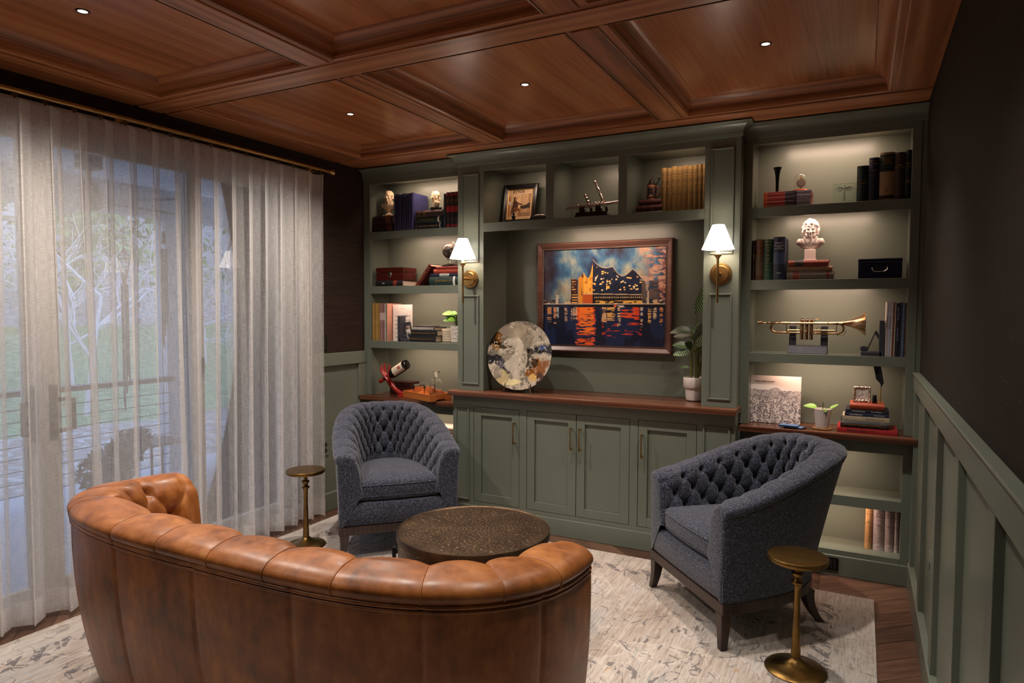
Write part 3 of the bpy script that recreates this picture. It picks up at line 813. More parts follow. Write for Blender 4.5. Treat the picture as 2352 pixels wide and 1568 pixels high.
def armchair():
    t = thing('armchair', 'navy tufted tub armchair beside the curtain, facing the bronze table', 'armchair', (0, 0, 0), group=None)
    W, D = .358, .750
    roll = [(0, -.050), (-.010, -.032), (-.006, -.012), (.015, -.001), (.045, .004), (.078, -.002), (.102, -.022), (.115, -.055)]
    T = Tub(W, D, 2.7, .200, lambda f: .605 + .205 * smst(f, -.15, 1.02), (.012, .165), roll, .122, .028, .36,
            None, .085, .068, 5, .021, .026, .015, .005, 420, 12, 120, .104, flpow=1.0, endround=.025)
    obj('upholstered_back', T.shell(), TWEED, t, smooth=180)
    obj('piping', MB().tube([tuple(p) for p in T.welt], .0045, 6), TWEED, t, smooth=180)
    add_buttons(T, t, TWEED, .008, .46)
    rings = [(0, .335, 0), (.93, .335, 0), (.985, .345, 0), (1.0, .362, 1), (1.012, .39, 0), (1.0, .425, 1), (.98, .440, 0), (.92, .452, 0), (.75, .466, 0), (.45, .476, 0), (0, .480, 0)]
    cm, e0, e1 = cushion(W - .125, D - .15, 2.6, .004, rings)
    c = obj('seat_cushion', cm, TWEED, t, smooth=180)
    obj('cushion_piping', MB().tube(e1, .0032, 6, closed=True).tube(e0, .0032, 6, closed=True), TWEED, c, smooth=180)
    ap = MB(); n = 24
    xs = np.linspace(-W + .012, W - .012, n)
    pr = [(-.06, .2), (.004, .2), (.016, .207), (.020, .26), (.018, .31), (.008, .328), (-.02, .334), (-.10, .334)]
    ap.grid(np.array([[(x, yy + .008 * (1 - (x / W) ** 2), z) for yy, z in pr] for x in xs]))
    obj('front_apron', ap, TWEED, t, smooth=60)
    # wooden base rail following the plan
    Bs = T.base[::7, :2]; nb_ = np.stack([T.nx, T.ny], -1)[::7]
    o = [tuple(p) for p in Bs - nb_ * .005]; i_ = [tuple(p) for p in Bs + nb_ * .035]
    m = MB(); nP = len(o)
    vs = [(a, b, .150) for a, b in o] + [(a, b, .1995) for a, b in o] + [(a, b, .1995) for a, b in i_] + [(a, b, .150) for a, b in i_]
    fs = []
    for r in range(4):
        for k in range(nP - 1): fs.append((r * nP + k, r * nP + k + 1, ((r + 1) % 4) * nP + k + 1, ((r + 1) % 4) * nP + k))
    fs += [(0, nP, 2 * nP, 3 * nP), (nP - 1, 2 * nP - 1, 3 * nP - 1, 4 * nP - 1)]
    m.add(vs, fs); m.box(-W + .008, W - .008, -.03, .022, .150, .1995)
    obj('base_rail', m, ESPRESSO, t, bevel=.003)
    for x, y, dx, dy in ((.318, -.002, .018, .014), (-.318, -.002, -.018, .014), (.185, -.515, .02, -.06), (-.185, -.515, -.02, -.06)):
        obj('leg', sabre_leg(x, y, .152, dx, dy), ESPRESSO, t, bevel=.003)
    return t
def copy_tree(o, parent=None):
    c = o.copy(); COL.objects.link(c)
    if parent is not None: c.parent = parent
    for ch in list(o.children): copy_tree(ch, c)
    return c
ch1 = armchair()
ch1.location = (-1.757, -.810, .0125); ch1.rotation_euler.z = math.radians(-133.5); ch1['group'] = 'navy tub armchairs'
ch2 = copy_tree(ch1)
ch2.location = (-.085, -.800, .0125); ch2.rotation_euler.z = math.radians(131.3)
ch2['label'] = 'navy tufted tub armchair in front of the right bookcase, seen from its side'

# ------------------------------------------------------------------ leather sofa seen from behind
def sofa():
    t = thing('sofa', 'cognac leather tufted curved sofa in the foreground seen from behind', 'sofa', (-1.055, -2.110, .0125))
    W, D = .978, .600
    roll = [(0, -.038), (-.009, -.024), (-.006, -.006), (.016, .012), (.055, .022), (.098, .022), (.138, .004), (.166, -.032), (.180, -.070)]
    seams = [-1.36, -1.15, -.95, -.745, -.505, -.285, -.065, .16, .385, .745, .95, 1.15, 1.36]
    osm = [-1.42, -1.08, -.745, -.373, 0, .373, .745, 1.08, 1.42]
    T = Tub(W, D, 3.3, .06, lambda f: .722 + .034 * smst(f, 0, .9), (.055, .10), roll, .185, .05, .34,
            seams, .115, .105, 3, .024, .026, .026, .006, 420, 26, 90, .215, oseams=osm, flpow=2.1, endround=.045)
    T.Bi  # rows of buttons
    obj('leather_back', T.shell(), LEATHER, t, smooth=180)
    w = T.welt
    obj('piping', MB().tube([tuple(p + np.array([0, 0, -.004])) for p in w], .0065, 8).tube([tuple(p + np.array([0, 0, -.017])) for p in w], .005, 8), LEATHER, t, smooth=180)
    # thin raised seams over the roll
    for s_ in seams[1:-1]:
        i = int(np.argmin(np.abs(T.a - s_)))
        pts = T.P[i, T.M1 - 1:T.M1 + 24]
        obj('seam', MB().tube([tuple(p) for p in pts], .0028, 6), LEATHER, t, smooth=180)
    add_buttons(T, t, LEATHER, .011, .47)
    rings = [(0, .28, 0), (.95, .28, 0), (.99, .30, 1), (1.0, .35, 0), (1.0, .40, 1), (.97, .43, 0), (.85, .45, 0), (.5, .46, 0), (0, .465, 0)]
    cm, e0, e1 = cushion(W - .19, D - .15, 3.0, .04, rings)
    c = obj('seat_cushion', cm, LEATHER, t, smooth=180)
    obj('cushion_piping', MB().tube(e1, .005, 6, closed=True), LEATHER, c, smooth=180)
    obj('front_apron', MB().box(-W + .05, W - .05, -.30, .03, .08, .28), LEATHER, t, bevel=.02)
    for x, y in ((.78, -.03), (-.78, -.03), (.62, -.36), (-.62, -.36)):
        obj('leg', MB().lathe([(.018, 0), (.026, .012), (.02, .03), (.03, .06), (.03, .085)], 16, (x, y, 0)), ESPRESSO, t, smooth=40)
    return t
sofa()

# ------------------------------------------------------------------ tables
def coffee_table():
    R = .352; z = .430; zb = .10
    t = thing('coffee_table', 'round hammered bronze drum coffee table in front of the sofa', 'table', (-.957, -1.308, .0125))
    m = MB().lathe([(R - .004, zb), (R - .004, z - .036), (R - .002, z - .034)], 96)
    obj('drum', m, HAMMERS, t, smooth=40)
    rng = np.random.default_rng(5)
    tp = MB(); nr, na = 110, 420
    r = np.linspace(0, R - .006, nr)[:, None]; a = np.linspace(0, 2 * PI, na, endpoint=False)[None]
    X = r * np.cos(a); Y = r * np.sin(a); H = np.zeros_like(X)
    pts = []
    for k in range(1, 19):
        rr = .018 * k
        for q in range(max(1, int(2 * PI * rr / .021))):
            aa = 2 * PI * q / max(1, int(2 * PI * rr / .021)) + rng.normal(0, .04) + k * .4
            pts.append((rr * math.cos(aa) + rng.normal(0, .002), rr * math.sin(aa) + rng.normal(0, .002)))
    for px, py in pts:
        H -= .0024 * np.exp(-(((X - px) / .0046) ** 2 + ((Y - py) / .0046) ** 2))
    H *= 1 - smst(np.hypot(X, Y), R - .03, R - .012); H += .0012 * np.sin(X * 21 + 1) * np.sin(Y * 17) * (1 - smst(np.hypot(X, Y), R - .06, R - .012))
    P = np.stack([X, Y, z - .006 + H], -1).transpose(1, 0, 2)
    tp.grid(P, wrap_u=True)
    tp.lathe([(R - .0065, z - .006), (R - .003, z - .002), (R + .001, z - .0005), (R + .003, z - .003), (R + .003, z - .034), (R - .006, z - .034)], 96, caps=False)
    obj('tabletop', tp, HAMMER, t, smooth=50)
    for k in range(4):
        a = math.radians(27 + 90 * k); M = Matrix.Rotation(a, 4, 'Z')
        m = MB().box(R + .010, R + .026, -.013, .013, 0, .34).box(R - .004, R + .011, -.013, .013, .31, .335).box(R - .05, R + .01, -.013, .013, .06, .085)
        obj('leg', m.xform(M), BLACKM, t, bevel=.0015)
    obj('bottom_plate', MB().lathe([(0, .086), (R - .005, .086), (R - .005, .1), (0, .1)], 64), BLACKM, t)
coffee_table()
def drink_table(label, x, y, rz=0):
    t = thing('drink_table', label, 'side table', (x, y, .0125), group='bronze pedestal drink tables')
    obj('base', MB().lathe([(.114, 0), (.118, .004), (.114, .009), (.09, .016), (.055, .026), (.03, .04), (.020, .052), (.019, .056)], 48), BRONZE, t, smooth=60)
    obj('stem', MB().lathe([(.018, .05), (.0185, .07), (.0155, .15), (.0125, .25), (.0125, .32), (.0145, .345), (.021, .352), (.024, .356), (.024, .361), (.016, .366), (.013, .374), (.019, .384), (.0235, .392), (.0235, .397), (.013, .402), (.011, .418), (.012, .432), (.015, .442)], 28), BRONZE, t, smooth=45)
    obj('tabletop', MB().lathe([(.0, .442), (.098, .442), (.112, .446), (.116, .452), (.116, .462), (.113, .466), (.107, .4665), (.0, .4655)], 56), BRONZE, t, smooth=40)
    return t
drink_table('bronze pedestal drink table beside the right armchair, nearest the camera', .418, -1.085)
drink_table('bronze pedestal drink table by the curtain and left armchair', -2.365, -.945)

# ------------------------------------------------------------------ curtain and rod
def curtain():
    t = thing('curtain', 'floor length sheer off-white curtain hanging in even pleats across the glass doors', 'curtain', (-2.70, -1.8, 0))
    P_ = .1235; y1, y0 = -.452, -3.20
    nf = (y1 - y0) / P_
    nt_, nz = int(nf * 22), 64
    tt = np.linspace(0, nf, nt_)[:, None]; zz = np.linspace(.028, 2.368, nz)[None]
    h = 1 - zz / 2.368                       # 0 top, 1 floor
    ph = 2 * PI * tt
    rngn = lambda k, s: np.interp(tt, np.arange(0, int(nf) + 3), np.random.default_rng(s).normal(0, 1, int(nf) + 3))
    near_end = smst(tt, nf - 6.5, nf - 1)
    amp = np.minimum(.034 + .016 * h + .008 * rngn(1, 3) * h + .008 * near_end * h, .055)
    x = np.maximum(-2.690 + amp * np.sin(ph + .5 * h * rngn(1, 9)) + .010 * h * rngn(1, 4), -2.748)
    y = y1 - P_ * (nf - tt) + .020 * np.sin(2 * ph + .6) + .022 * h * rngn(1, 5) * (1 - smst(tt, nf - 1.5, nf)) + .0 * zz
    y = y - .030 * h * near_end
    hem = .004 * np.sin(3.1 * tt) * smst(h, .96, 1.0)
    Pq = np.stack([x + 2.70, y + 1.8, zz + hem + 0 * x], -1)
    obj('fabric', MB().grid(Pq), CURTAIN, t, smooth=180)
    for nm, k0, k1 in (('hem', 0, 4), ('heading_tape', nz - 4, nz)):
        Q = Pq[:, k0:k1].copy(); Q[..., 0] += .0025
        obj(nm, MB().grid(Q), CURTAIN, t, smooth=180)
    return nf, P_, y1
nf, P_, cy1 = curtain()
def rod():
    t = thing('curtain_rod', 'slim brass curtain rod with end finial above the sheer curtain', 'curtain rod', (-2.655, -.40, 2.398))
    obj('pole', MB().tube([(0, -2.95, 0), (0, 0, 0)], .011, 14), BRASS, t, smooth=40)
    M = Matrix.Rotation(-PI / 2, 4, 'X')
    obj('finial', MB().lathe([(.0, -.012), (.014, -.012), (.015, -.004), (.012, .0), (.012, .006), (.015, .012), (.019, .028), (.021, .036), (.018, .040), (.0, .041)], 24, M=M), BRASS, t, smooth=40)
    for y in (-.06, -1.4, -2.75):
        obj('bracket', MB().tube([(0, y, 0), (-.119, y, 0)], .006, 8).box(-.120, -.114, y - .02, y + .02, -.03, .03), BRASS, t, smooth=40)
    proto = None
    m = MB().box(-.004, .004, -.012, .012, -.024, -.010).box(-.002, .002, -.004, .004, -.034, -.022)
    for k in range(int(nf)):
        y = cy1 - P_ * (k + .25) + .40
        if proto is None: proto = obj('carrier', m, simple('carrier_bronze', '#5a4630', .4, .6), t); proto.location = (0, y, 0)
        else:
            c = proto.copy(); COL.objects.link(c); c.parent = t; c.location = (0, y, 0)
rod()
# ------------------------------------------------------------------ books
def cloth(col, rough=.55): return simple('cloth_' + col.strip('#'), col, rough, 0, .16, 60)
def plain(col, rough=.5): return simple('tone_' + col.strip('#'), col, rough, 0, .05, 20)
LAY = Matrix(((0, 0, 1, 0), (0, 1, 0, 0), (-1, 0, 0, 0), (0, 0, 0, 1)))
def inkof(ink): return {'gold': GOLD, 'white': WHITEINK, 'dark': DARKINK}.get(ink) or plain(ink)
def book(label, w, h, d, col, M, lay=False, bands=(), text=(), ink='gold', round_=True, page=None, group=None, name='book', cat='book', rough=.55, art=None, pages=True):
    """spine faces -y at y = 0; standing on z = 0 and centred on x.  lay: on its side, spine to the viewer"""
    if lay:          # head of the spine to the left so that the title reads left to right; fractions count from the left
        M = M @ Matrix.Translation((h / 2, 0, w / 2)) @ Matrix(((0, 0, -1, 0), (0, 1, 0, 0), (1, 0, 0, 0), (0, 0, 0, 1)))
        bands = tuple((1 - b_, 1 - a_, c_) for a_, b_, c_ in bands); text = tuple((x_[0], 1 - x_[1]) + tuple(x_[2:]) for x_ in text)
    t = thing(name, label, cat, M=M, group=group)
    bt = min(.0035, w * .16); m = MB()
    r = min(w * .32, .009) if round_ else .0015
    # cover: boards and rounded spine swept from foot to head
    out = []
    k = 6
    for i in range(k + 1):
        a = i / k; xx = -w / 2 + w * a; out.append((xx, -r * math.sin(PI * a) + 0.0))
    inner = [(w / 2 - bt, bt * .8), (-w / 2 + bt, bt * .8)]
    poly = out + [(w / 2, d), (w / 2 - bt, d), inner[0], inner[1], (-w / 2 + bt, d), (-w / 2, d)]
    n = len(poly)
    vs = [(x, y, 0) for x, y in poly] + [(x, y, h) for x, y in poly]
    fs = [(i, (i + 1) % n, (i + 1) % n + n, i + n) for i in range(n)]
    m.add(vs, fs)
    # end faces as quads (spine strip, two boards)
    for z0, fl in ((0, True), (h, False)):
        b = len(m.v)
        m.add([(x, y, z0) for x, y in out + inner], [tuple(range(k + 3))[::-1] if fl else tuple(range(k + 3))])
        m.add([(w / 2, 0, z0), (w / 2, d, z0), (w / 2 - bt, d, z0), (w / 2 - bt, bt * .8, z0)], [(0, 1, 2, 3)])
        m.add([(-w / 2, 0, z0), (-w / 2 + bt, bt * .8, z0), (-w / 2 + bt, d, z0), (-w / 2, d, z0)], [(0, 1, 2, 3)])
    mats = [cloth(col, rough)]
    for z0, z1, bc in bands:
        mats.append(inkof(bc) if bc in ('gold', 'white', 'dark') else plain(bc)); mi = len(mats) - 1
        pts = [(x * 1.004, y - .0004) for x, y in out]
        P = np.array([[(x, y, h * z) for x, y in pts] for z in (z0, z1)])
        m.grid(P, mi)
    obj('cover', m, mats, t, smooth=40)
    if pages:
        inset = min(.003, h * .02)
        obj('pages', MB().box(-w / 2 + bt, w / 2 - bt, bt, d - inset, inset, h - inset), page or PAGES, t)
    if text:
        tm = MB(); tmats = []
        for tx in text:
            s, zf, size, mode = tx[:4]; im = inkof(tx[4]) if len(tx) > 4 else inkof(ink)
            if im not in tmats: tmats.append(im)
            q = text_mb(s, size, tmats.index(im), bold=.012)
            if mode == 'v': q.xform(Matrix(((0, 0, 1, 0), (0, 1, 0, 0), (-1, 0, 0, 0), (0, 0, 0, 1))))   # runs head to foot
            q.xform(Matrix.Translation((0, -r - .0006, h * zf))); tm.merge(q)
        obj('title_lettering', tm, tmats, t)
    return t
def T3(x, y, z, rz=0): return Matrix.Translation((x, y, z)) @ Matrix.Rotation(rz, 4, 'Z')
def standing(label, x0, x1, h, z, col, y=.13, d=.16, lean=0, **kw):
    M = Matrix.Translation(((x0 + x1) / 2, y, z)) @ Matrix.Rotation(lean, 4, 'Y')
    return book(label, (x1 - x0) - .0006, h, d, col, M, **kw)
def lying(label, x0, x1, th, z, col, y=.13, d=.16, rz=0, **kw):
    M = T3((x0 + x1) / 2, y, z, rz)
    return book(label, th - .0004, x1 - x0, d, col, M, lay=True, **kw)

# ---- left bay, top shelf
z = S1T + .0006
lying('dark brown leather book under the first cream bust, lower of two', -2.704, -2.512, .062, z, '#2a1310', d=.15, bands=((.70, .95, '#5a2a16'),), group=None)
lying('dark brown leather book directly under the first cream bust', -2.70, -2.522, .058, z + .062, '#2c1411', d=.14, bands=((.66, .93, '#5e2c18'),))
xs = np.linspace(-2.497, -2.322, 9)
ordn = ('first', 'second', 'third', 'fourth', 'fifth', 'sixth', 'seventh')
for i in range(8):
    standing('slim navy volume, %s' % ('nearest the first bust, leftmost of the navy row' if i == 0 else 'with its blue front cover showing, rightmost of the navy row' if i == 7 else '%s from the left in the navy row' % ordn[i]), xs[i], xs[i + 1], .268 + .004 * math.sin(i * 2.1), z, '#37386a' if i == 7 else '#2c2a4c', y=.115 + .003 * (i % 2), d=.185, group='slim navy volumes', text=(('VOL %d' % (i + 1), .86, .007, 'h'),), bands=((.03, .033, 'gold'), (.95, .953, 'gold')))
lying('navy echocardiography textbook at the bottom of the stack under the second bust', -2.318, -2.072, .047, z, '#141a2b', d=.16, text=(('Clinical Echocardiography', .5, .016, 'v'),), bands=((.06, .075, 'gold'), (.90, .93, 'white')))
lying('dark green hardback in the middle of the stack under the second bust', -2.312, -2.076, .044, z + .047, '#14291f', d=.155, text=(('TEXTBOOK OF MEDICINE', .45, .010, 'v'),), bands=((.84, .90, 'white'),))
lying('brown leather book on top of the stack under the second bust', -2.304, -2.070, .046, z + .091, '#39201c', d=.15, bands=((.30, .31, 'gold'), (.36, .37, 'gold'), (.12, .13, 'gold')))
standing('thin slate blue hardback leaning against the red and black volumes', -2.066, -2.046, .243, z, '#2c3540', y=.125, lean=.02, text=(('A HISTORY', .7, .010, 'v'),))
for i, (a, b, p) in enumerate(((-2.041, -2.006, 'leftmost'), (-2.006, -1.969, 'middle one'), (-1.969, -1.934, 'rightmost'))):
    standing('red and black gilt reference volume, %s of the three' % p, a, b, .250, z, '#191113', y=.125, group='red and black reference volumes', bands=((.90, .965, '#8f1d1c'), (.44, .61, '#9a1f1d'), (.02, .09, '#8f1d1c'), (.86, .864, 'gold'), (.67, .674, 'gold')), text=(('Great', .80, .011, 'h'), ('Books', .755, .011, 'h'), ('of the', .715, .008, 'h'), ('%d' % (i + 1), .24, .014, 'h')))
# ---- left bay, second shelf
z = S2T + .0006
lying('black hardback lying under the mahogany box', -2.666, -2.42, .042, z, '#151216', y=.115, d=.18, text=(('Atlas', .30, .013, 'v', 'white'),), bands=((.66, .80, '#7a2b22'),), page=plain('#cbb8a6'))
def mahog():
    t = thing('humidor', 'mahogany humidor box with round silver emblem on its front', 'box', (-2.55, .125, z + .0422))
    M = wood('mahogany', '#2a0d08', '#4a1710', '#5f2217', 'x', 1.2, .25, .03, ring=.06)
    obj('body', MB().box(-.126, .126, 0, .17, 0, .062), M, t, bevel=.003)
    obj('lid', MB().box(-.127, .127, -.001, .171, .064, .098), M, t, bevel=.003)
    e = MB().lathe([(0, .002), (.014, .002), (.019, .001), (.02, 0)], 24, M=Matrix.Translation((0, 0, .045)) @ Matrix.Rotation(PI / 2, 4, 'X')); obj('emblem', e, SILVER, t, smooth=40)
mahog()
M = Matrix.Translation((-2.322, .13, z)) @ Matrix.Rotation(math.radians(39), 4, 'Y') @ Matrix.Translation((.016, 0, 0))
book('red leather book leaning at a slant against the stack under the globe', .030, .205, .15, '#5c1712', M, bands=((.12, .13, 'gold'), (.86, .87, 'gold')), text=(('SELECTED TALES', .5, .010, 'v'),))
lying('thick dark green medical textbook at the bottom of the stack under the globe', -2.180, -1.935, .064, z, '#16302c', y=.12, text=(('CARDIOLOGY', .40, .015, 'v'), ('SECOND EDITION', .64, .0075, 'v')), bands=((.24, .245, 'gold'), (.74, .745, 'gold'), (.83, .90, 'white')))
lying('thin navy book with white title strip above the green textbook', -2.176, -1.935, .021, z + .064, '#1d2340', text=(('A PIANO STORY', .48, .009, 'v', '#1d2340'),), bands=((.32, .66, 'white'),))
lying('orange red hardback in the stack under the globe', -2.150, -1.930, .032, z + .085, '#a03a20', bands=((.78, .785, 'dark'),))
lying('russet book on top of the stack under the globe', -2.128, -1.930, .021, z + .117, '#8a3122')
def globe():
    t = thing('desk_globe', 'small antique brown desk globe on a dark round base', 'globe', (-2.045, .185, z + .1385))
    obj('base', MB().lathe([(0, 0), (.06, 0), (.062, .006), (.05, .014), (.022, .020), (.0, .021)], 32), simple('dark_base', '#22150f', .35), t, smooth=40)
    obj('post', MB().tube([(0, 0, .018), (0, 0, .045)], .005, 10), SILVER, t)
    R = Matrix.Translation((0, 0, .112)) @ Matrix.Rotation(math.radians(23), 4, 'Y')
    g = NT('antique_globe'); n1 = g.noise(g.coord(), 16, 5, .6, .5)
    g.set(color=g.ramp(n1, [(.44, s2l('#2a221e')), (.49, s2l('#4a3e36')), (.53, s2l('#7d7065')), (.6, s2l('#5a4e45'))]), rough=.35)
    obj('sphere', MB().lathe([(.058 * math.sin(a), -.058 * math.cos(a)) for a in np.linspace(0, PI, 25)], 40, M=R), g.m, t, smooth=180)
    arc = [R @ Vector((.065 * math.sin(a), 0, -.065 * math.cos(a))) for a in np.linspace(-.05, PI + .05, 28)]
    m = MB().tube([tuple(p) for p in arc], .0028, 8)
    m.tube([tuple(R @ Vector((0, 0, .056))), tuple(R @ Vector((0, 0, .075)))], .003, 8)
    obj('meridian_arm', m, SILVER, t, smooth=40)
globe()
# ---- left bay, third shelf
z = S3T + .0006
xs = [-2.706, -2.686, -2.672, -2.654, -2.636]
for i, p in enumerate(('leftmost', 'second', 'third', 'fourth')):
    standing('tan cloth score binder, %s at the left end of the third shelf' % p, xs[i], xs[i + 1], .286 - .002 * (i % 2), z, ('#a37c3e', '#8f6a33', '#ab864a', '#94703a')[i], y=.115, d=.18, round_=False, group='tan score binders', bands=((.05, .054, 'dark'),))
xs = [-2.635, -2.624, -2.612, -2.599, -2.588]
for i, p in enumerate(('next to the tan binders', 'second', 'third', 'rightmost')):
    standing('thin mottled pink music score, %s of the pink group' % p, xs[i], xs[i + 1], .285, z, ('#8c6660', '#9b7a74', '#7d554f', '#8f6b66')[i], y=.115, d=.18, round_=False, group='thin pink music scores', bands=((.55, .75, '#c3aaa2'),))
xs = [-2.587, -2.580, -2.571, -2.563]
for i, (c, p) in enumerate((('#c9c6bb', 'white thin score beside the pink scores'), ('#59695a', 'thin green score between two pale scores'), ('#b8836f', 'thin salmon score beside the sheet music'))):
    standing(p, xs[i], xs[i + 1], .284, z, c, y=.115, d=.18, round_=False)
def sheet_img(u, v):
    img = np.ones(u.shape + (3,)) * l3('#ddd0c6')
    img = put(img, fbm(u, v, 5, 5, 3)[...] > .58, l3('#d3c4b9'), .6)
    for k in range(6):
        y0 = .08 + k * .115
        for q in range(5):
            img = put(img, (abs(v - y0 - q * .011) < .0022) & (u > .1) & (u < .92), l3('#8d8078'), .8)
        rr = np.random.default_rng(40 + k)
        for q in range(16):
            x0 = .14 + .76 * rr.random(); yy = y0 + .044 * rr.random()
            img = put(img, ((u - x0) / .013) ** 2 + ((v - yy) / .008) ** 2 < 1, l3('#38302f'))
            img = put(img, (abs(u - x0 - .012) < .003) & (v > yy) & (v < yy + .035), l3('#38302f'))
    img = put(img, (abs(v - .88) < .004) & (abs(u - .5) < .16), l3('#9d6a55'), .8)
    return img
def sheet_music(label, x, w, y, rz, h=.276):
    t = thing('sheet_music', label, 'sheet music', (x, y, z), rz)
    obj('pages', MB().box(-w / 2, w / 2, .0006, .006, 0, h), plain('#d8c9bf'), t)
    painted('printed_cover', w, h, 90, 130, sheet_img, PRINT, t)
sheet_music('white sheet music booklet with printed staves facing out behind the note bookend', -2.462, .172, .168, .04)
def bookend(label, x, y, z, mirror=False):
    t = thing('bookend', label, 'bookend', (x, y, z))
    s = -1 if mirror else 1
    m = MB()
    obj('upright', MB().box(-.012 * 1, .012, 0, .10, 0, .19), DARKPL, t, bevel=.002)
    obj('base_plate', MB().box(min(0, s * .098), max(0, s * .098), 0, .10, 0, .022), DARKPL, t, bevel=.002)
    return t, s
def note_shape(m, s, x0, z0, flag=True):
    R = Matrix.Translation((x0, .05, z0)) @ Matrix.Rotation(s * .35, 4, 'Y')
    m.lathe([(.0, -.006), (.8, -.006), (1, -.003), (1, .003), (.8, .006), (.0, .006)], 24, M=R @ Matrix.Rotation(PI / 2, 4, 'X') @ Matrix.Diagonal((.021, .014, 1.4, 1)))
t, s = bookend('grey bookend with beamed music note leaning on the sheet music', -2.447, .102, z)
m = MB(); note_shape(m, 1, -.020 + .035, .036); note_shape(m, 1, .065, .045)
m.prism([(.028, .04), (.034, .04), (.012, .135), (.005, .135)], .044, .056).prism([(.078, .05), (.084, .05), (.068, .146), (.062, .146)], .044, .056).prism([(.005, .112), (.066, .124), (.062, .148), (.004, .138)], .044, .056)
obj('music_note', m, DARKPL, t, bevel=.001)
tt_ = t
lying('black piano sonatas book, bottom of the black music stack', -2.360, -2.122, .047, z, '#121114', y=.11, text=(('BEETHOVEN: Complete Piano Sonatas', .37, .0105, 'v'), ('G. SCHIRMER, Inc.', .82, .007, 'v')), round_=False)
lying('black piano collection book, second from bottom in the black music stack', -2.348, -2.112, .040, z + .047, '#131215', y=.115, text=(('BACH: The Ultimate Piano Collection', .37, .0105, 'v'), ('G. SCHIRMER, Inc.', .82, .007, 'v')), round_=False)
b = lying('spiral bound black music book on the black stack', -2.338, -2.138, .024, z + .087, '#16191b', y=.12, text=(('The Real Book', .26, .011, 'v', '#3f8a74'),), round_=False)
mm = MB()
for k in range(26):
    mm.tube([(.0085 * math.cos(a) * .9, -.004 + .0055 * math.sin(a), .006 + k * .0074) for a in np.linspace(0, 2 * PI, 9)[:-1]], .0011, 5, closed=True)
obj('spiral_binding', mm, WHITEINK, b)
lying('thin grey booklet on top of the black music stack', -2.318, -2.180, .009, z + .111, '#4a423e', y=.13, d=.13, round_=False)
def ribbed_jar():
    t = thing('ceramic_jar', 'cream ribbed jar between the black music books and potted plant', 'jar', (-2.088, .225, z))
    pr = [(.0, 0), (.046, 0)]
    for k in range(5): pr += [(.050, .004 + k * .018), (.051, .012 + k * .018), (.0485, .0165 + k * .018)]
    pr += [(.049, .094), (.046, .098), (.044, .096), (.043, .02), (.0, .018)]
    obj('jar_body', MB().lathe(pr, 36), simple('cream_ceramic', '#b9a996', .5, 0, .05), t, smooth=50)
ribbed_jar()
def leaf(m, base, dirv, L, W, droop=.3, up=(0, 0, 1), fold=.15, mi=0, n=9, tip=.8):
    d = Vector(dirv).normalized(); u = Vector(up); sd = d.cross(u)
    if sd.length < 1e-3: sd = Vector((1, 0, 0))
    sd.normalize(); nn = sd.cross(d)
    P = np.zeros((n, 5, 3)); p = Vector(base)
    for i in range(n):
        t_ = i / (n - 1)
        w = W * (math.sin(PI * min(1, t_ ** tip * 1.0)) ** .75) * .5 if 0 < t_ < 1 else .0008
        for j, k in enumerate((-1, -.5, 0, .5, 1)):
            q = p + sd * (w * k) + nn * (abs(k) * w * fold)
            P[i, j] = q
        dd = (d - Vector((0, 0, 1)) * droop * t_ * 1.6).normalized()
        p = p + dd * (L / (n - 1))
    m.grid(P, mi); return m
def potted_plant():
    t = thing('potted_plant', 'small potted green plant in a dimpled white pot on the third shelf', 'plant', (-1.988, .205, z))
    pt = NT('dimpled_white_pot'); vo = pt.n('ShaderNodeTexVoronoi'); vo.inputs['Scale'].default_value = 110; pt.l(pt.coord(), vo.inputs['Vector']); pt.set(color=s2l('#c9c1b8'), rough=.5); pt.bump(vo.outputs['Distance'], .9, .006)
    obj('pot', MB().lathe([(.0, 0), (.048, 0), (.054, .004), (.057, .06), (.058, .120), (.054, .121), (.052, .110), (.0, .108)], 40), pt.m, t, smooth=50)
    rng = np.random.default_rng(12)
    st = MB(); lf = []
    for k in range(14):
        a = PI + rng.normal(0, .8); h_ = .03 + .065 * rng.random(); r_ = .01 + .035 * rng.random()
        p0 = (.012 * math.cos(a), .012 * math.sin(a), .108); p1 = (r_ * math.cos(a), r_ * math.sin(a), .115 + h_)
        st.tube([p0, ((p0[0] + p1[0]) / 2, (p0[1] + p1[1]) / 2, p1[2] - .015), p1], .0017, 6)
        l_ = leaf(MB(), p1, (math.cos(a), .5 * math.sin(a), .25), .055 + .03 * rng.random(), .044, .40, up=(0, -.75, .65)); lf.append(l_)
    obj('stems', st, LEAF, t, smooth=60)
    for l_ in lf: obj('leaf', l_, LEAFL, t, smooth=180)
potted_plant()
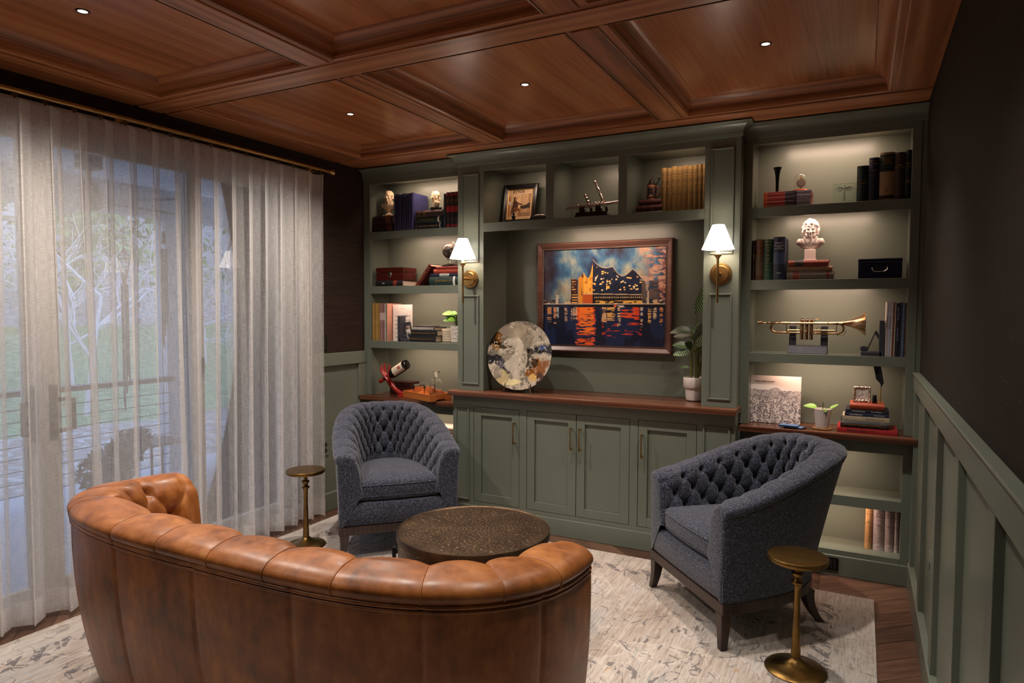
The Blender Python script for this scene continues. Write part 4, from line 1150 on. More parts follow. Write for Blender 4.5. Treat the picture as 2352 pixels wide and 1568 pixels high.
# ---- left counter: hand bottle holder, bottle, box, tray, glasses, decanter
z = SCT + .0006
RED = simple('red_lacquer', '#8c1c1a', .25, 0, .18, 60)
def hand():
    t = thing('hand_sculpture', 'glossy red hand sculpture holding a tilted wine bottle on the left counter', 'sculpture', (-2.50, .12, z))
    m = MB()
    # wrist rises from its foot on the counter to the left, palm and fingers open upward
    W = [(.075, .0, .012), (.045, .0, .022), (.005, 0, .048), (-.035, 0, .085), (-.062, 0, .118)]
    m.tube(W, [.022, .020, .0175, .021, .022], 12, flat=.8)
    m.tube([(-.035, .012, .085), (-.066, .014, .120), (-.085, .012, .140)], [.016, .018, .012], 10)
    m.tube([(-.035, -.014, .088), (-.060, -.016, .122), (-.076, -.016, .142)], [.014, .016, .011], 10)
    fingers = [
        [(-.062, -.022, .125), (-.088, -.026, .155), (-.112, -.026, .190), (-.118, -.024, .222)],
        [(-.070, -.008, .130), (-.098, -.008, .165), (-.116, -.004, .205), (-.120, .002, .240)],
        [(-.078, .008, .135), (-.100, .012, .170), (-.108, .016, .210), (-.106, .020, .243)],
        [(-.078, .022, .132), (-.090, .034, .165), (-.086, .042, .200), (-.078, .046, .228)],
        [(-.040, -.016, .092), (-.026, -.036, .118), (-.030, -.042, .150), (-.040, -.042, .178)]]
    for k, f in enumerate(fingers):
        P = [np.array(p) for p in f]; Q = []; n = 10
        for i in range(n):
            s_ = i / (n - 1) * 3; j = min(int(s_), 2); Q.append(tuple(P[j] * (1 - (s_ - j)) + P[j + 1] * (s_ - j)))
        r0 = .0088 if k < 4 else .0095
        R_ = [r0 * (1 - .35 * i / (n - 1)) * (1 + .10 * math.exp(-((i / (n - 1) * 3) % 1 - .0) ** 2 / .02)) for i in range(n)]; R_[-1] = r0 * .35
        m.tube(Q, R_, 10)
    o = obj('hand', m, RED, t, smooth=180)
    rm = o.modifiers.new('weld', 'REMESH'); rm.mode = 'VOXEL'; rm.voxel_size = .0028; rm.use_smooth_shade = True
    sm_ = o.modifiers.new('soften', 'SMOOTH'); sm_.factor = .5; sm_.iterations = 3
    obj('foot_plate', MB().lathe([(0, 0), (.034, 0), (.034, .004), (.026, .010), (0, .012)], 24, (.066, 0, 0)), RED, t, smooth=40)
hand()
def bottle():
    d = Vector((.86, .0, .50)).normalized(); p0 = Vector((-2.640, .118, z + .098))
    M = Matrix.Translation(p0) @ d.to_track_quat('Z', 'Y').to_matrix().to_4x4()
    t = thing('wine_bottle', 'dark wine bottle with cream label lying tilted in the red hand', 'bottle', M=M)
    t['holds'] = 'red hand'
    obj('bottle', MB().lathe([(.0, .012), (.012, .012), (.012, .075), (.014, .085), (.022, .105), (.034, .128), (.0365, .145), (.0365, .285), (.034, .297), (.026, .300), (.0, .296)], 36), simple('dark_bottle_glass', '#0d0a0a', .08, 0, .02), t, smooth=40)
    obj('neck_foil', MB().lathe([(.0, 0), (.0135, 0), (.0142, .003), (.0142, .045), (.0128, .047)], 24), simple('red_foil', '#a01d1b', .35, .3), t, smooth=40)
    lab = NT('cream_wine_label'); sp = lab.n('ShaderNodeSeparateXYZ'); tc = lab.n('ShaderNodeTexCoord'); lab.l(tc.outputs['Object'], sp.inputs[0])
    band = lab.math('GREATER_THAN', lab.noise(lab.coord((1, 1, 90)), 3, 1), .6)
    lab.set(color=lab.mix(lab.math('MULTIPLY', band, .25), s2l('#d9cbb4'), s2l('#b5583f')), rough=.6)
    ax = M.to_3x3().inverted() @ Vector((0.3, -1, .25)); a = math.atan2(ax.y, ax.x)
    l_ = MB().lathe([(.0369, .165), (.0369, .270)], 20, a0=a - 1.15, a1=a + 1.15)
    lo = obj('label', l_, lab.m, t, smooth=180)
    c = MB(); cz = .235
    P = []
    for k in range(20):
        q = 2 * PI * k / 20; P.append((.0372 * math.cos(a + .30 * math.cos(q)), .0372 * math.sin(a + .30 * math.cos(q)), cz + .014 * math.sin(q)))
    P.append((.0374 * math.cos(a), .0374 * math.sin(a), cz)); c.add(P, [(k, (k + 1) % 20, 20) for k in range(20)])
    obj('label_emblem', c, plain('#b04a38'), lo)
bottle()
def redbox():
    t = thing('wooden_box', 'dark red wooden box standing behind the hand and bottle', 'box', (-2.50, .235, z))
    M = wood('dark_cherry_box', '#1c0806', '#33100c', '#421a13', 'x', 1.2, .3, .03, ring=.06)
    obj('body', MB().box(-.10, .10, -.05, .07, 0, .055), M, t, bevel=.003)
    obj('lid', MB().box(-.095, .095, -.045, .065, .057, .098), M, t, bevel=.003)
redbox()
def tray():
    t = thing('serving_tray', 'honey wood serving tray with handle slots holding tumblers and decanter', 'tray', (-2.20, .108, z), math.radians(-21))
    M = wood('honey_wood', '#7a3c18', '#a85c2a', '#c47a3f', 'x', 1.2, .3, .03, ring=.06)
    w, d = .345, .185
    obj('tray_base', MB().box(-w / 2 + .01, w / 2 - .01, -d / 2 + .01, d / 2 - .01, .008, .016), M, t)
    for s_ in (-1, 1):
        obj('side_rail', MB().box(-w / 2, w / 2, s_ * d / 2 - .005, s_ * d / 2 + .005, 0, .050), M, t, bevel=.0015)
    for s_ in (-1, 1):
        # end rails with an arched hand hole
        prof_ = [(-d / 2 + .006, 0), (-.045, 0), (-.032, .012), (.032, .012), (.045, 0), (d / 2 - .006, 0), (d / 2 - .006, .050), (-d / 2 + .006, .050)]
        obj('end_rail', MB().prism(prof_, s_ * w / 2 - .005, s_ * w / 2 + .005, 'x'), M, t, bevel=.001)
tray()
def glassy(o):
    import bmesh
    bm = bmesh.new(); bm.from_mesh(o.data); bmesh.ops.recalc_face_normals(bm, faces=bm.faces); bm.to_mesh(o.data); bm.free(); return o
def tumbler(label, x, y):
    t = thing('tumbler', label, 'glass', (x, y, z + .0165), group='upturned tumblers')
    glassy(obj('glass_body', MB().lathe([(.0, .086), (.036, .086), (.039, .082), (.039, .0), (.0365, 0), (.0365, .070), (.033, .072), (.0, .072)], 32), GLASS, t, smooth=40))
tumbler('upturned clear tumbler at the front of the wooden tray', -2.262, .098); tumbler('upturned clear tumbler behind the front one on the tray', -2.208, .158)
def decanter():
    t = thing('decanter', 'clear glass decanter with flared stopper on the wooden tray', 'decanter', (-2.108, .095, z + .0165))
    pr = [(.0, 0), (.042, 0), (.048, .005), (.0495, .02), (.0495, .085), (.046, .108), (.034, .126), (.018, .136), (.0145, .144), (.016, .150), (.0135, .150), (.0125, .144), (.015, .134), (.032, .122), (.0435, .106), (.047, .085), (.047, .018), (.044, .012), (.0, .010)]
    glassy(obj('glass_body', MB().lathe(pr, 40), GLASS, t, smooth=40))
    glassy(obj('stopper', MB().lathe([(.0, .142), (.009, .142), (.012, .152), (.018, .170), (.025, .180), (.026, .185), (.024, .188), (.0, .188)], 28), GLASS, t, smooth=40))
    glassy(obj('whisky', MB().lathe([(.0, .0105), (.0425, .0125), (.046, .018), (.0465, .024), (.0, .024)], 40), m_glass('amber_whisky', (.85, .45, .15, 1), 1.36), t, smooth=40))
decanter()
# ---- busts: primitives welded into one continuous sculpted surface
def bust(parent, mat_, sc, hair='wild', seed=1, sh=.92):
    """head height (chin to crown) = 1 unit * sc, origin under the shoulders, face towards -y"""
    m = MB(); rng = np.random.default_rng(seed); E = lambda c, r, rot=None: m.ellip(c, r, rot)
    RY = lambda d: Matrix.Rotation(math.radians(d), 3, 'Y'); RX = lambda d: Matrix.Rotation(math.radians(d), 3, 'X')
    E((0, .06, .12), (.38, .46, .45)); E((0, -.06, -.08), (.32, .36, .50)); E((0, -.13, -.36), (.235, .25, .22)); E((0, -.33, -.47), (.105, .09, .085))
    E((0, -.435, -.09), (.055, .09, .17), RX(-14)); E((0, -.50, -.19), (.075, .075, .055)); E((.06, -.46, -.20), (.045, .05, .04)); E((-.06, -.46, -.20), (.045, .05, .04))
    for s_ in (-1, 1):
        E((s_ * .15, -.385, .075), (.15, .075, .045), RY(s_ * 10)); E((s_ * .15, -.355, -.005), (.072, .055, .045)); E((s_ * .19, -.335, -.15), (.12, .09, .10)); E((s_ * .36, .03, -.06), (.04, .09, .12))
    E((0, -.395, -.30), (.115, .055, .026)); E((0, -.385, -.355), (.095, .055, .032)); E((0, -.385, -.245), (.06, .04, .05)); E((0, -.34, .22), (.24, .12, .16))
    n0 = len(m.v)
    E((0, .08, -.62), (.20, .21, .40)); E((0, .10, -1.10), (sh, .36, .36)); E((0, .10, -1.30), (sh * .74, .32, .30)); E((0, .08, -1.46), (.34, .24, .18))
    for s_ in (-1, 1):
        E((s_ * .22, -.10, -.66), (.10, .16, .20), RY(s_ * 22)); E((s_ * .30, -.19, -.98), (.085, .08, .36), RY(s_ * 24)); E((s_ * .46, -.14, -1.08), (.10, .08, .30), RY(s_ * 30)); E((s_ * .72, .05, -1.05), (.18, .26, .24))
    E((0, -.17, -.72), (.15, .14, .14)); E((.03, -.23, -.86), (.11, .09, .13)); E((-.03, -.22, -1.0), (.09, .08, .16)); E((.01, -.18, -1.18), (.07, .08, .20))
    m.v[n0:] = [(x, y, z_ + .24) for x, y, z_ in m.v[n0:]]
    if hair == 'wild':
        k = 0
        while k < 120:
            d = rng.normal(0, 1, 3); d /= np.linalg.norm(d)
            if d[2] < -.55 or (d[1] < -.30 and d[2] < .50): continue
            k += 1; q = rng.uniform(.88, 1.12); c = d * np.array([.47, .50, .50]) * q + np.array([0, .06, .12])
            r = rng.uniform(.09, .15); E(tuple(c), (r * .8, r * .7, r * 1.6), Matrix.Rotation(rng.uniform(0, 3), 3, Vector(tuple(d))) @ RX(rng.uniform(-60, 60)))
        for s_ in (-1, 1):
            for z_ in (.20, .02, -.14, -.28): E((s_ * rng.uniform(.42, .52), -.06 + .08 * rng.random(), z_), (.10, .13, .12), RX(rng.uniform(-30, 30)))
        for x_ in (-.2, -.05, .1, .24): E((x_, -.33, .42 + .08 * rng.random()), (.10, .10, .11))
    else:
        E((0, .10, .20), (.42, .46, .42)); E((0, -.22, .42), (.28, .16, .15)); E((0, .48, -.30), (.15, .12, .26)); E((0, .50, -.62), (.09, .08, .22))
        for s_ in (-1, 1):
            for z_ in (.10, -.06, -.22): E((s_ * .42, .04, z_), (.09, .20, .085))
    m.xform(Matrix.Translation((0, 0, 1.36 * sc)) @ Matrix.Diagonal((sc, sc, sc, 1)))
    o = obj('figure', m, mat_, parent, smooth=180)
    r_ = o.modifiers.new('weld', 'REMESH'); r_.mode = 'VOXEL'; r_.voxel_size = sc * .027; r_.use_smooth_shade = True
    q_ = o.modifiers.new('soften', 'SMOOTH'); q_.factor = .5; q_.iterations = 2
    return o
def bust_small(label, x, y, z_, sc, mat_, rz, base, seed):
    t = thing('bust', label, 'bust', (x, y, z_), rz)
    if base == 'socle':
        obj('socle', MB().box(-.036, .036, -.036, .036, 0, .012).lathe([(.030, .012), (.026, .018), (.015, .026), (.014, .036), (.020, .042), (.022, .048), (.014, .050)], 28), mat_, t, smooth=40); z0 = .049
    else:
        obj('plinth', MB().box(-.056, .056, -.04, .04, 0, .020), simple('black_plinth', '#17110f', .3), t, bevel=.002); z0 = .0195
    o = bust(t, mat_, sc, 'wig', seed, .98); o.location.z = z0
bust_small('cream bust of a wigged man on a round socle, left end of the top shelf', -2.600, .19, S1T + .1210, .076, CREAMRESIN, .1, 'socle', 3)
bust_small('cream bust of a wigged man on a black plinth above the book stack', -2.176, .19, S1T + .1380, .064, CREAMRESIN, -.85, 'plinth', 8)
# ------------------------------------------------------------------ centre cubbies
z = S1T + .0006
def frame_rect(m, w, h, fw, prof_, mi=0):
    """mitred frame round w x h (outer); prof_: (inset, y) pairs from outer back to inner"""
    rings = []
    for e, y in prof_:
        rings.append([(-w / 2 + e, y, e), (w / 2 - e, y, e), (w / 2 - e, y, h - e), (-w / 2 + e, y, h - e)])
    for k in range(len(rings) - 1):
        for q in range(4):
            q2 = (q + 1) % 4
            m.add([rings[k][q], rings[k][q2], rings[k + 1][q2], rings[k + 1][q]], [(0, 1, 2, 3)], mi)
    return m
def ell(u, v, cx, cy, rx, ry, rot=0):
    c, s = math.cos(rot), math.sin(rot); x = u - cx; y = v - cy
    return ((x * c + y * s) / rx) ** 2 + ((-x * s + y * c) / ry) ** 2 < 1
def cap(u, v, x0, y0, x1, y1, r0, r1=None, asp=1.35):
    r1 = r0 if r1 is None else r1
    dx, dy = x1 - x0, (y1 - y0) * asp; t = np.clip(((u - x0) * dx + (v - y0) * asp * dy) / (dx * dx + dy * dy + 1e-9), 0, 1)
    d = np.hypot(u - x0 - t * dx, (v - y0) * asp - t * dy); return d < r0 + (r1 - r0) * t
def mag_img(u, v):
    n = fbm(u, v, 9, 12, 5); n2 = fbm(u, v, 40, 50, 6, 2)
    img = np.ones(u.shape + (3,)) * l3('#d8b98e')
    pic = (u > .03) & (u < .965) & (v > .085) & (v < .865)
    bg = l3('#dcb98a') * (.75 + .5 * n)[..., None]
    img = np.where(pic[..., None], bg, img)
    img = put(img, pic & (u > .52), l3('#9a7450') * 1.0, .55 * (.4 + n))
    img = put(img, pic & (u > .84), l3('#6a432a'), .55)
    img = put(img, pic & (u < .12) & (v < .8), l3('#a8552e'), .7)
    img = put(img, pic & (v < .27), l3('#a97b4e'), .5); img = put(img, pic & (v < .22) & (u > .45), l3('#5d4530'), .45 + .5 * (n2 - .3))
    img = put(img, (cap(u, v, .02, .60, .15, .52, .045)), l3('#e8e0d6'), .9)
    dk = l3('#4a2c18')
    img = put(img, cap(u, v, .16, .56, .16, .18, .012) | cap(u, v, .16, .56, .22, .585, .012) | cap(u, v, .17, .32, .2, .1, .01), l3('#2b1a10'))
    img = put(img, cap(u, v, .33, .56, .30, .33, .115, .125), dk); img = put(img, cap(u, v, .28, .34, .30, .22, .10, .08), l3('#56331c'))
    img = put(img, cap(u, v, .34, .36, .52, .31, .07, .055) | cap(u, v, .52, .31, .50, .14, .05, .03), l3('#7a4a26')); img = put(img, cap(u, v, .33, .24, .33, .13, .03), l3('#c9b598'))
    img = put(img, cap(u, v, .40, .54, .62, .485, .042, .03), l3('#5f3b20'))
    img = put(img, ell(u, v, .335, .705, .065, .052), l3('#c79464')); img = put(img, cap(u, v, .275, .73, .265, .63, .045, .035) & ~ell(u, v, .35, .70, .055, .05), l3('#3c2616'))
    img = put(img, cap(u, v, .37, .64, .42, .60, .02), l3('#d9c4a4'))
    inst = ((u > .53) & (u < .93) & (v > .33 + (u - .6) * .12) & (v < .44 + (u - .53) * .28)); img = put(img, inst, l3('#2c1a10'))
    img = put(img, cap(u, v, .62, .47, .78, .50, .02) & (n2 > .4), l3('#c9a878'), .8)
    for x0, x1 in ((.56, .50), (.60, .66), (.84, .78), (.86, .90)): img = put(img, cap(u, v, x0, .36, (x0 + x1) / 2, .25, .018) | cap(u, v, (x0 + x1) / 2, .25, x1, .12, .014), l3('#a8834f'))
    img = put(img, (v > .03) & (v < .06) & (n2 > .5) & (u > .08) & (u < .92), l3('#7a6a50'), .6)
    return img
def magazine_frame():
    w, h = .262, .292
    M = Matrix.Translation((-1.505, .20, z + .0042)) @ Matrix.Rotation(math.radians(3), 4, 'Z') @ Matrix.Rotation(math.radians(-12), 4, 'X')
    t = thing('picture_frame', 'black framed vintage music magazine cover leaning in the left cubby', 'picture frame', M=M)
    m = frame_rect(MB(), w, h, .034, [(0, .018), (0, .0), (.004, -.006), (.016, -.007), (.024, .0), (.028, -.002), (.034, .002), (.036, .006)])
    obj('frame', m, simple('black_frame_wood', '#120e0d', .28), t, smooth=30)
    g = frame_rect(MB(), w - .07, h - .07, .01, [(0, .006), (.003, .0035), (.007, .006)]); g.xform(Matrix.Translation((0, 0, .035)))
    obj('gilt_fillet', g, GOLD, t)
    obj('backing', MB().box(-w / 2 + .001, w / 2 - .001, .0085, .018, .001, h - .001), simple('brown_kraft', '#3c2a1c', .8), t)
    p = painted('magazine_cover', w - .08, h - .08, 150, 190, mag_img, PRINT, t, Matrix.Translation((0, .007, .04)))
    tm = text_mb('ETVDE', .030, bold=.03); tm.xform(Matrix.Translation((-.013, .0062, h - .052)))
    q = text_mb('MUSIC', .0085, space=1.3); q.xform(Matrix.Translation((.058, .0062, h - .047))); tm.merge(q)
    q = text_mb('MAGAZINE', .0085, space=1.2); q.xform(Matrix.Translation((.058, .0062, h - .057))); tm.merge(q)
    q = text_mb('THE', .007); q.xform(Matrix.Translation((-.078, .0062, h - .048))); tm.merge(q)
    obj('masthead', tm, DARKINK, t)
magazine_frame()
def figurine():
    t = thing('figurine', 'tiny dark figurine standing in front of the framed magazine', 'figurine', (-1.462, .060, z))
    m = MB().lathe([(.0, 0), (.014, 0), (.0155, .004), (.012, .014), (.010, .026), (.0135, .036), (.012, .042), (.005, .046), (.0075, .052), (.0085, .057), (.006, .063), (.0, .065)], 20)
    obj('body', m, simple('dark_bronze_figurine', '#1b1412', .4, .2), t, smooth=60)
    obj('feet', MB().lathe([(.0, 0), (.006, 0), (.006, .004), (.0, .006)], 12, (-.009, -.012, 0)).lathe([(.0, 0), (.006, 0), (.006, .004), (.0, .006)], 12, (.009, -.012, 0)), simple('pale_feet', '#9a8470', .5), t, smooth=60)
figurine()
def case():
    t = thing('instrument_case', 'small open black case with a silver piece on it, right side of the left cubby', 'case', (-1.285, .085, z))
    obj('case_body', MB().box(-.068, .062, 0, .11, 0, .036), simple('black_leatherette', '#15100e', .5), t, bevel=.003)
    obj('rim', MB().box(-.071, .064, -.003, .113, .0, .006), simple('maroon_trim', '#34110d', .4), t, bevel=.001)
    m = MB().tube([(-.05, .03, .042), (-.02, .032, .046), (.02, .04, .044)], [.004, .006, .004], 10).lathe([(.0, 0), (.012, .0), (.014, .005), (.0, .008)], 18, (-.022, .035, .040))
    obj('silver_piece', m, SILVER, t, smooth=60)
case()
def flute():
    t = thing('flute_stand', 'black wooden stand holding a dismantled silver flute in the middle cubby', 'stand', (-.925, .115, z))
    m = MB().prism([(-.115, 0), (.125, 0), (.105, .028), (.085, .040), (-.095, .040)], -.035, .05)
    obj('base', m, BLACKP, t, bevel=.002)
    for x in (-.065, .045): obj('cradle', MB().box(x - .018, x + .018, -.02, .012, .04, .062).box(x - .018, x + .018, -.022, -.016, .06, .074), BLACKP, t, bevel=.002)
    for x in (-.018, .085): obj('peg', MB().lathe([(.009, .04), (.009, .064), (.007, .07), (0, .071)], 16, (x, .03, 0)), BLACKP, t, smooth=40)
    f = thing('flute', 'silver flute body with keys lying across the black stand', 'flute', (-.925, .112, z + .0775))
    X0, X1 = -.178, .184
    obj('tube', MB().tube([(X0, -.004, -.006), (X1, -.004, .016)], .0090, 20).tube([(X1 - .05, -.004, .013), (X1 - .046, -.004, .0132)], .0102, 20), SILVER, f, smooth=40)
    k = MB().lathe([(.0, .004), (.0055, .0042), (.0072, .0028), (.0076, 0), (.0, -.003)], 18)
    first = None
    for i in range(11):
        x = X0 + .018 + i * .0235; M = Matrix.Translation((x, -.012, .006 + (x - X0) * .06)) @ Matrix.Rotation(math.radians(38), 4, 'X')
        if first is None: first = obj('key', k, SILVER, f, smooth=50); first.matrix_local = M
        else:
            c = first.copy(); COL.objects.link(c); c.parent = f; c.matrix_local = M
    obj('key_rod', MB().tube([(X0 + .02, .004, .008), (X1 - .08, .004, .026)], .0016, 8).tube([(X0 + .05, .0, .012), (X1 - .12, .0, .026)], .0018, 8), SILVER, f, smooth=40)
    d = Vector((-.46, .05, 1)).normalized(); M = Matrix.Translation((-.841, .148, z + .064)) @ d.to_track_quat('Z', 'Y').to_matrix().to_4x4()
    h = thing('flute_headjoint', 'engraved flute head joint standing slanted on a peg, the taller piece', 'flute', M=M)
    obj('tube', MB().lathe([(.0105, .008), (.0105, .10), (.0092, .104), (.0092, .185), (.0105, .188), (.0115, .193), (.0105, .197), (.0, .198)], 22), SILVER, h, smooth=40)
    obj('lip_plate', MB().lathe([(.0112, .108), (.0125, .115), (.0125, .140), (.0112, .150)], 22), simple('bright_silver', '#d8cbc0', .25, 1.0), h, smooth=40)
    e = MB().lathe([(.0, .0), (.0042, 0)], 16); ax = M.to_3x3().inverted() @ Vector((.35, -1, .1)); a = math.atan2(ax.y, ax.x)
    e.xform(Matrix.Translation((.0129 * math.cos(a), .0129 * math.sin(a), .13)) @ Vector((math.cos(a), math.sin(a), 0)).to_track_quat('Z', 'Y').to_matrix().to_4x4()); obj('mouth_hole', e, BLACKP, h)
    M = Matrix.Translation((-.944, .146, z + .064)) @ d.to_track_quat('Z', 'Y').to_matrix().to_4x4()
    j = thing('flute_footjoint', 'short flute foot joint with round keys standing slanted on a peg', 'flute', M=M)
    obj('tube', MB().lathe([(.0102, .008), (.0095, .08), (.0105, .083), (.0105, .108), (.0, .109)], 22), SILVER, j, smooth=40)
    first = None
    for i, zz in enumerate((.03, .052, .076)):
        K = Matrix.Translation((.0105 * math.cos(a), .0105 * math.sin(a), zz)) @ Vector((math.cos(a), math.sin(a), 0)).to_track_quat('Z', 'Y').to_matrix().to_4x4()
        if first is None: first = obj('key', MB().lathe([(.0, .006), (.008, .0055), (.0095, .004), (.0098, .0), (.0, -.003)], 20), SILVER, j, smooth=50); first.matrix_local = K
        else:
            c = first.copy(); COL.objects.link(c); c.parent = j; c.matrix_local = K
flute()
lying('mottled grey book at the bottom of the stack under the beer stein', -.640, -.468, .021, z, '#4a4238', y=.10, d=.17)
lying('dark red leather book in the middle of the stack under the beer stein', -.632, -.470, .038, z + .021, '#451512', y=.105, d=.16, bands=((.30, .31, 'gold'), (.62, .63, 'gold')))
lying('dark red leather book directly under the beer stein', -.615, -.478, .034, z + .059, '#4a1714', y=.11, d=.15)
def stein():
    t = thing('beer_stein', 'small decorated ceramic beer stein with pewter lid on the red books', 'stein', (-.560, .185, z + .0936), .15)
    c = NT('painted_stein'); n1 = c.noise(c.coord(), 55, 3, .6); sp = c.n('ShaderNodeSeparateXYZ'); tc = c.n('ShaderNodeTexCoord'); c.l(tc.outputs['Object'], sp.inputs[0])
    mid = c.math('MULTIPLY', c.math('GREATER_THAN', sp.outputs['Z'], .026), c.math('LESS_THAN', sp.outputs['Z'], .078))
    c.set(color=c.mix(mid, s2l('#6d4330'), c.ramp(n1, [(.40, s2l('#1c1a22')), (.5, s2l('#38333c')), (.58, s2l('#a07a5a')), (.7, s2l('#c09a78'))])), rough=.3); c.bump(n1, .6, .003)
    obj('body', MB().lathe([(.0, 0), (.033, 0), (.034, .006), (.031, .010), (.031, .018), (.0325, .022), (.0325, .028), (.0305, .032), (.0295, .07), (.0305, .076), (.031, .082), (.0285, .088), (.0, .088)], 36), c.m, t, smooth=40)
    obj('rim_band', MB().lathe([(.0288, .086), (.0295, .09), (.029, .098), (.0275, .1)], 36), simple('tan_ceramic', '#a5714c', .4), t, smooth=40)
    obj('lid', MB().lathe([(.031, .099), (.031, .103), (.024, .110), (.016, .125), (.007, .136), (.0045, .142), (.006, .146), (.0, .150)], 30), SILVER, t, smooth=40)
    obj('handle', MB().tube([(.030, -.004, .082), (.046, -.006, .080), (.052, -.006, .062), (.046, -.006, .042), (.029, -.004, .032)], [.0055, .005, .005, .005, .0045], 10), simple('tan_ceramic', '#a5714c'), t, smooth=60)
    obj('thumb_lever', MB().tube([(.028, 0, .104), (.038, 0, .116), (.044, 0, .132)], [.003, .0028, .0025], 8).lathe([(.0, 0), (.006, .002), (.007, .008), (.004, .013), (0, .014)], 14, (.045, 0, .130)), simple('dark_pewter', '#2c2622', .35, .8), t, smooth=50)
stein()
edges = [-.481, -.449, -.420, -.387, -.353, -.321, -.289, -.260, -.234, -.210]
words = ('next to the beer stein', 'second', 'third', 'fourth', 'fifth', 'sixth', 'seventh', 'eighth', 'last against the pilaster')
for i in range(9):
    hh = .276 + (.004 if i in (2, 4, 7) else 0) - (.004 if i == 1 else 0)
    standing('tall olive gold antique volume, %s in the row of nine' % words[i], edges[i], edges[i + 1], hh, z, ('#6f5526', '#6a5022', '#735828')[i % 3], y=.115, d=.18, group='olive gold antique volumes', bands=tuple((a, a + .006, '#3d2d12') for a in (.90, .84, .70, .40, .12)), text=(('HISTORY', .80, .0065, 'h'), ('OF', .775, .005, 'h'), ('MUSIC', .75, .0065, 'h'), ('O', .60, .018, 'h'), ('VOL', .50, .006, 'h'), ('%d' % (i + 1), .46, .009, 'h')))

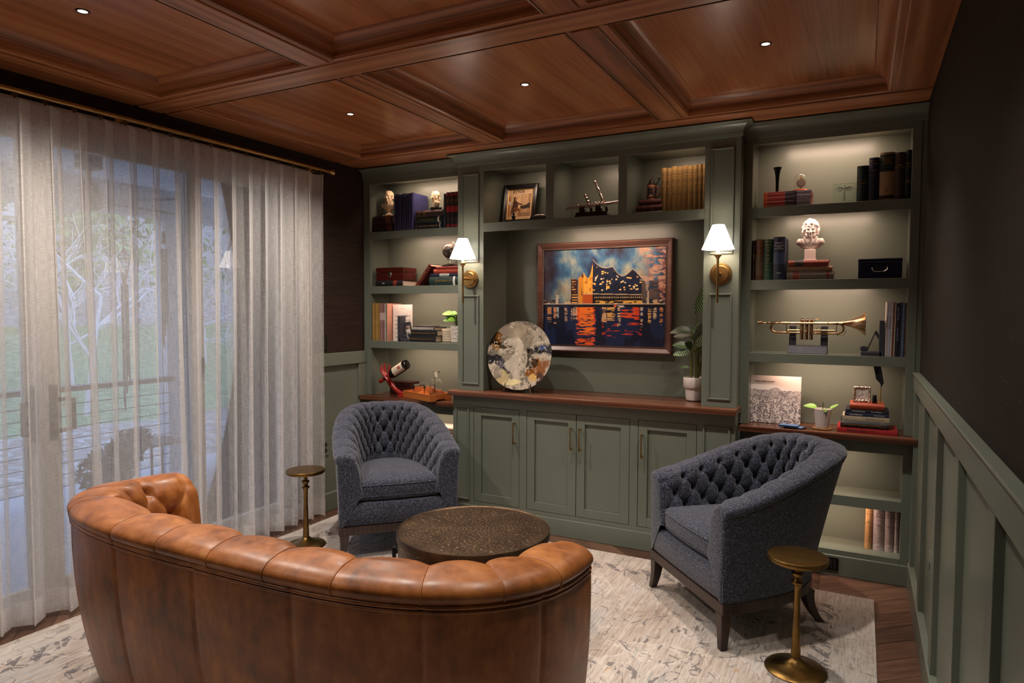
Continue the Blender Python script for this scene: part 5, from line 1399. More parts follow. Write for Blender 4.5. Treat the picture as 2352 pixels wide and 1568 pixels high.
# ------------------------------------------------------------------ niche: painting, art plate, plant
def city_img(u, v):
    n1 = fbm(u, v, 5, 4, 11, 5); n2 = fbm(u, v, 14, 5, 12, 4); n3 = fbm(u, v, 60, 26, 13, 3); n4 = fbm(u, v, 26, 60, 14, 3)
    cols = [l3(c) for c in ('#241c26', '#2b3f5e', '#3f6c8c', '#8c9a92', '#b3a083')]
    f = np.clip((n1 * .65 + n2 * .35 - .30) / .42, 0, .999) * 4; k = f.astype(int); fr = (f - k)[..., None]
    C = np.array(cols); sky = C[k] * (1 - fr) + C[np.minimum(k + 1, 4)] * fr
    warm = smst(u + .25 * (n2 - .5), .74, .90) * smst(n4, .36, .55)
    sky = put(sky, warm > 0, l3('#a5654a'), .85 * warm); lf = smst(.16 - u + .2 * (n2 - .5), 0, .14); sky = put(sky, lf > 0, l3('#3a2426'), .8 * lf)
    sky = put(sky, n3 > 0, l3('#c9a58c'), .75 * smst(u, .74, .86) * smst(n4 * .6 + n2 * .4, .50, .60)); sky = put(sky, (u > .78) & (v < .66) & (n2 > .5), l3('#1d2732'), .8)
    sky = sky * (.78 + .45 * n3)[..., None]
    img = sky
    hz = .43
    # city lights on the horizon
    img = put(img, (v < hz + .045) & (v > hz) & (n3 > .52), l3('#1b1d2a'), .9); img = put(img, (v < hz + .05 * n4 + .01) & (v > hz) & (n4 > .56), l3('#d8b48a'), .85)
    img = put(img, (abs(u - .115) < .013) & (v < .525) & (v > hz) & (n3 > .40), l3('#c9bba8'), .8)
    # tower
    tw = (u > .235) & (u < .295) & (v > hz) & (v < .70 - (u - .235) * .3); img = put(img, tw, l3('#3a1e1c'))
    img = put(img, tw & (u > .245) & (np.sin(v * 230) > .55) & (n4 > .45), l3('#e8b25a'))
    # hall: sunlit end wall and dark long wall under a wave-shaped roof line
    roofL = .80 - .09 * np.sin(np.clip((u - .34) / .08, 0, 1) * PI) * 1.0 + (u - .34) * 1.0 * (u > .385)
    xr = np.clip((u - .42) / .395, 0, 1)
    roofR = .885 - .16 * xr - .055 * np.abs(np.sin(xr * PI * 2.45)) + .04 * xr * np.sin(xr * 9)
    base = hz + .115 - .01 * xr
    lwing = (u > .30) & (u < .345) & (v > hz) & (v < .70 + (u - .30) * 1.3); img = put(img, lwing, l3('#d08a2c')); img = put(img, lwing & (u > .325) & (n3 > .5), l3('#4a2a1a'))
    lw = (u >= .34) & (u < .42) & (v > hz + .09) & (v < .765 - .07 * np.sin(np.clip((u - .34) / .08, 0, 1) * PI * .85) + np.clip((u - .375) / .045, 0, 1) ** 2 * .13); img = put(img, lw, l3('#e2992f') * 1.0); img = put(img, lw, l3('#f2bf55'), .6 * n2); img = put(img, lw & (n3 > .63), l3('#b5601f'), .8)
    rw = (u >= .42) & (u < .815) & (v > hz + .08) & (v < roofR); img = put(img, rw, l3('#141a2c')); img = put(img, rw & (n3 > .5), l3('#1f2c48'), .6)
    img = put(img, (u >= .42) & (u < .815) & (abs(v - roofR) < .006), l3('#b9a894'), .7)
    r = np.random.default_rng(21)
    for k in range(95):
        x = .43 + .38 * r.random() ** 1.25; y = hz + .14 + .36 * r.random(); w_ = .004 + .005 * r.random()
        img = put(img, rw & (abs(u - x) < w_) & (abs(v - y) < .0065) & (v < roofR - .03), l3('#f0c06a' if r.random() > .3 else '#f6dfae'))
    img = put(img, rw & (abs(u - .545) < .013) & (abs(v - .60) < .014), l3('#f0bb55'))
    pod = (u > .335) & (u < .815) & (v > hz) & (v < hz + .10 - .012 * xr); img = put(img, pod, l3('#1a1216')); img = put(img, pod & (u < .42), l3('#c25a22'), .9)
    img = put(img, (u > .335) & (u < .815) & (abs(v - (hz + .104 - .012 * xr)) < .005), l3('#c9b08a'), .8)
    img = put(img, pod & (u > .43) & (np.sin(u * 420) > .3) & (abs(v - hz - .065) < .007), l3('#e8d0a0'), .8)
    img = put(img, pod & (v < hz + .035) & (n4 > .47) & (u > .44), l3('#e6b24a'), .9)
    # quay and water
    wat = v < hz; wv = fbm(u, v, 10, 90, 15, 3); rip = fbm(u, v, 18, 110, 16, 2)
    water = np.ones(u.shape + (3,)) * l3('#10142a'); water = put(water, n2 > .5, l3('#1d2c55'), .55)
    img = np.where(wat[..., None], water, img)
    def refl(cx, hw, y0, col, a=.95, th=.48):
        d = np.abs(u - cx + .02 * (rip - .5)); return put(img, wat & (v < hz - .035) & (v > y0) & (d < hw * (.7 + .7 * wv)) & (rip > th + .16 * smst(hz - v, .08, .40)), l3(col), a)
    img = refl(.365, .075, .0, '#e0561e', .97, .36); img = refl(.37, .055, .12, '#f07c26', .9, .38)
    for cx, hw, y0, col in ((.52, .018, .24, '#d0a878'), (.575, .03, .26, '#d9a860'), (.64, .012, .2, '#d8b58a'), (.715, .055, .29, '#e0521e'), (.78, .02, .27, '#d8481c'), (.82, .008, .2, '#c9b8a0'), (.88, .012, .24, '#d8a860'), (.92, .012, .27, '#d8c090'), (.97, .01, .22, '#c98850'), (.05, .018, .24, '#c98a50'), (.10, .012, .22, '#d0905a'), (.125, .008, .25, '#b8c0c8'), (.195, .012, .25, '#c9a070'), (.245, .006, .26, '#d8b890'), (.265, .006, .26, '#d8b890'), (.285, .006, .26, '#d8b890')):
        img = refl(cx, hw, y0, col, .9, .46)
    img = put(img, wat & (u > .5) & (u < .82) & (v < .26) & (v > .08) & (rip > .70), l3('#d23c22'), .9)
    img = put(img, (v < hz) & (v > hz - .035) & (u > .22), l3('#0c0d18')); img = put(img, abs(v - hz) < .005, l3('#c9b49a'), .85)
    img = put(img, (abs(u - .66) < .045) & (abs(v - hz + .025) < .010) & (n4 > .42), l3('#e0d8cc'), .9); img = put(img, (abs(u - .605) < .01) & (abs(v - hz + .022) < .012), l3('#d8582a'))
    img = put(img, (abs(u - .865) < .008 - (v - hz) * .03) & (v > hz) & (v < .56), l3('#c9b49c'), .9)
    return np.clip(img, 0, 1)
def painting():
    w, h = .950, .744
    t = thing('painting', 'framed oil painting of a waterfront hall at night with orange reflections', 'painting', (-.923, .3315, 1.169))
    FR = wood('walnut_picture_frame', '#38201a', '#5c3d33', '#7d5a4c', 'x', 1.2, .3, .03, ring=.05)
    obj('frame', frame_rect(MB(), w, h, .05, [(0, 0), (0, -.034), (.006, -.042), (.012, -.042), (.036, -.028), (.041, -.030), (.044, -.030), (.046, -.018)]), FR, t, smooth=25)
    obj('inner_fillet', frame_rect(MB(), w - .088, h - .088, .01, [(0, -.018), (0, -.030), (.003, -.030), (.003, -.018)]).xform(Matrix.Translation((0, 0, .044))), SILVER, t)
    obj('backing', MB().box(-w / 2 + .002, w / 2 - .002, -.016, -.0005, .002, h - .002), simple('brown_kraft', '#3c2a1c'), t)
    p = painted('canvas', w - .094, h - .094, 360, 280, city_img, CANVAS, t, Matrix.Translation((0, -.0185, .047)))
painting()
def plate_img(a, r):
    u = .5 + .48 * r * np.cos(a); v = .5 + .48 * r * np.sin(a)
    w1 = fbm(u, v, 4, 4, 61, 5, .6) - .5; w2 = fbm(u, v, 4, 4, 66, 5, .6) - .5
    x = u + .34 * w1; y = v + .34 * w2; xc = np.clip(x, 0, .999); yc = np.clip(y, 0, .999)
    n1 = fbm(xc, yc, 5, 5, 31, 5, .6); n2 = fbm(xc, yc, 12, 12, 33, 4, .6)
    rad = fbm(np.clip((a % (2 * PI)) / (2 * PI) + .05 * w1, 0, .999), np.clip(r * .4 + .1 * w2, 0, .999), 26, 4, 36, 4, .6)
    img = np.ones(u.shape + (3,)) * l3('#8d8172'); img = put(img, n1 > 0, l3('#b5a895'), smst(n1, .46, .58)); img = put(img, n1 > 0, l3('#5d554c'), smst(n2, .54, .66) * .8)
    def blob(cx, cy, sx, sy, col, a_, sharp=4.0):
        w_ = np.exp(-((x - cx) / sx) ** 2 - ((y - cy) / sy) ** 2) * (.7 + .7 * n2); return put(img, w_ > 0, l3(col), np.clip((w_ - .38) * sharp, 0, 1) * a_)
    img = blob(.16, .70, .15, .17, '#1d120a', 1); img = blob(.24, .74, .07, .10, '#6d4312', .9, 6); img = blob(.14, .56, .09, .07, '#8a5f22', .85, 6); img = blob(.28, .58, .07, .04, '#2a190c', .9, 6)
    img = blob(.88, .60, .17, .13, '#0f1017', 1); img = blob(.86, .66, .05, .05, '#34487e', .9, 7); img = blob(.70, .53, .13, .06, '#14100e', .95, 6); img = blob(.62, .45, .05, .09, '#1a1310', .8, 7)
    img = blob(.10, .40, .17, .07, '#1c1c24', .95, 6); img = blob(.22, .34, .12, .06, '#3b3b49', .85, 6); img = blob(.30, .29, .07, .04, '#17171d', .8, 8)
    img = blob(.80, .30, .17, .13, '#7d4712', 1, 5); img = blob(.86, .22, .10, .08, '#3d1c08', .95, 6); img = blob(.74, .38, .08, .05, '#2b190b', .9, 7); img = blob(.74, .23, .05, .06, '#d0a45e', .9, 8)
    img = blob(.45, .66, .10, .24, '#c4b7a4', .9, 5); img = blob(.50, .83, .18, .12, '#958872', .8, 5); img = blob(.44, .14, .15, .08, '#d8c796', 1, 6); img = blob(.26, .20, .11, .08, '#bda97c', .9, 6); img = blob(.40, .38, .13, .12, '#bfb3a2', .9, 5)
    img = img * (.62 + .74 * rad)[..., None]
    vein = (np.abs(fbm(u, v, 5, 5, 38, 5, .62) - .5) < .0065) | (np.abs(n1 - .52) < .005)
    img = put(img, vein & (n2 > .44), l3('#e6dac2'), .8)
    return np.clip(img, 0, 1)
def art_plate():
    M = Matrix.Translation((-1.412, .058, 1.149)) @ Matrix.Rotation(math.radians(4), 4, 'Z') @ Matrix.Rotation(math.radians(-9), 4, 'X')
    t = thing('art_plate', 'large round resin art plate swirled in cream, amber and black on an easel', 'plate', M=M)
    R = .233; nr, na = 150, 420
    r = np.linspace(0, 1, nr)[None]; a = np.linspace(0, 2 * PI, na, endpoint=False)[:, None]
    X = R * r * np.cos(a); Z = R * r * np.sin(a); Y = -.012 * r ** 2.5 - .0015 * fbm(.5 + .48 * r * np.cos(a), .5 + .48 * r * np.sin(a), 16, 16, 44, 3)
    mb = MB().grid(np.stack([X + 0 * Y, Y, Z + 0 * Y], -1), wrap_u=True)
    o = obj('painted_face', mb, RESIN, t, smooth=180)
    c = plate_img(a + 0 * r, r + 0 * a); c = np.concatenate([c, np.ones(c.shape[:2] + (1,))], -1).reshape(-1, 4)
    at = o.data.color_attributes.new('Col', 'FLOAT_COLOR', 'POINT'); at.data.foreach_set('color', c.astype(np.float32).ravel())
    b = MB().lathe([(R, -.0135), (R + .002, -.011), (R - .01, -.002), (R * .5, .008), (0, .008)], 96, M=Matrix.Rotation(-PI / 2, 4, 'X'), caps=False)
    obj('back', b, simple('dark_resin', '#1a1715', .3), t, smooth=60)
    e = thing('plate_easel', 'slim dark metal easel with curled feet holding the round art plate', 'easel', (-1.408, .075, .9002), math.radians(4))
    for s_ in (-1, 1):
        x = s_ * .092
        m = MB().tube([(x + s_ * .012, -.082, .004), (x + s_ * .004, -.078, .018), (x, -.066, .030), (x, -.062, .062)], .003, 8)
        m.tube([(x, -.064, .029), (x, -.01, .012), (x, .07, .003)], .003, 8).tube([(x, -.012, .014), (x * .6, .045, .22)], .0028, 8)
        obj('foot', m, simple('dark_gilt_metal', '#4a3c2c', .35, .8), e, smooth=50)
    obj('crossbar', MB().tube([(-.092, .03, .008), (.092, .03, .008)], .0028, 8), simple('dark_gilt_metal', '#4a3c2c'), e)
art_plate()
def calathea():
    t = thing('potted_plant', 'tall striped-leaf houseplant in a stepped white pot by the right pilaster', 'plant', (-.282, .205, .9002))
    obj('pot', MB().lathe([(.0, 0), (.038, 0), (.048, .006), (.053, .03), (.054, .072), (.061, .078), (.066, .088), (.067, .142), (.064, .146), (.061, .142), (.058, .125), (.0, .122)], 44), PORC, t, smooth=40)
    rng = np.random.default_rng(4)
    sl = NT('striped_calathea_leaf'); n = sl.n('ShaderNodeTexWave', wave_type='BANDS'); n.inputs['Scale'].default_value = 26; n.inputs['Distortion'].default_value = 2; sl.l(sl.coord((1, 1, 1), rot=(.5, .6, 0)), n.inputs['Vector'])
    sl.set(color=sl.ramp(n.outputs['Fac'], [(.3, s2l('#2a4420')), (.55, s2l('#3f6030')), (.75, s2l('#8ea37a'))]), rough=.38)
    def stem_leaf(p, d, L, W, base, mat_, droop=.3, up=(0, 0, 1)):
        b = base; mid = ((b[0] + p[0]) / 2 + .01 * rng.normal(), (b[1] + p[1]) / 2, (b[2] + p[2]) / 2)
        st.tube([b, mid, p], [.0032, .0028, .0018], 7)
        obj('leaf', leaf(MB(), p, d, L, W, droop, up=up, n=13), mat_, t, smooth=180)
    st = MB()
    for k in range(9):
        a = rng.random() * 2 * PI; st.tube([(.022 * math.cos(a), .022 * math.sin(a), .122), (.026 * math.cos(a) + .01 * rng.normal(), .024 * math.sin(a), .27), (.03 * math.cos(a), .028 * math.sin(a), .345)], .0042, 7)
    B = lambda: (rng.normal(0, .015), rng.normal(0, .012), .30)
    stem_leaf((.012, -.02, .520), (.24, -.05, 1), .185, .056, (0, 0, .32), sl.m, -.05, (0, -1, 0))
    stem_leaf((-.012, -.02, .415), (.55, -.15, .9), .075, .034, B(), sl.m, .05, (0, -1, .2))
    stem_leaf((-.020, -.03, .425), (-1, -.25, .35), .130, .060, B(), LEAFD, .55, (0, -.8, .6)); stem_leaf((-.02, -.01, .40), (-1, .1, .1), .115, .05, B(), LEAFD, .25, (0, -.8, .6))
    stem_leaf((-.03, -.03, .335), (-1, -.3, .25), .10, .05, B(), LEAF, .25, (0, -.8, .6)); stem_leaf((-.02, -.04, .30), (-1, -.25, -.1), .105, .05, B(), sl.m, .12, (0, -.8, .6))
    stem_leaf((.02, -.02, .36), (.25, -.5, 1), .14, .055, B(), LEAFD, .1, (0, -1, 0)); stem_leaf((.01, .0, .33), (.0, .4, 1), .16, .05, B(), LEAFD, .1, (0, -1, 0))
    stem_leaf((.03, -.03, .31), (.6, -.4, .7), .08, .04, B(), LEAFD, .2, (0, -.8, .6)); stem_leaf((.02, -.03, .33), (.5, -.5, 1), .11, .045, B(), sl.m, .1, (0, -1, 0))
    stem_leaf((-.01, -.04, .32), (-.2, -.7, .6), .10, .05, B(), LEAFD, .4, (0, -.8, .6)); stem_leaf((-.03, -.02, .205), (-1, -.2, .1), .05, .022, (-.01, 0, .15), LEAF, .1, (0, -.8, .6))
    stem_leaf((-.005, .02, .37), (-.4, .3, 1), .13, .05, B(), LEAFD, .2, (0, -1, 0))
    obj('stems', st, simple('olive_stem', '#6a6a32', .5, 0, .2), t, smooth=60)
calathea()
# ------------------------------------------------------------------ right bay
z = S1T + .0006
for k in range(4):
    d_ = ('lowest', 'second from the bottom', 'third from the bottom', 'topmost')[k]
    lying('red and grey electrophysiology paperback, %s of the four under the vase' % d_, .108 - .001 * (k % 2), .352 + .001 * k, .0215, z + .0215 * k, '#a8302a', y=.125 + .002 * (k % 2), d=.165, group='red and grey paperbacks', round_=False, bands=((.0, .085, '#d5561f'), (.46, .71, '#3a3440'), (.71, 1.0, '#8d8590')), text=(('Cardiac Electrophysiology Clinics', .27, .0085, 'v', 'white'), ('Advances in', .585, .007, 'v', 'white'), ('12', .745, .009, 'v', 'dark'), ('Clinics', .88, .007, 'v', 'dark')), page=plain('#b9b0ac'))
def vase():
    t = thing('bud_vase', 'tall slender black flared bud vase on the red paperbacks', 'vase', (.172, .185, z + .0865))
    obj('vase_body', MB().lathe([(.0, 0), (.0125, 0), (.0135, .003), (.009, .010), (.0085, .03), (.0095, .07), (.0125, .105), (.018, .132), (.0235, .143), (.0235, .146), (.019, .146), (.015, .132), (.0, .120)], 32), BLACKP, t, smooth=50)
vase()
def clock_face(parent, r, y, z0, roman=True, n=12, square=None):
    f = MB()
    if square: f.box(-square, square, y, y + .002, z0 - square, z0 + square)
    else: f.lathe([(0, 0), (r, 0)], 32, M=Matrix.Translation((0, y, z0)) @ Matrix.Rotation(PI / 2, 4, 'X'))
    o = obj('dial', f, plain('#e2d8cc'), parent)
    m = MB()
    for k in range(12):
        a = PI / 2 - 2 * PI * k / 12; rr = (square or r) * .78
        s_ = ('12', '1', '2', '3', '4', '5', '6', '7', '8', '9', '10', '11')[k]
        q = text_mb(s_, (square or r) * .34, bold=.01); q.xform(Matrix.Translation((rr * math.cos(a), y - .0006, z0 + rr * math.sin(a)))); m.merge(q)
    obj('numerals', m, DARKINK, o)
    h = MB(); s2 = square or r
    for a, L in ((PI / 2 - .02, s2 * .72), (PI / 2 - 1.55, s2 * .5), (PI / 2 - 4.1, s2 * .72)):
        h.tube([(0, y - .0012, z0), (L * math.cos(a), y - .0012, z0 + L * math.sin(a))], [.0009, .0004] if s2 > .02 else [.0006, .0003], 6)
    obj('hands', h, BLACKP, o)
def dome():
    t = thing('glass_dome_watch', 'gold pocket watch hanging under a small glass dome on the red paperbacks', 'watch', (.297, .185, z + .0865))
    obj('wood_base', MB().lathe([(0, 0), (.044, 0), (.046, .003), (.044, .008), (.038, .011), (0, .011)], 40), wood('cherry_base', '#6a2a12', '#9a4a22', '#b5602f', 'x', 2, .25, .02, ring=.05), t, smooth=40)
    pr = [(.034, .0112), (.034, .072)] + [(.034 * math.cos(a), .072 + .034 * math.sin(a)) for a in np.linspace(.1, PI / 2, 10)]
    pi_ = [(r_ - .0014 if r_ > .002 else 0, z_ - (.0014 if z_ > .03 else 0)) for r_, z_ in pr[::-1]]
    glassy(obj('glass_dome', MB().lathe(pr + pi_[1:], 40), GLASS, t, smooth=60))
    obj('watch_hanger', MB().tube([(0, .012, .011), (0, .012, .08), (0, .008, .088), (0, 0, .086)], .0014, 8), BRASS, t, smooth=50)
    obj('watch_case', MB().lathe([(.0, .005), (.018, .005), (.0225, .002), (.0235, -.001), (.0215, -.004), (.019, -.0045), (.0, -.003)], 36, M=Matrix.Translation((0, 0, .048)) @ Matrix.Rotation(-PI / 2, 4, 'X')).tube([(0, 0, .071), (0, 0, .078)], .003, 10).tube([(.006 * math.cos(a), 0, .083 + .006 * math.sin(a)) for a in np.linspace(0, 2 * PI, 17)[:-1]], .0012, 6, closed=True), GOLD, t, smooth=50)
    clock_face(t, .0185, -.0052, .048)
dome()
def plaque():
    t = thing('glass_plaque', 'square green glass plaque etched with a winged staff and two snakes', 'plaque', (.520, .135, z))
    glassy(obj('glass_block', MB().box(-.0575, .0575, 0, .010, 0, .107), PLAQUE, t, bevel=.0012))
    m = MB().tube([(0, -.0006, .008), (0, -.0006, .088)], [.0016, .0024], 8)
    m.lathe([(.0, -.004), (.0035, -.003), (.005, 0), (.0035, .003), (.0, .004)], 14, (0, -.0006, .093))
    for s_ in (-1, 1):
        m.tube([(s_ * .009 * math.sin(k * .62) * (1 - k / 26), -.0008, .012 + k * .0028) for k in range(22)], .0012, 6)
        for q in range(6):
            a0 = .30 - q * .17; L = .052 - q * .005
            m.tube([(s_ * .003, -.0006, .082 - q * .001), (s_ * L * .55 * math.cos(a0 * .4), -.0006, .088 + L * .28 * math.sin(a0) - q * .003), (s_ * L * math.cos(a0), -.0006, .078 + L * .3 * math.sin(a0) - q * .003)], [.0014, .0020, .0006], 6)
    obj('etched_emblem', m, simple('frosted_etching', '#a9b3a0', .7, 0, .03), t, smooth=60)
plaque()
for lab, a, b, h_, c, kw in (
    ('dark green cloth volume, shortest of the five on the right of the top shelf', .578, .634, .190, '#10241f', dict(bands=((.42, .424, 'gold'), (.60, .604, 'gold')), text=(('MUSIC', .51, .012, 'h'),))),
    ('navy cloth volume between the green and the beige books on the top shelf', .634, .684, .228, '#191c33', dict(bands=((.60, .604, 'gold'), (.93, .934, 'gold'), (.03, .034, 'gold')), text=(('TEXTBOOK', .86, .008, 'h'), ('OF', .83, .006, 'h'), ('CARDIOLOGY', .70, .0068, 'h')))),
    ('wide beige volume with a dark green title band on the top shelf', .684, .754, .250, '#9a7c5c', dict(bands=((.60, .955, '#16271d'), (.04, .10, '#2a2a1e'), (.585, .59, 'gold')), text=(('ENCYCLOPEDIA', .88, .0075, 'h'), ('BOOK OF', .84, .008, 'h'), ('MUSICAL', .80, .009, 'h'), ('KNOWLEDGE', .76, .0085, 'h'), ('O', .20, .02, 'h', 'dark')))),
    ('plain brown volume between the beige and the black book on the top shelf', .754, .800, .244, '#3b2820', dict(bands=((.68, .684, 'gold'),), text=(('OPERA', .72, .009, 'h'),))),
    ('black volume with a round seal at the right end of the top shelf', .801, .829, .252, '#101114', dict(text=(('Music', .73, .010, 'h'), ('FOR', .69, .007, 'h'), ('PIANO', .65, .008, 'h'), ('O', .35, .022, 'h'))))):
    standing(lab, a, b, h_, z, c, y=.125, d=.17, **kw)
# second shelf
z = S2T + .0006
for lab, a, b, h_, c, kw in (
    ('thin maroon volume against the left side of the second right shelf', .053, .070, .228, '#2c0f10', dict(text=(('SONNETS', .6, .008, 'v'),))),
    ('brown spine volume with gilt title beside the maroon one', .071, .115, .234, '#5d4a34', dict(bands=((.94, .95, 'gold'), (.62, .97, '#5a2f1e'), (.605, .61, 'gold'), (.02, .12, '#4d2417')), text=(('STUDIES', .92, .0085, 'h'), ('IN', .88, .006, 'h'), ('LITERATURE', .84, .006, 'h'), ('POETRY', .72, .008, 'h'), ('AND', .69, .005, 'h'), ('ESSAYS', .66, .008, 'h')))),
    ('green leather volume with gilt ornament on the second right shelf', .116, .163, .231, '#17402a', dict(bands=((.94, .95, 'gold'), (.42, .425, 'gold'), (.33, .335, 'gold'), (.25, .255, 'gold'), (.12, .125, 'gold')), text=(('COMPLETE', .86, .0075, 'h'), ('TALES', .81, .008, 'h'), ('*', .70, .03, 'h'), ('*', .58, .03, 'h'), ('*', .48, .03, 'h')))),
    ('thick navy collected works volume beside the plaster bust', .166, .227, .242, '#161c33', dict(bands=((.37, .64, '#33415f'),), d=.19, text=(('Bevington', .86, .010, 'h', 'white'), ('The Complete', .795, .0085, 'h', 'white'), ('Works', .76, .0085, 'h', 'white'), ('of Shakespeare', .725, .0078, 'h', 'white'), ('HARPER', .16, .007, 'h', 'white'))))):
    kw.setdefault('d', .165)
    standing(lab, a, b, h_, z, c, y=.122, **kw)
lying('grey and red leather book at the bottom of the stack under the plaster bust', .240, .480, .046, z, '#5f564a', y=.118, d=.16, bands=((.13, .27, '#6e2318'), (.84, .90, '#6e2318'), (.11, .115, 'gold'), (.28, .285, 'gold'), (.92, .925, 'gold')), text=(('NOVELS', .20, .009, 'v'), ('TALES', .42, .008, 'v'), ('ESSAYS', .55, .008, 'v')))
lying('thin tan leather book in the middle of the stack under the plaster bust', .242, .471, .028, z + .046, '#7a5a40', y=.122, d=.155, bands=((.10, .105, 'gold'), (.88, .885, 'gold'), (.93, .97, '#8f4a30')))
lying('red leather book with black label directly under the plaster bust', .246, .452, .033, z + .074, '#7c261b', y=.124, d=.15, bands=((.16, .38, '#1a1413'), (.05, .055, 'gold'), (.86, .865, 'gold'), (.95, .955, 'gold')), text=(('PLAYS', .21, .006, 'v'), ('POEMS', .32, .006, 'v'), ('O', .91, .014, 'v')))
def big_bust():
    t = thing('bust', 'white plaster bust of a wild-haired man on a square pedestal', 'bust', (.352, .198, z + .1075), .05)
    obj('pedestal', MB().box(-.034, .034, -.030, .030, 0, .008).box(-.029, .029, -.026, .026, .008, .064), PLASTER, t, bevel=.002)
    o = bust(t, simple('bust_plaster', '#b9aea8', .6, 0, .04, 60), .0800, 'wild', 5, .95); o.location.z = .0635
big_bust()
def metal_box():
    t = thing('cash_box', 'navy metal box with a chrome drop handle on the right of the second shelf', 'box', (.699, .122, z))
    nv = simple('navy_enamel', '#161a33', .35, 0, .08, 30)
    obj('box_body', MB().box(-.103, .103, 0, .15, 0, .082), nv, t, bevel=.004); obj('lid', MB().box(-.104, .104, -.001, .151, .0835, .106), nv, t, bevel=.004)
    h = MB().tube([(-.036, -.004, .058), (-.034, -.010, .046), (-.024, -.012, .036), (.024, -.012, .036), (.034, -.010, .046), (.036, -.004, .058)], .0032, 10)
    h.box(-.042, .042, -.004, 0, .054, .064)
    obj('drop_handle', h, CHROME, t, smooth=45)
metal_box()
lying('black flat book lying behind the navy metal box', .780, .828, .026, z, '#0f1013', y=.19, d=.12, group=None, round_=False) if False else None
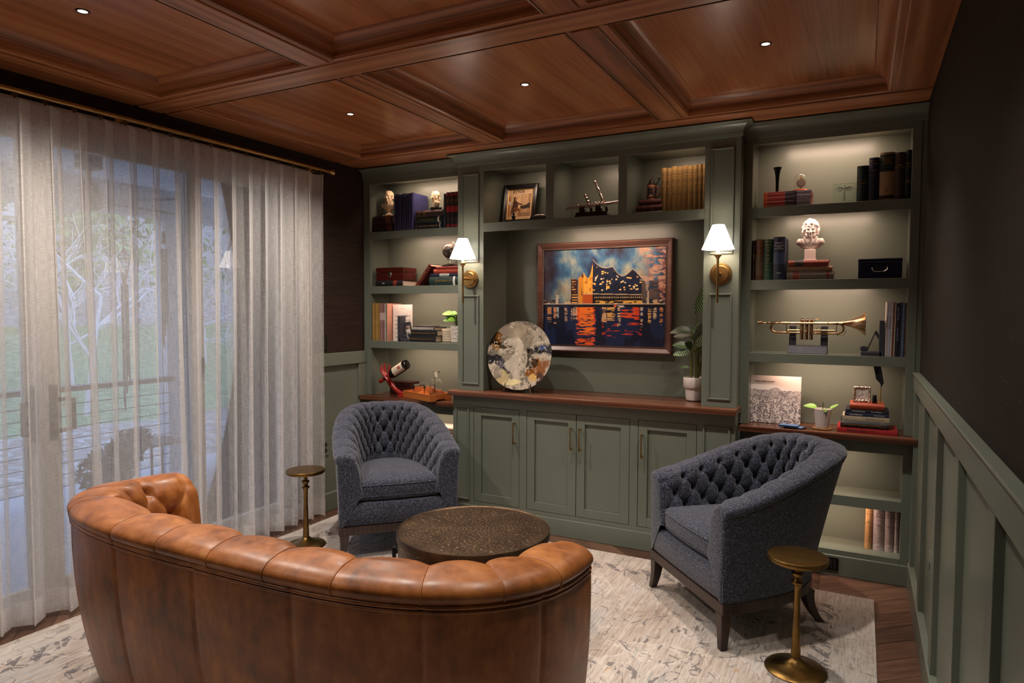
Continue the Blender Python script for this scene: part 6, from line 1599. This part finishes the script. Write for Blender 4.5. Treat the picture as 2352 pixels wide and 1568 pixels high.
# third shelf
z = S3T + .0006
def tube_path(pts, n=8):
    """rounds the corners of a polyline with Catmull-Rom"""
    P = [np.array(p, float) for p in pts]; P = [2 * P[0] - P[1]] + P + [2 * P[-1] - P[-2]]; out = []
    for i in range(1, len(P) - 2):
        for k in range(n):
            t_ = k / n; a, b, c, d = P[i - 1], P[i], P[i + 1], P[i + 2]
            out.append(tuple(.5 * ((2 * b) + (-a + c) * t_ + (2 * a - 5 * b + 4 * c - d) * t_ ** 2 + (-a + 3 * b - 3 * c + d) * t_ ** 3)))
    out.append(tuple(P[-2])); return out
def trumpet():
    st = thing('trumpet_stand', 'charcoal two-post stand under the brass trumpet', 'stand', (.353, .175, z))
    obj('base', MB().prism([(-.05, 0), (.05, 0), (.036, .040), (.030, .046), (-.030, .046), (-.036, .040)], -.102, .102, 'x'), simple('brushed_charcoal', '#56545c', .4, .3), st, bevel=.003)
    for x in (-.080, .084):
        obj('post', MB().box(x - .018, x + .018, -.010, .010, .045, .100).box(x - .018, x + .018, .010, .020, .045, .155).box(x - .018, x + .018, -.024, .010, .128, .133), DARKPL, st, bevel=.002)
    t = thing('trumpet', 'worn brass trumpet resting on the charcoal stand', 'trumpet', (.353, .150, z))
    za, zb = .172, .118                                # upper (bell and leadpipe) and lower tubes
    # bell: flare at the right end, tube returning round the left bow
    nB = 26; xs = np.linspace(-.165, .285, nB); rr = [.0058 + .0012 * max(0, (x + .05) / .3) + .055 * max(0, (x - .10) / .185) ** 3.6 + .004 * max(0, (x - .02) / .26) for x in xs]
    m = MB()
    bell = MB()
    nn = 32
    P = np.array([[(x, .012 + r_ * math.cos(a), za + r_ * math.sin(a)) for a in np.linspace(0, 2 * PI, nn, endpoint=False)] for x, r_ in zip(xs, rr)])
    bell.grid(P.transpose(1, 0, 2), wrap_u=True)
    rl = rr[-1]; P2 = np.array([[(x, .012 + r_ * math.cos(a), za + r_ * math.sin(a)) for a in np.linspace(0, 2 * PI, nn, endpoint=False)] for x, r_ in ((.285, rl), (.287, rl), (.2865, rl - .003), (.270, rl * .62), (.23, rl * .27), (.15, .006))])
    bell.grid(P2.transpose(1, 0, 2), wrap_u=True)
    obj('bell', bell, TRUMPET, t, smooth=180)
    # left bow from bell tube down to the third valve
    bow = [(-.165, .012, za)] + [(-.165 - .031 * math.sin(a), .010, (za + zb) / 2 - .001 + (za - zb) / 2 * math.cos(a)) for a in np.linspace(.25, PI - .25, 9)] + [(-.150, .008, zb - .002), (-.02, .006, zb - .002)]
    obj('bell_bow', MB().tube(tube_path(bow, 5), .0062, 14), TRUMPET, t, smooth=180)
    # leadpipe from the mouthpiece to the tuning slide at the right
    lead = [(-.215, -.014, za - .002), (.150, -.014, za - .002)] + [(.150 + .030 * math.sin(a), -.014, (za + zb) / 2 - .001 + (za - zb) / 2 * math.cos(a)) for a in np.linspace(.25, PI - .25, 9)] + [(.150, -.014, zb - .002), (.028, -.014, zb - .002)]
    obj('leadpipe', MB().tube(tube_path(lead, 5), .0060, 14).tube([(.02, -.014, zb - .002), (.10, -.014, zb - .002)], .0072, 14).tube([(.10, -.014, za - .002), (.155, -.014, za - .002)], .0070, 14), TRUMPET, t, smooth=180)
    mp = MB(); Mx = Matrix.Translation((-.262, -.014, za - .002)) @ Matrix.Rotation(PI / 2, 4, 'Y')
    mp.lathe([(.0, .012), (.008, .004), (.0115, .0), (.0135, .001), (.0135, .004), (.0115, .009), (.0085, .018), (.0055, .025), (.0042, .032), (.0045, .055), (.0066, .056), (.0066, .064), (.005, .066)], 24, M=Mx)
    obj('mouthpiece', mp, TRUMPET, t, smooth=45)
    for k in range(3):
        x = -.030 + .024 * k
        v = MB().lathe([(.0095, .078), (.0098, .079), (.0098, .088), (.0092, .090), (.0092, .150), (.0100, .151), (.0100, .156), (.0092, .158), (.0092, .178), (.0100, .179), (.0100, .188), (.0085, .190), (.003, .190)], 22, (x, 0, 0))
        vo = obj('valve', v, TRUMPET, t, smooth=40)
        obj('valve_stem', MB().lathe([(.0022, .19), (.0022, .200)], 10, (x, 0, 0)).lathe([(.003, .199), (.0072, .200), (.0076, .203), (.007, .2045), (0, .2045)], 20, (x, 0, 0)), simple('pearl_silver', '#c9bdb4', .3, .6), vo, smooth=40)
    d = MB()
    d.tube(tube_path([(-.10, .0, zb + .012), (-.104, -.008, zb + .004), (-.10, -.016, zb), (-.04, -.016, zb + .0)], 5), .0048, 10).tube([(-.10, 0, zb + .012), (-.035, 0, zb + .012)], .0048, 10)
    d.tube([(.03, .008, zb + .012), (.135, .008, zb + .012)], .0050, 10)
    for k in (-.006, .018): d.tube([(k, -.002, .12), (k + .0, -.002, .14)], .004, 8)
    d.tube([(-.006, -.014, .108), (-.006, -.02, .118), (-.006, -.014, .128)], .007, 10)
    obj('slides', d, TRUMPET, t, smooth=60)
    e = MB()
    e.tube([(.145, -.014, zb), (.145, -.014, za)], .0024, 8).tube([(.145, -.014, za - .03), (.145, .010, za - .02)], .002, 8).tube([(-.11, -.014, zb), (-.11, -.014, za)], .0022, 8)
    e.tube(tube_path([(.035, -.004, za + .006), (.036, -.004, za + .016), (.044, -.004, za + .022), (.054, -.004, za + .020)], 5), .0020, 8)
    e.tube([(-.052 + .010 * math.cos(a), -.006, .138 + .012 * math.sin(a)) for a in np.linspace(-2.4, .9, 14)], .0018, 7)
    e.tube([(.056 + .011 * math.cos(a), -.012, .140 + .011 * math.sin(a)) for a in np.linspace(0, 2 * PI, 19)[:-1]], .0016, 7, closed=True)
    e.tube(tube_path([(.160, -.014, zb - .010), (.178, -.014, zb - .008), (.190, -.014, zb + .006), (.192, -.014, zb + .016)], 5), .0022, 8).tube([(.150, -.014, zb - .012), (.156, -.014, zb - .002)], .004, 8)
    obj('braces_and_hooks', e, TRUMPET, t, smooth=60)
trumpet()
t, s = bookend('charcoal bookend with eighth note holding up the magazines', .718, .115, z, True)
m = MB(); R = Matrix.Translation((-.083, .05, .036)) @ Matrix.Rotation(.15, 4, 'Y')
m.lathe([(.0, -.006), (.8, -.006), (1, -.003), (1, .003), (.8, .006), (.0, .006)], 26, M=R @ Matrix.Rotation(PI / 2, 4, 'X') @ Matrix.Diagonal((.021, .0145, 1.4, 1)))
m.prism([(-.068, .034), (-.062, .034), (-.026, .132), (-.032, .132)], .044, .056)
m.prism([(-.034, .125), (-.026, .135), (-.008, .105), (-.004, .085), (-.010, .065), (-.028, .053), (-.014, .064), (-.012, .082), (-.020, .098), (-.030, .112)], .044, .056)
obj('music_note', m, DARKPL, t, bevel=.001)
xs = [.7315, .744, .757, .764, .772, .778, .799, .806, .818, .823, .829]
cl = ['#b8ada4', '#a9aab6', '#c2b7a8', '#6a3a2c', '#b5a58c', '#15161c', '#20232c', '#53627c', '#2a2430', '#6b4a38']
nm = ['thick white music magazine beside the charcoal bookend', 'pale blue-white magazine next to the white one', 'thin cream booklet between pale magazines and black book', 'very thin rust booklet in the magazine row', 'thin tan booklet left of the black jazz book', 'wide black jazz theory book in the magazine row', 'thin dark booklet just right of the black jazz book', 'slate blue booklet near the right end of the magazine row', 'dark purple-black thin booklet second from the right end', 'brown thin booklet at the right end of the magazine row']
for i in range(10):
    tx = (('Jazz Theory', .80, .014, 'v', '#8a7fb0'), ('Jamey Aebersold', .42, .010, 'v', '#8a7fb0')) if i == 5 else (('Jazz Piano Standards', .62, .008, 'v', 'dark'),) if i in (0, 1) else ()
    standing(nm[i], xs[i], xs[i + 1], .288 - .003 * (i % 3), z, cl[i], y=.122, d=.17, round_=False, text=tx, lean=.012, pages=(xs[i + 1] - xs[i] > .009))

# ---- right counter
z = SCT + .0006
def mtn_img(u, v):
    img = np.ones(u.shape + (3,)) * l3('#d8d0c9')
    img = put(img, (v > .62 + .35 * (1 - u)) , l3('#c9b5aa'), .5)
    n1 = fbm(u, v, 6, 6, 51, 5, .6); n2 = fbm(u, v, 26, 26, 53, 3, .6); n3 = fbm(u, v, 60, 60, 54, 2)
    ridge = .70 + .035 * fbm(u, v * 0, 14, 1, 55, 4) - .02; img = put(img, (v < ridge) & (v > .0), l3('#a59a97'), .8); img = put(img, (v < ridge) & (n2 > .52), l3('#6f6668'), .7)
    pk = .775 - np.abs(u - .50) * .62 + .05 * (n2 - .5); mt = v < np.maximum(pk, .5 + .05 * n1)
    img = put(img, mt, l3('#b9aeab')); sl = np.sin((u * 3 + n1 * 5) * 9 + v * 5)
    img = put(img, mt & (n1 + .25 * (n2 - .5) > .50), l3('#7d7375'), .85); img = put(img, mt & (n3 > .56), l3('#5a5154'), .65)
    low = mt & (v < .52)
    img = put(img, low & (n2 > .47), l3('#6a6063'), .75)
    f = fbm(u, v, 4, 3.4, 57, 3, .5); pis = (np.abs(((f * 9) % 1) - .5) < .11) & low; img = put(img, pis, l3('#ded5cf'), .95)
    f2 = fbm(u, v, 5, 4, 61, 3, .5); img = put(img, (np.abs(((f2 * 7) % 1) - .5) < .09) & low, l3('#ded5cf'), .9)
    return img
def mountain_book():
    t = thing('hardcover_book', 'large white hardcover with an etched ski mountain standing upright on the right counter', 'book', M=Matrix.Translation((.187, .175, z + .0018)) @ Matrix.Rotation(math.radians(1.5), 4, 'Z') @ Matrix.Rotation(math.radians(-5), 4, 'X'))
    w, h = .272, .274
    obj('cover', MB().box(-w / 2, w / 2, .0003, .003, 0, h).box(-w / 2, w / 2, .015, .018, 0, h).box(-w / 2, -w / 2 + .003, .003, .015, 0, h), plain('#d3c9c2'), t)
    obj('pages', MB().box(-w / 2 + .004, w / 2 - .003, .003, .015, .003, h - .003), PAGES, t)
    painted('printed_cover', w, h, 240, 240, mtn_img, PRINT, t)
    m = text_mb('THE MAN BEHIND THE MAPS', .0085, bold=.03); m.xform(Matrix.Translation((-.060, -.0005, h - .034)))
    q = text_mb('LEGENDARY SKI ARTIST JAMES NIEHUES', .0048); q.xform(Matrix.Translation((-.060, -.0005, h - .043))); m.merge(q)
    obj('title_lettering', m, DARKINK, t)
mountain_book()
for i, (x, y, r_) in enumerate(((.275, .060, .12), (.303, .072, .35))):
    t = thing('postcard', ('blue glossy pamphlet in front of the mountain book, upper one', 'blue glossy pamphlet slid underneath, nearest the seedling pot')[i], 'pamphlet', (x, y, z + (.009 if i == 0 else 0)), -r_)
    obj('card', MB().box(-.05, .05, -.03, .03, 0, .0085), plain('#232c42'), t)
    def pimg(u, v): return np.clip(np.ones(u.shape + (3,)) * l3('#5a7fae') * (.5 + fbm(u, v, 5, 5, 70 + i))[..., None], 0, 1)
    painted('printed_face', .096, .056, 30, 20, pimg, PRINT, t, Matrix.Translation((0, -.028, .0089)) @ Matrix.Rotation(-PI / 2, 4, 'X'))
def seedling():
    t = thing('potted_plant', 'small seedling with four round green leaves in a white tapered pot', 'plant', (.440, .120, z))
    obj('saucer', MB().lathe([(0, 0), (.046, 0), (.049, .004), (.046, .006), (0, .005)], 36), simple('cork_mat', '#a5743f', .7), t, smooth=40)
    obj('pot', MB().lathe([(0, .0062), (.034, .0062), (.036, .010), (.0365, .022), (.034, .0235), (.0365, .025), (.047, .108), (.0475, .112), (.044, .112), (.041, .100), (0, .098)], 44), PORC, t, smooth=30)
    obj('soil', MB().lathe([(0, .101), (.041, .1)], 30), simple('potting_soil', '#2a1d14', .9), t)
    st = MB().tube([(0, 0, .10), (.002, 0, .135), (.001, 0, .150)], .0022, 8).tube([(0, 0, .12), (-.02, -.006, .122), (-.03, -.008, .122)], .0016, 7).tube([(0, 0, .12), (.02, -.004, .118), (.04, -.004, .118)], .0016, 7)
    obj('stems', st, LEAF, t, smooth=60)
    for p, d, L, W, dr in (((-.028, -.008, .122), (-1, -.25, .12), .072, .040, .12), ((.036, -.004, .117), (1, -.1, .55), .052, .022, -.05), ((.006, -.012, .112), (.3, -1, -.1), .045, .032, .2), ((.001, 0, .149), (.1, -.5, .1), .032, .026, .05)):
        obj('leaf', leaf(MB(), p, d, L, W, dr, tip=.7, up=(0, -.55, .8)), LEAFL, t, smooth=180)
seedling()
lying('red photography book at the bottom of the counter stack under the clock', .516, .802, .024, z, '#a32226', y=.075, d=.20, text=(('Mathew Brady', .34, .017, 'v', 'dark'), ('PORTRAITS', .60, .008, 'v', 'dark')), round_=False)
lying('black letters encyclopedia with gilt title in the counter stack', .532, .760, .037, z + .024, '#141216', y=.085, d=.19, text=(('LIFETIME ENCYCLOPEDIA OF LETTERS', .45, .0105, 'v'),), bands=((.05, .054, 'gold'), (.83, .96, '#3a2a24')))
lying('cream book in the middle of the counter stack', .540, .764, .026, z + .061, '#a99a80', y=.090, d=.17, text=(('THE LETTERS OF LEWIS', .68, .008, 'v', 'dark'),), round_=False)
lying('navy book in the counter stack above the cream one', .551, .762, .018, z + .087, '#1b2340', y=.092, d=.165, text=(('Good Manners', .26, .010, 'v', 'white'), ('Victoria Sutton', .78, .008, 'v', 'white')), round_=False)
lying('dark blue-black book in the counter stack below the orange book', .556, .760, .018, z + .105, '#12151f', y=.096, d=.16, text=(('The Pocket Muse', .30, .009, 'v', 'white'), ('Francis Flaherty', .72, .008, 'v', 'white')), round_=False)
lying('orange red leather book topping the counter stack under the square clock', .575, .738, .035, z + .123, '#9a3a1c', y=.100, d=.13, rough=.35)
def desk_clock():
    t = thing('desk_clock', 'small square silver framed clock on top of the orange book', 'clock', M=Matrix.Translation((.632, .135, z + .1596)) @ Matrix.Rotation(.08, 4, 'Z') @ Matrix.Rotation(math.radians(-4), 4, 'X'))
    w = .084
    m = frame_rect(MB(), w, w, .014, [(0, .012), (0, .0), (.003, -.004), (.010, -.003), (.013, .0), (.014, .004)])
    b = NT('ornate_silver'); vo = b.n('ShaderNodeTexVoronoi'); vo.inputs['Scale'].default_value = 130; b.l(b.coord(), vo.inputs['Vector']); b.set(color=s2l('#b5a594'), metal=1.0, rough=.32); b.bump(vo.outputs['Distance'], 1.0, .004)
    obj('frame', m, b.m, t, smooth=25); obj('back', MB().box(-w / 2 + .001, w / 2 - .001, .005, .014, .001, w - .001), BLACKP, t)
    clock_face(t, 0, .0035, w / 2, square=.029)
desk_clock()
def ink():
    t = thing('ink_bottle', 'tiny black ink bottle beside the square clock', 'ink bottle', (.692, .128, z + .1585))
    obj('bottle', MB().lathe([(0, 0), (.0115, 0), (.0125, .003), (.0125, .022), (.009, .028), (.0085, .032)], 20), BLACKP, t, smooth=40)
    obj('cap', MB().lathe([(.0095, .031), (.0098, .041), (.008, .044), (0, .044)], 20), BLACKM, t, smooth=40)
ink()
def quill():
    t = thing('quill_pen', 'black feather quill standing in a slim brass holder beside the ink', 'quill', (.718, .128, z + .1585))
    obj('holder', MB().lathe([(0, 0), (.0075, 0), (.0075, .003), (.0045, .006), (.004, .03), (.0052, .034), (.004, .038), (.0038, .068), (.005, .072), (.0028, .078), (0, .078)], 18), GOLD, t, smooth=40)
    n = 40; P = np.zeros((n, 9, 3)); sp = []
    for i in range(n):
        q = i / (n - 1); zz = .074 + .142 * q; x0 = .004 - .022 * math.sin(q * 1.5) * q ** .6; wL = .0205 * smst(q, .10, .34) * (1 - smst(q, .86, 1.0) ** 2 * .85) + .0006; wR = .013 * smst(q, .0, .2) * (1 - smst(q, .88, 1.0) ** 2 * .8) + .0006
        for j in range(9):
            k = j / 4 - 1; w_ = (wL if k < 0 else wR) * k
            P[i, j] = (x0 + w_, -.004 * abs(k) + .0008 * math.sin(q * 160 + abs(k) * 3), zz + abs(k) * .012)
        sp.append((x0, -.0012, zz))
    obj('feather', MB().grid(P), simple('black_feather', '#0c0b0d', .6, 0, .2, 200), t, smooth=180)
    obj('shaft', MB().tube([(.003, 0, .07)] + sp, [.0016] + [.0015 * (1 - .8 * k / n) for k in range(n)], 7), simple('dark_shaft', '#1d1815', .4), t, smooth=60)
quill()
# ---- base shelves
z = .141 + .0006
CW = (('THE', .945, .0075, 'h', 'dark'), ('CIVIL', .89, .0135, 'h', '#6b5240'), ('WAR', .825, .0135, 'h', '#6b5240'), ('SHELBY', .62, .007, 'h', 'dark'), ('FOOTE', .59, .007, 'h', 'dark'), ('RANDOM HOUSE', .10, .0045, 'h', 'dark'))
standing('tan biography spine left of the pale history volumes on the bottom right shelf', .664, .700, .222, z, '#b98d5c', y=.200, d=.115, lean=.015, text=(('Daniel', .95, .010, 'h', '#7a3a20'), ('Boone', .89, .011, 'h', '#7a3a20'), ('JOHN', .70, .006, 'h', 'dark'), ('FARAGHER', .67, .006, 'h', 'dark')))
for i, (a, b, st_, p) in enumerate(((.704, .758, '* *', 'leftmost and widest'), (.760, .803, '*', 'middle'), (.805, .828, '* * *', 'rightmost'))):
    standing('pale pink civil war history, %s of three on the bottom right shelf' % p, a, b, .226, z, ('#b7a6a6', '#b09e9c', '#b3a2a0')[i], y=.200, d=.115, group='pale civil war volumes', text=CW + ((st_, .73, .014, 'h', 'dark'),), rough=.5)
z = .447 + .0006
for k in range(7):
    tag(obj('folded_cloth', MB().box(-2.20 + .003 * (k % 3), -1.945, .14, .30, z + k * .021, z + k * .021 + .020), cloth(('#c9b7a8', '#bfa698', '#d0c0b2', '#b59a8c')[k % 4], .8), bevel=.006), 'folded pale cloth, %s in the pile behind the left armchair' % ('bottom one', 'second from the bottom', 'third from the bottom', 'fourth from the bottom', 'fifth from the bottom', 'sixth from the bottom', 'topmost')[k], 'cloth', 'folded pale cloths')
# ------------------------------------------------------------------ covered porch and garden beyond the glass
tag(obj('porch_deck', MB().box(-5.35, -2.93, -6.5, 1.2, -.16, -.05), m_paint('grey_porch_deck', '#a3a7b0', .6)), kind='structure')
pc = NT('white_beadboard'); wv = pc.n('ShaderNodeTexWave', wave_type='BANDS', bands_direction='Y'); wv.inputs['Scale'].default_value = 3.2; pc.l(pc.coord(), wv.inputs['Vector'])
pc.set(color=pc.ramp(wv.outputs['Fac'], [(.0, s2l('#b5b7bc')), (.06, s2l('#e6e8ec'))]), rough=.5)
tag(obj('porch_ceiling', MB().box(-5.35, -2.93, -6.5, 1.2, 2.52, 2.6), pc.m), kind='structure')
GP = m_paint('grey_exterior_paint', '#a9aeb6', .6)
tag(obj('porch_beam', MB().box(-5.15, -4.98, -6.5, 1.2, 2.27, 2.519), GP), kind='structure')
sd = NT('grey_siding'); w2 = sd.n('ShaderNodeTexWave', wave_type='BANDS', bands_direction='Z', wave_profile='SAW'); w2.inputs['Scale'].default_value = 1.3; sd.l(sd.coord(), w2.inputs['Vector'])
sd.set(color=sd.ramp(w2.outputs['Fac'], [(.0, s2l('#666b75')), (.1, s2l('#8d929c'))]), rough=.6)
tag(obj('porch_wall', MB().box(-4.6, -2.93, .62, .75, -.05, 2.52), sd.m), kind='structure')
for i, y in enumerate((.02, -2.9, -5.6)):
    tag(obj('porch_post', MB().box(-5.13, -5.0, y, y + .13, -.05, 2.27), GP), ('grey porch post right of the hanging chimes', 'grey porch post left of the fan', 'grey porch post far left')[i], 'post', 'porch posts')
def railing():
    t = thing('porch_railing', 'porch railing with dark top rail and thin horizontal cables', 'railing', (-4.93, -2, -.0495))
    obj('top_rail', MB().box(-.06, .06, -4.4, 2.0, .85, .89), simple('dark_rail', '#4a4340', .5), t)
    for k in range(8): obj('cable', MB().tube([(0, -4.4, .10 + k * .092), (0, 2.0, .10 + k * .092)], .004, 6), simple('steel_cable', '#55565c', .4, .8), t)
    for y in (-3.6, -1.9, -.1): obj('baluster', MB().box(-.02, .02, y, y + .04, 0, .86), simple('dark_rail', '#4a4340'), t)
railing()
def fan():
    t = thing('ceiling_fan', 'grey ceiling fan hanging from the porch ceiling beyond the curtain', 'ceiling fan', (-4.2, -1.115, 2.52))
    G = simple('fan_grey', '#4c4d54', .5, .3)
    obj('canopy', MB().lathe([(.085, -.002), (.085, -.075), (.08, -.09), (.0, -.09)], 28), G, t, smooth=40)
    obj('downrod', MB().tube([(0, 0, -.08), (0, 0, -.19)], .016, 12), G, t)
    obj('motor', MB().lathe([(.03, -.17), (.045, -.18), (.05, -.20), (.085, -.26), (.095, -.31), (.08, -.36), (.05, -.38), (0, -.385)], 30), G, t, smooth=40)
    B = simple('fan_blade_grey', '#7b7d86', .5)
    for k in range(5):
        a = 2 * PI * k / 5 + .35; M = Matrix.Rotation(a, 4, 'Z')
        m = MB().prism([(.08, -.03), (.16, -.055), (.58, -.075), (.64, -.05), (.64, .05), (.58, .075), (.16, .055), (.08, .03)], -.006, .006, 'z')
        m.xform(M @ Matrix.Translation((0, 0, -.315)) @ Matrix.Rotation(math.radians(13), 4, 'X')); obj('blade', m, B, t, bevel=.003)
fan()
def chime(label, x, y, ztop, zbot, cage):
    t = thing('wind_chime', label, 'wind chime', (x, y, ztop))
    D = simple('weathered_bronze', '#3c3f45', .5, .4); L = ztop - zbot
    obj('cord', MB().tube([(0, 0, 2.5205 - ztop), (0, 0, 0)], .002, 6), D, t)
    m = MB()
    if cage:
        for k in range(8):
            a = 2 * PI * k / 8; m.tube([(0, 0, 0), (.045 * math.cos(a), .045 * math.sin(a), -.09), (.045 * math.cos(a), .045 * math.sin(a), -.10), (.008 * math.cos(a), .008 * math.sin(a), -.30)], .0028, 6)
        m.tube([(.045 * math.cos(a), .045 * math.sin(a), -.095) for a in np.linspace(0, 2 * PI, 17)[:-1]], .004, 6, closed=True)
    else: m.lathe([(.0, 0), (.012, -.01), (.02, -.10), (.022, -.12), (.0, -.12)], 16)
    obj('top_cage' if cage else 'top_cap', m, D, t, smooth=50)
    for k in range(5):
        a = 2 * PI * k / 5; z1 = -.30 if cage else -.16
        obj('tube', MB().tube([(.022 * math.cos(a), .022 * math.sin(a), z1), (.022 * math.cos(a), .022 * math.sin(a), -L * (.75 + .05 * k))], .0065, 8), D, t, smooth=50)
chime('caged wind chime hanging in the middle of the porch opening', -4.7, -.56, 1.95, .55, True)
chime('dark tubular wind chime hanging beside the grey porch post', -4.85, -.10, 2.14, 1.05, False)
def bush_leaves(m, c, R, n, size, seed, flat=1.0):
    r = np.random.default_rng(seed)
    for _ in range(n):
        d = r.normal(0, 1, 3); d /= np.linalg.norm(d); q = R * (.55 + .45 * r.random() ** .5); p = np.array(c) + d * q * np.array([1, 1, flat])
        a = r.normal(0, 1, 3); a /= np.linalg.norm(a); b = np.cross(a, d); b /= np.linalg.norm(b) + 1e-9; s_ = size * (.6 + .8 * r.random())
        m.add([p - a * s_, p + b * s_ * .45 + d * s_ * .15, p + a * s_, p - b * s_ * .45 + d * s_ * .15], [(0, 1, 2, 3)])
    return m
def patio_plant():
    t = thing('patio_plant', 'dark bushy plant in a pot on the porch beyond the curtain', 'plant', (-4.3, -.95, -.05))
    obj('planter', MB().lathe([(0, 0), (.12, 0), (.15, .16), (.16, .20), (.15, .21), (0, .19)], 28), simple('grey_planter', '#3d3d42', .6), t, smooth=40)
    m = MB(); bush_leaves(m, (0, 0, .33), .17, 420, .035, 3); bush_leaves(m, (.03, .12, .47), .13, 260, .035, 4); bush_leaves(m, (0, -.10, .30), .14, 220, .03, 5); bush_leaves(m, (.02, .22, .50), .09, 130, .03, 6)
    obj('foliage', m, simple('dark_foliage', '#3a4238', .6, 0, .3), t)  # dark grey-green leaf colour, varied at random
    t = thing('patio_table', 'small dark metal side table beside the bushy porch plant', 'table', (-4.42, -.50, -.0495))
    obj('tabletop', MB().box(-.17, .17, -.17, .17, .42, .435), BLACKM, t)
    for sx in (-.15, .15):
        for sy in (-.15, .15): obj('leg', MB().tube([(sx, sy, 0), (sx, sy, .42)], .010, 8), BLACKM, t)
patio_plant()
def patio_chair():
    t = thing('patio_chair', 'grey metal patio chair with sled legs at the far left of the porch', 'chair', (-3.75, -2.36, -.05), .5)
    G = simple('fan_grey', '#4c4d54')
    obj('seat', MB().box(-.25, .25, -.25, .25, .40, .42), G, t, bevel=.01); obj('backrest', MB().box(-.25, .25, -.28, -.25, .42, .85), G, t, bevel=.01)
    for s_ in (-.25, .25): obj('sled_leg', MB().tube(tube_path([(s_, .24, .40), (s_, .18, .2), (s_, .24, .02), (s_, -.24, .02), (s_, -.20, .2), (s_, -.25, .42)], 6), .014, 8), G, t, smooth=60)
patio_chair()
# ground falling from the porch then rising to a wooded bank
def ground():
    xs = np.concatenate([np.linspace(-5.3, -12, 20), np.linspace(-13, -46, 30)]); ys = np.linspace(-22, 34, 60)
    X, Y = np.meshgrid(xs, ys, indexing='ij')
    zf = np.interp(-X, [5.3, 7, 11, 16, 24, 46], [-.55, -.6, -.45, .15, 2.4, 9.0])
    n = fbm((X + 50) / 60, (Y + 30) / 80, 22, 26, 80, 4)
    return np.stack([X, Y, zf + .35 * (n - .5)], -1)
gt = NT('leaf_litter_lawn'); g1 = gt.noise(gt.coord(), 7, 4, .7); g2 = gt.noise(gt.coord(), .35, 2)
sp = gt.n('ShaderNodeSeparateXYZ'); tc = gt.n('ShaderNodeTexCoord'); gt.l(tc.outputs['Object'], sp.inputs[0])
lawn = gt.math('MULTIPLY', gt.math('GREATER_THAN', sp.outputs['X'], -19.0), gt.math('LESS_THAN', sp.outputs['X'], -10.5))
gt.set(color=gt.mix(gt.math('MULTIPLY', lawn, .75), gt.ramp(g1, [(.35, s2l('#6b625c')), (.55, s2l('#8f8984')), (.68, s2l('#b4b2b3'))]), gt.ramp(g1, [(.35, s2l('#4d6a3c')), (.65, s2l('#76945c'))])), rough=.9)
tag(obj('ground', MB().grid(ground()), gt.m, smooth=180), kind='structure')
def tree(label, x, y, z0, H, seed, kind):
    t = thing('tree', label, 'tree', (x, y, z0), group='trees beyond the porch')
    r = np.random.default_rng(seed); m = MB(); tips = []
    def br(p, d, L, rad, depth):
        P = [p]; q = np.array(p); dd = np.array(d)
        for k in range(4):
            dd = dd + r.normal(0, .10, 3) + np.array([0, 0, .03]); dd /= np.linalg.norm(dd); q = q + dd * L / 4; P.append(tuple(q))
        m.tube(P, list(np.linspace(rad, rad * .55, 5)), 5 if depth else 7, caps=False)
        if depth >= 4: tips.append(q); return
        for k in range(3 if depth else 5):
            s_ = P[min(4, 2 + k % 3)]; a = r.normal(0, 1, 3); a -= a.dot(dd) * dd; a /= np.linalg.norm(a)
            br(s_, dd * .6 + a * .75, L * (.55 + .2 * r.random()), rad * .55, depth + 1)
    br((0, 0, 0), (0, 0, 1), H * .42, .019 * H ** .6, 0)
    obj('branches', m, simple('pale_bark' if kind == 0 else 'grey_bark', '#b5b4b8' if kind == 0 else '#6f6c6e', .8), t)
    if kind:
        f = MB()
        for q in tips[::2]: bush_leaves(f, q, .55, 14, .16, int(abs(q[0] * 99)) + seed)
        obj('foliage', f, simple('autumn_green' if kind == 1 else 'olive_green', '#7d8f63' if kind == 1 else '#8d8f5c', .7, 0, .3, 2), t)
kinds = ('pale bare branching tree', 'leafy green tree', 'olive yellow leafy tree')
where = ['straight behind the fan', 'left of the fan in the distance', 'behind the caged chime', 'behind the dark chime', 'beside the grey post', 'far left of the porch opening', 'deep on the wooded bank', 'high on the bank to the right', 'high on the bank to the left', 'at the edge of the lawn', 'behind the lawn to the right', 'near the far left post', 'at the centre of the bank', 'right end of the bank']
spots = [(-14, 4.2, 0), (-17, 1.5, 0), (-13, 6.2, 0), (-15, 8.2, 0), (-18, 11, 0), (-16, -1, 2), (-22, 6, 1), (-24, 12, 1), (-22, 1.5, 2), (-11.5, 3.0, 0), (-19, 9, 1), (-12.5, .2, 2), (-26, 8, 1), (-25, 17, 1)]
for i, (x, y, k) in enumerate(spots):
    z0 = float(np.interp(-x, [5.3, 7, 11, 16, 24, 46], [-.55, -.6, -.45, .15, 2.4, 9.0])) - .2
    tree('%s %s' % (kinds[k], where[i]), x, y, z0, (4.6 if k == 0 else 6.5) + .9 * math.sin(i * 2.3), 100 + i, k)
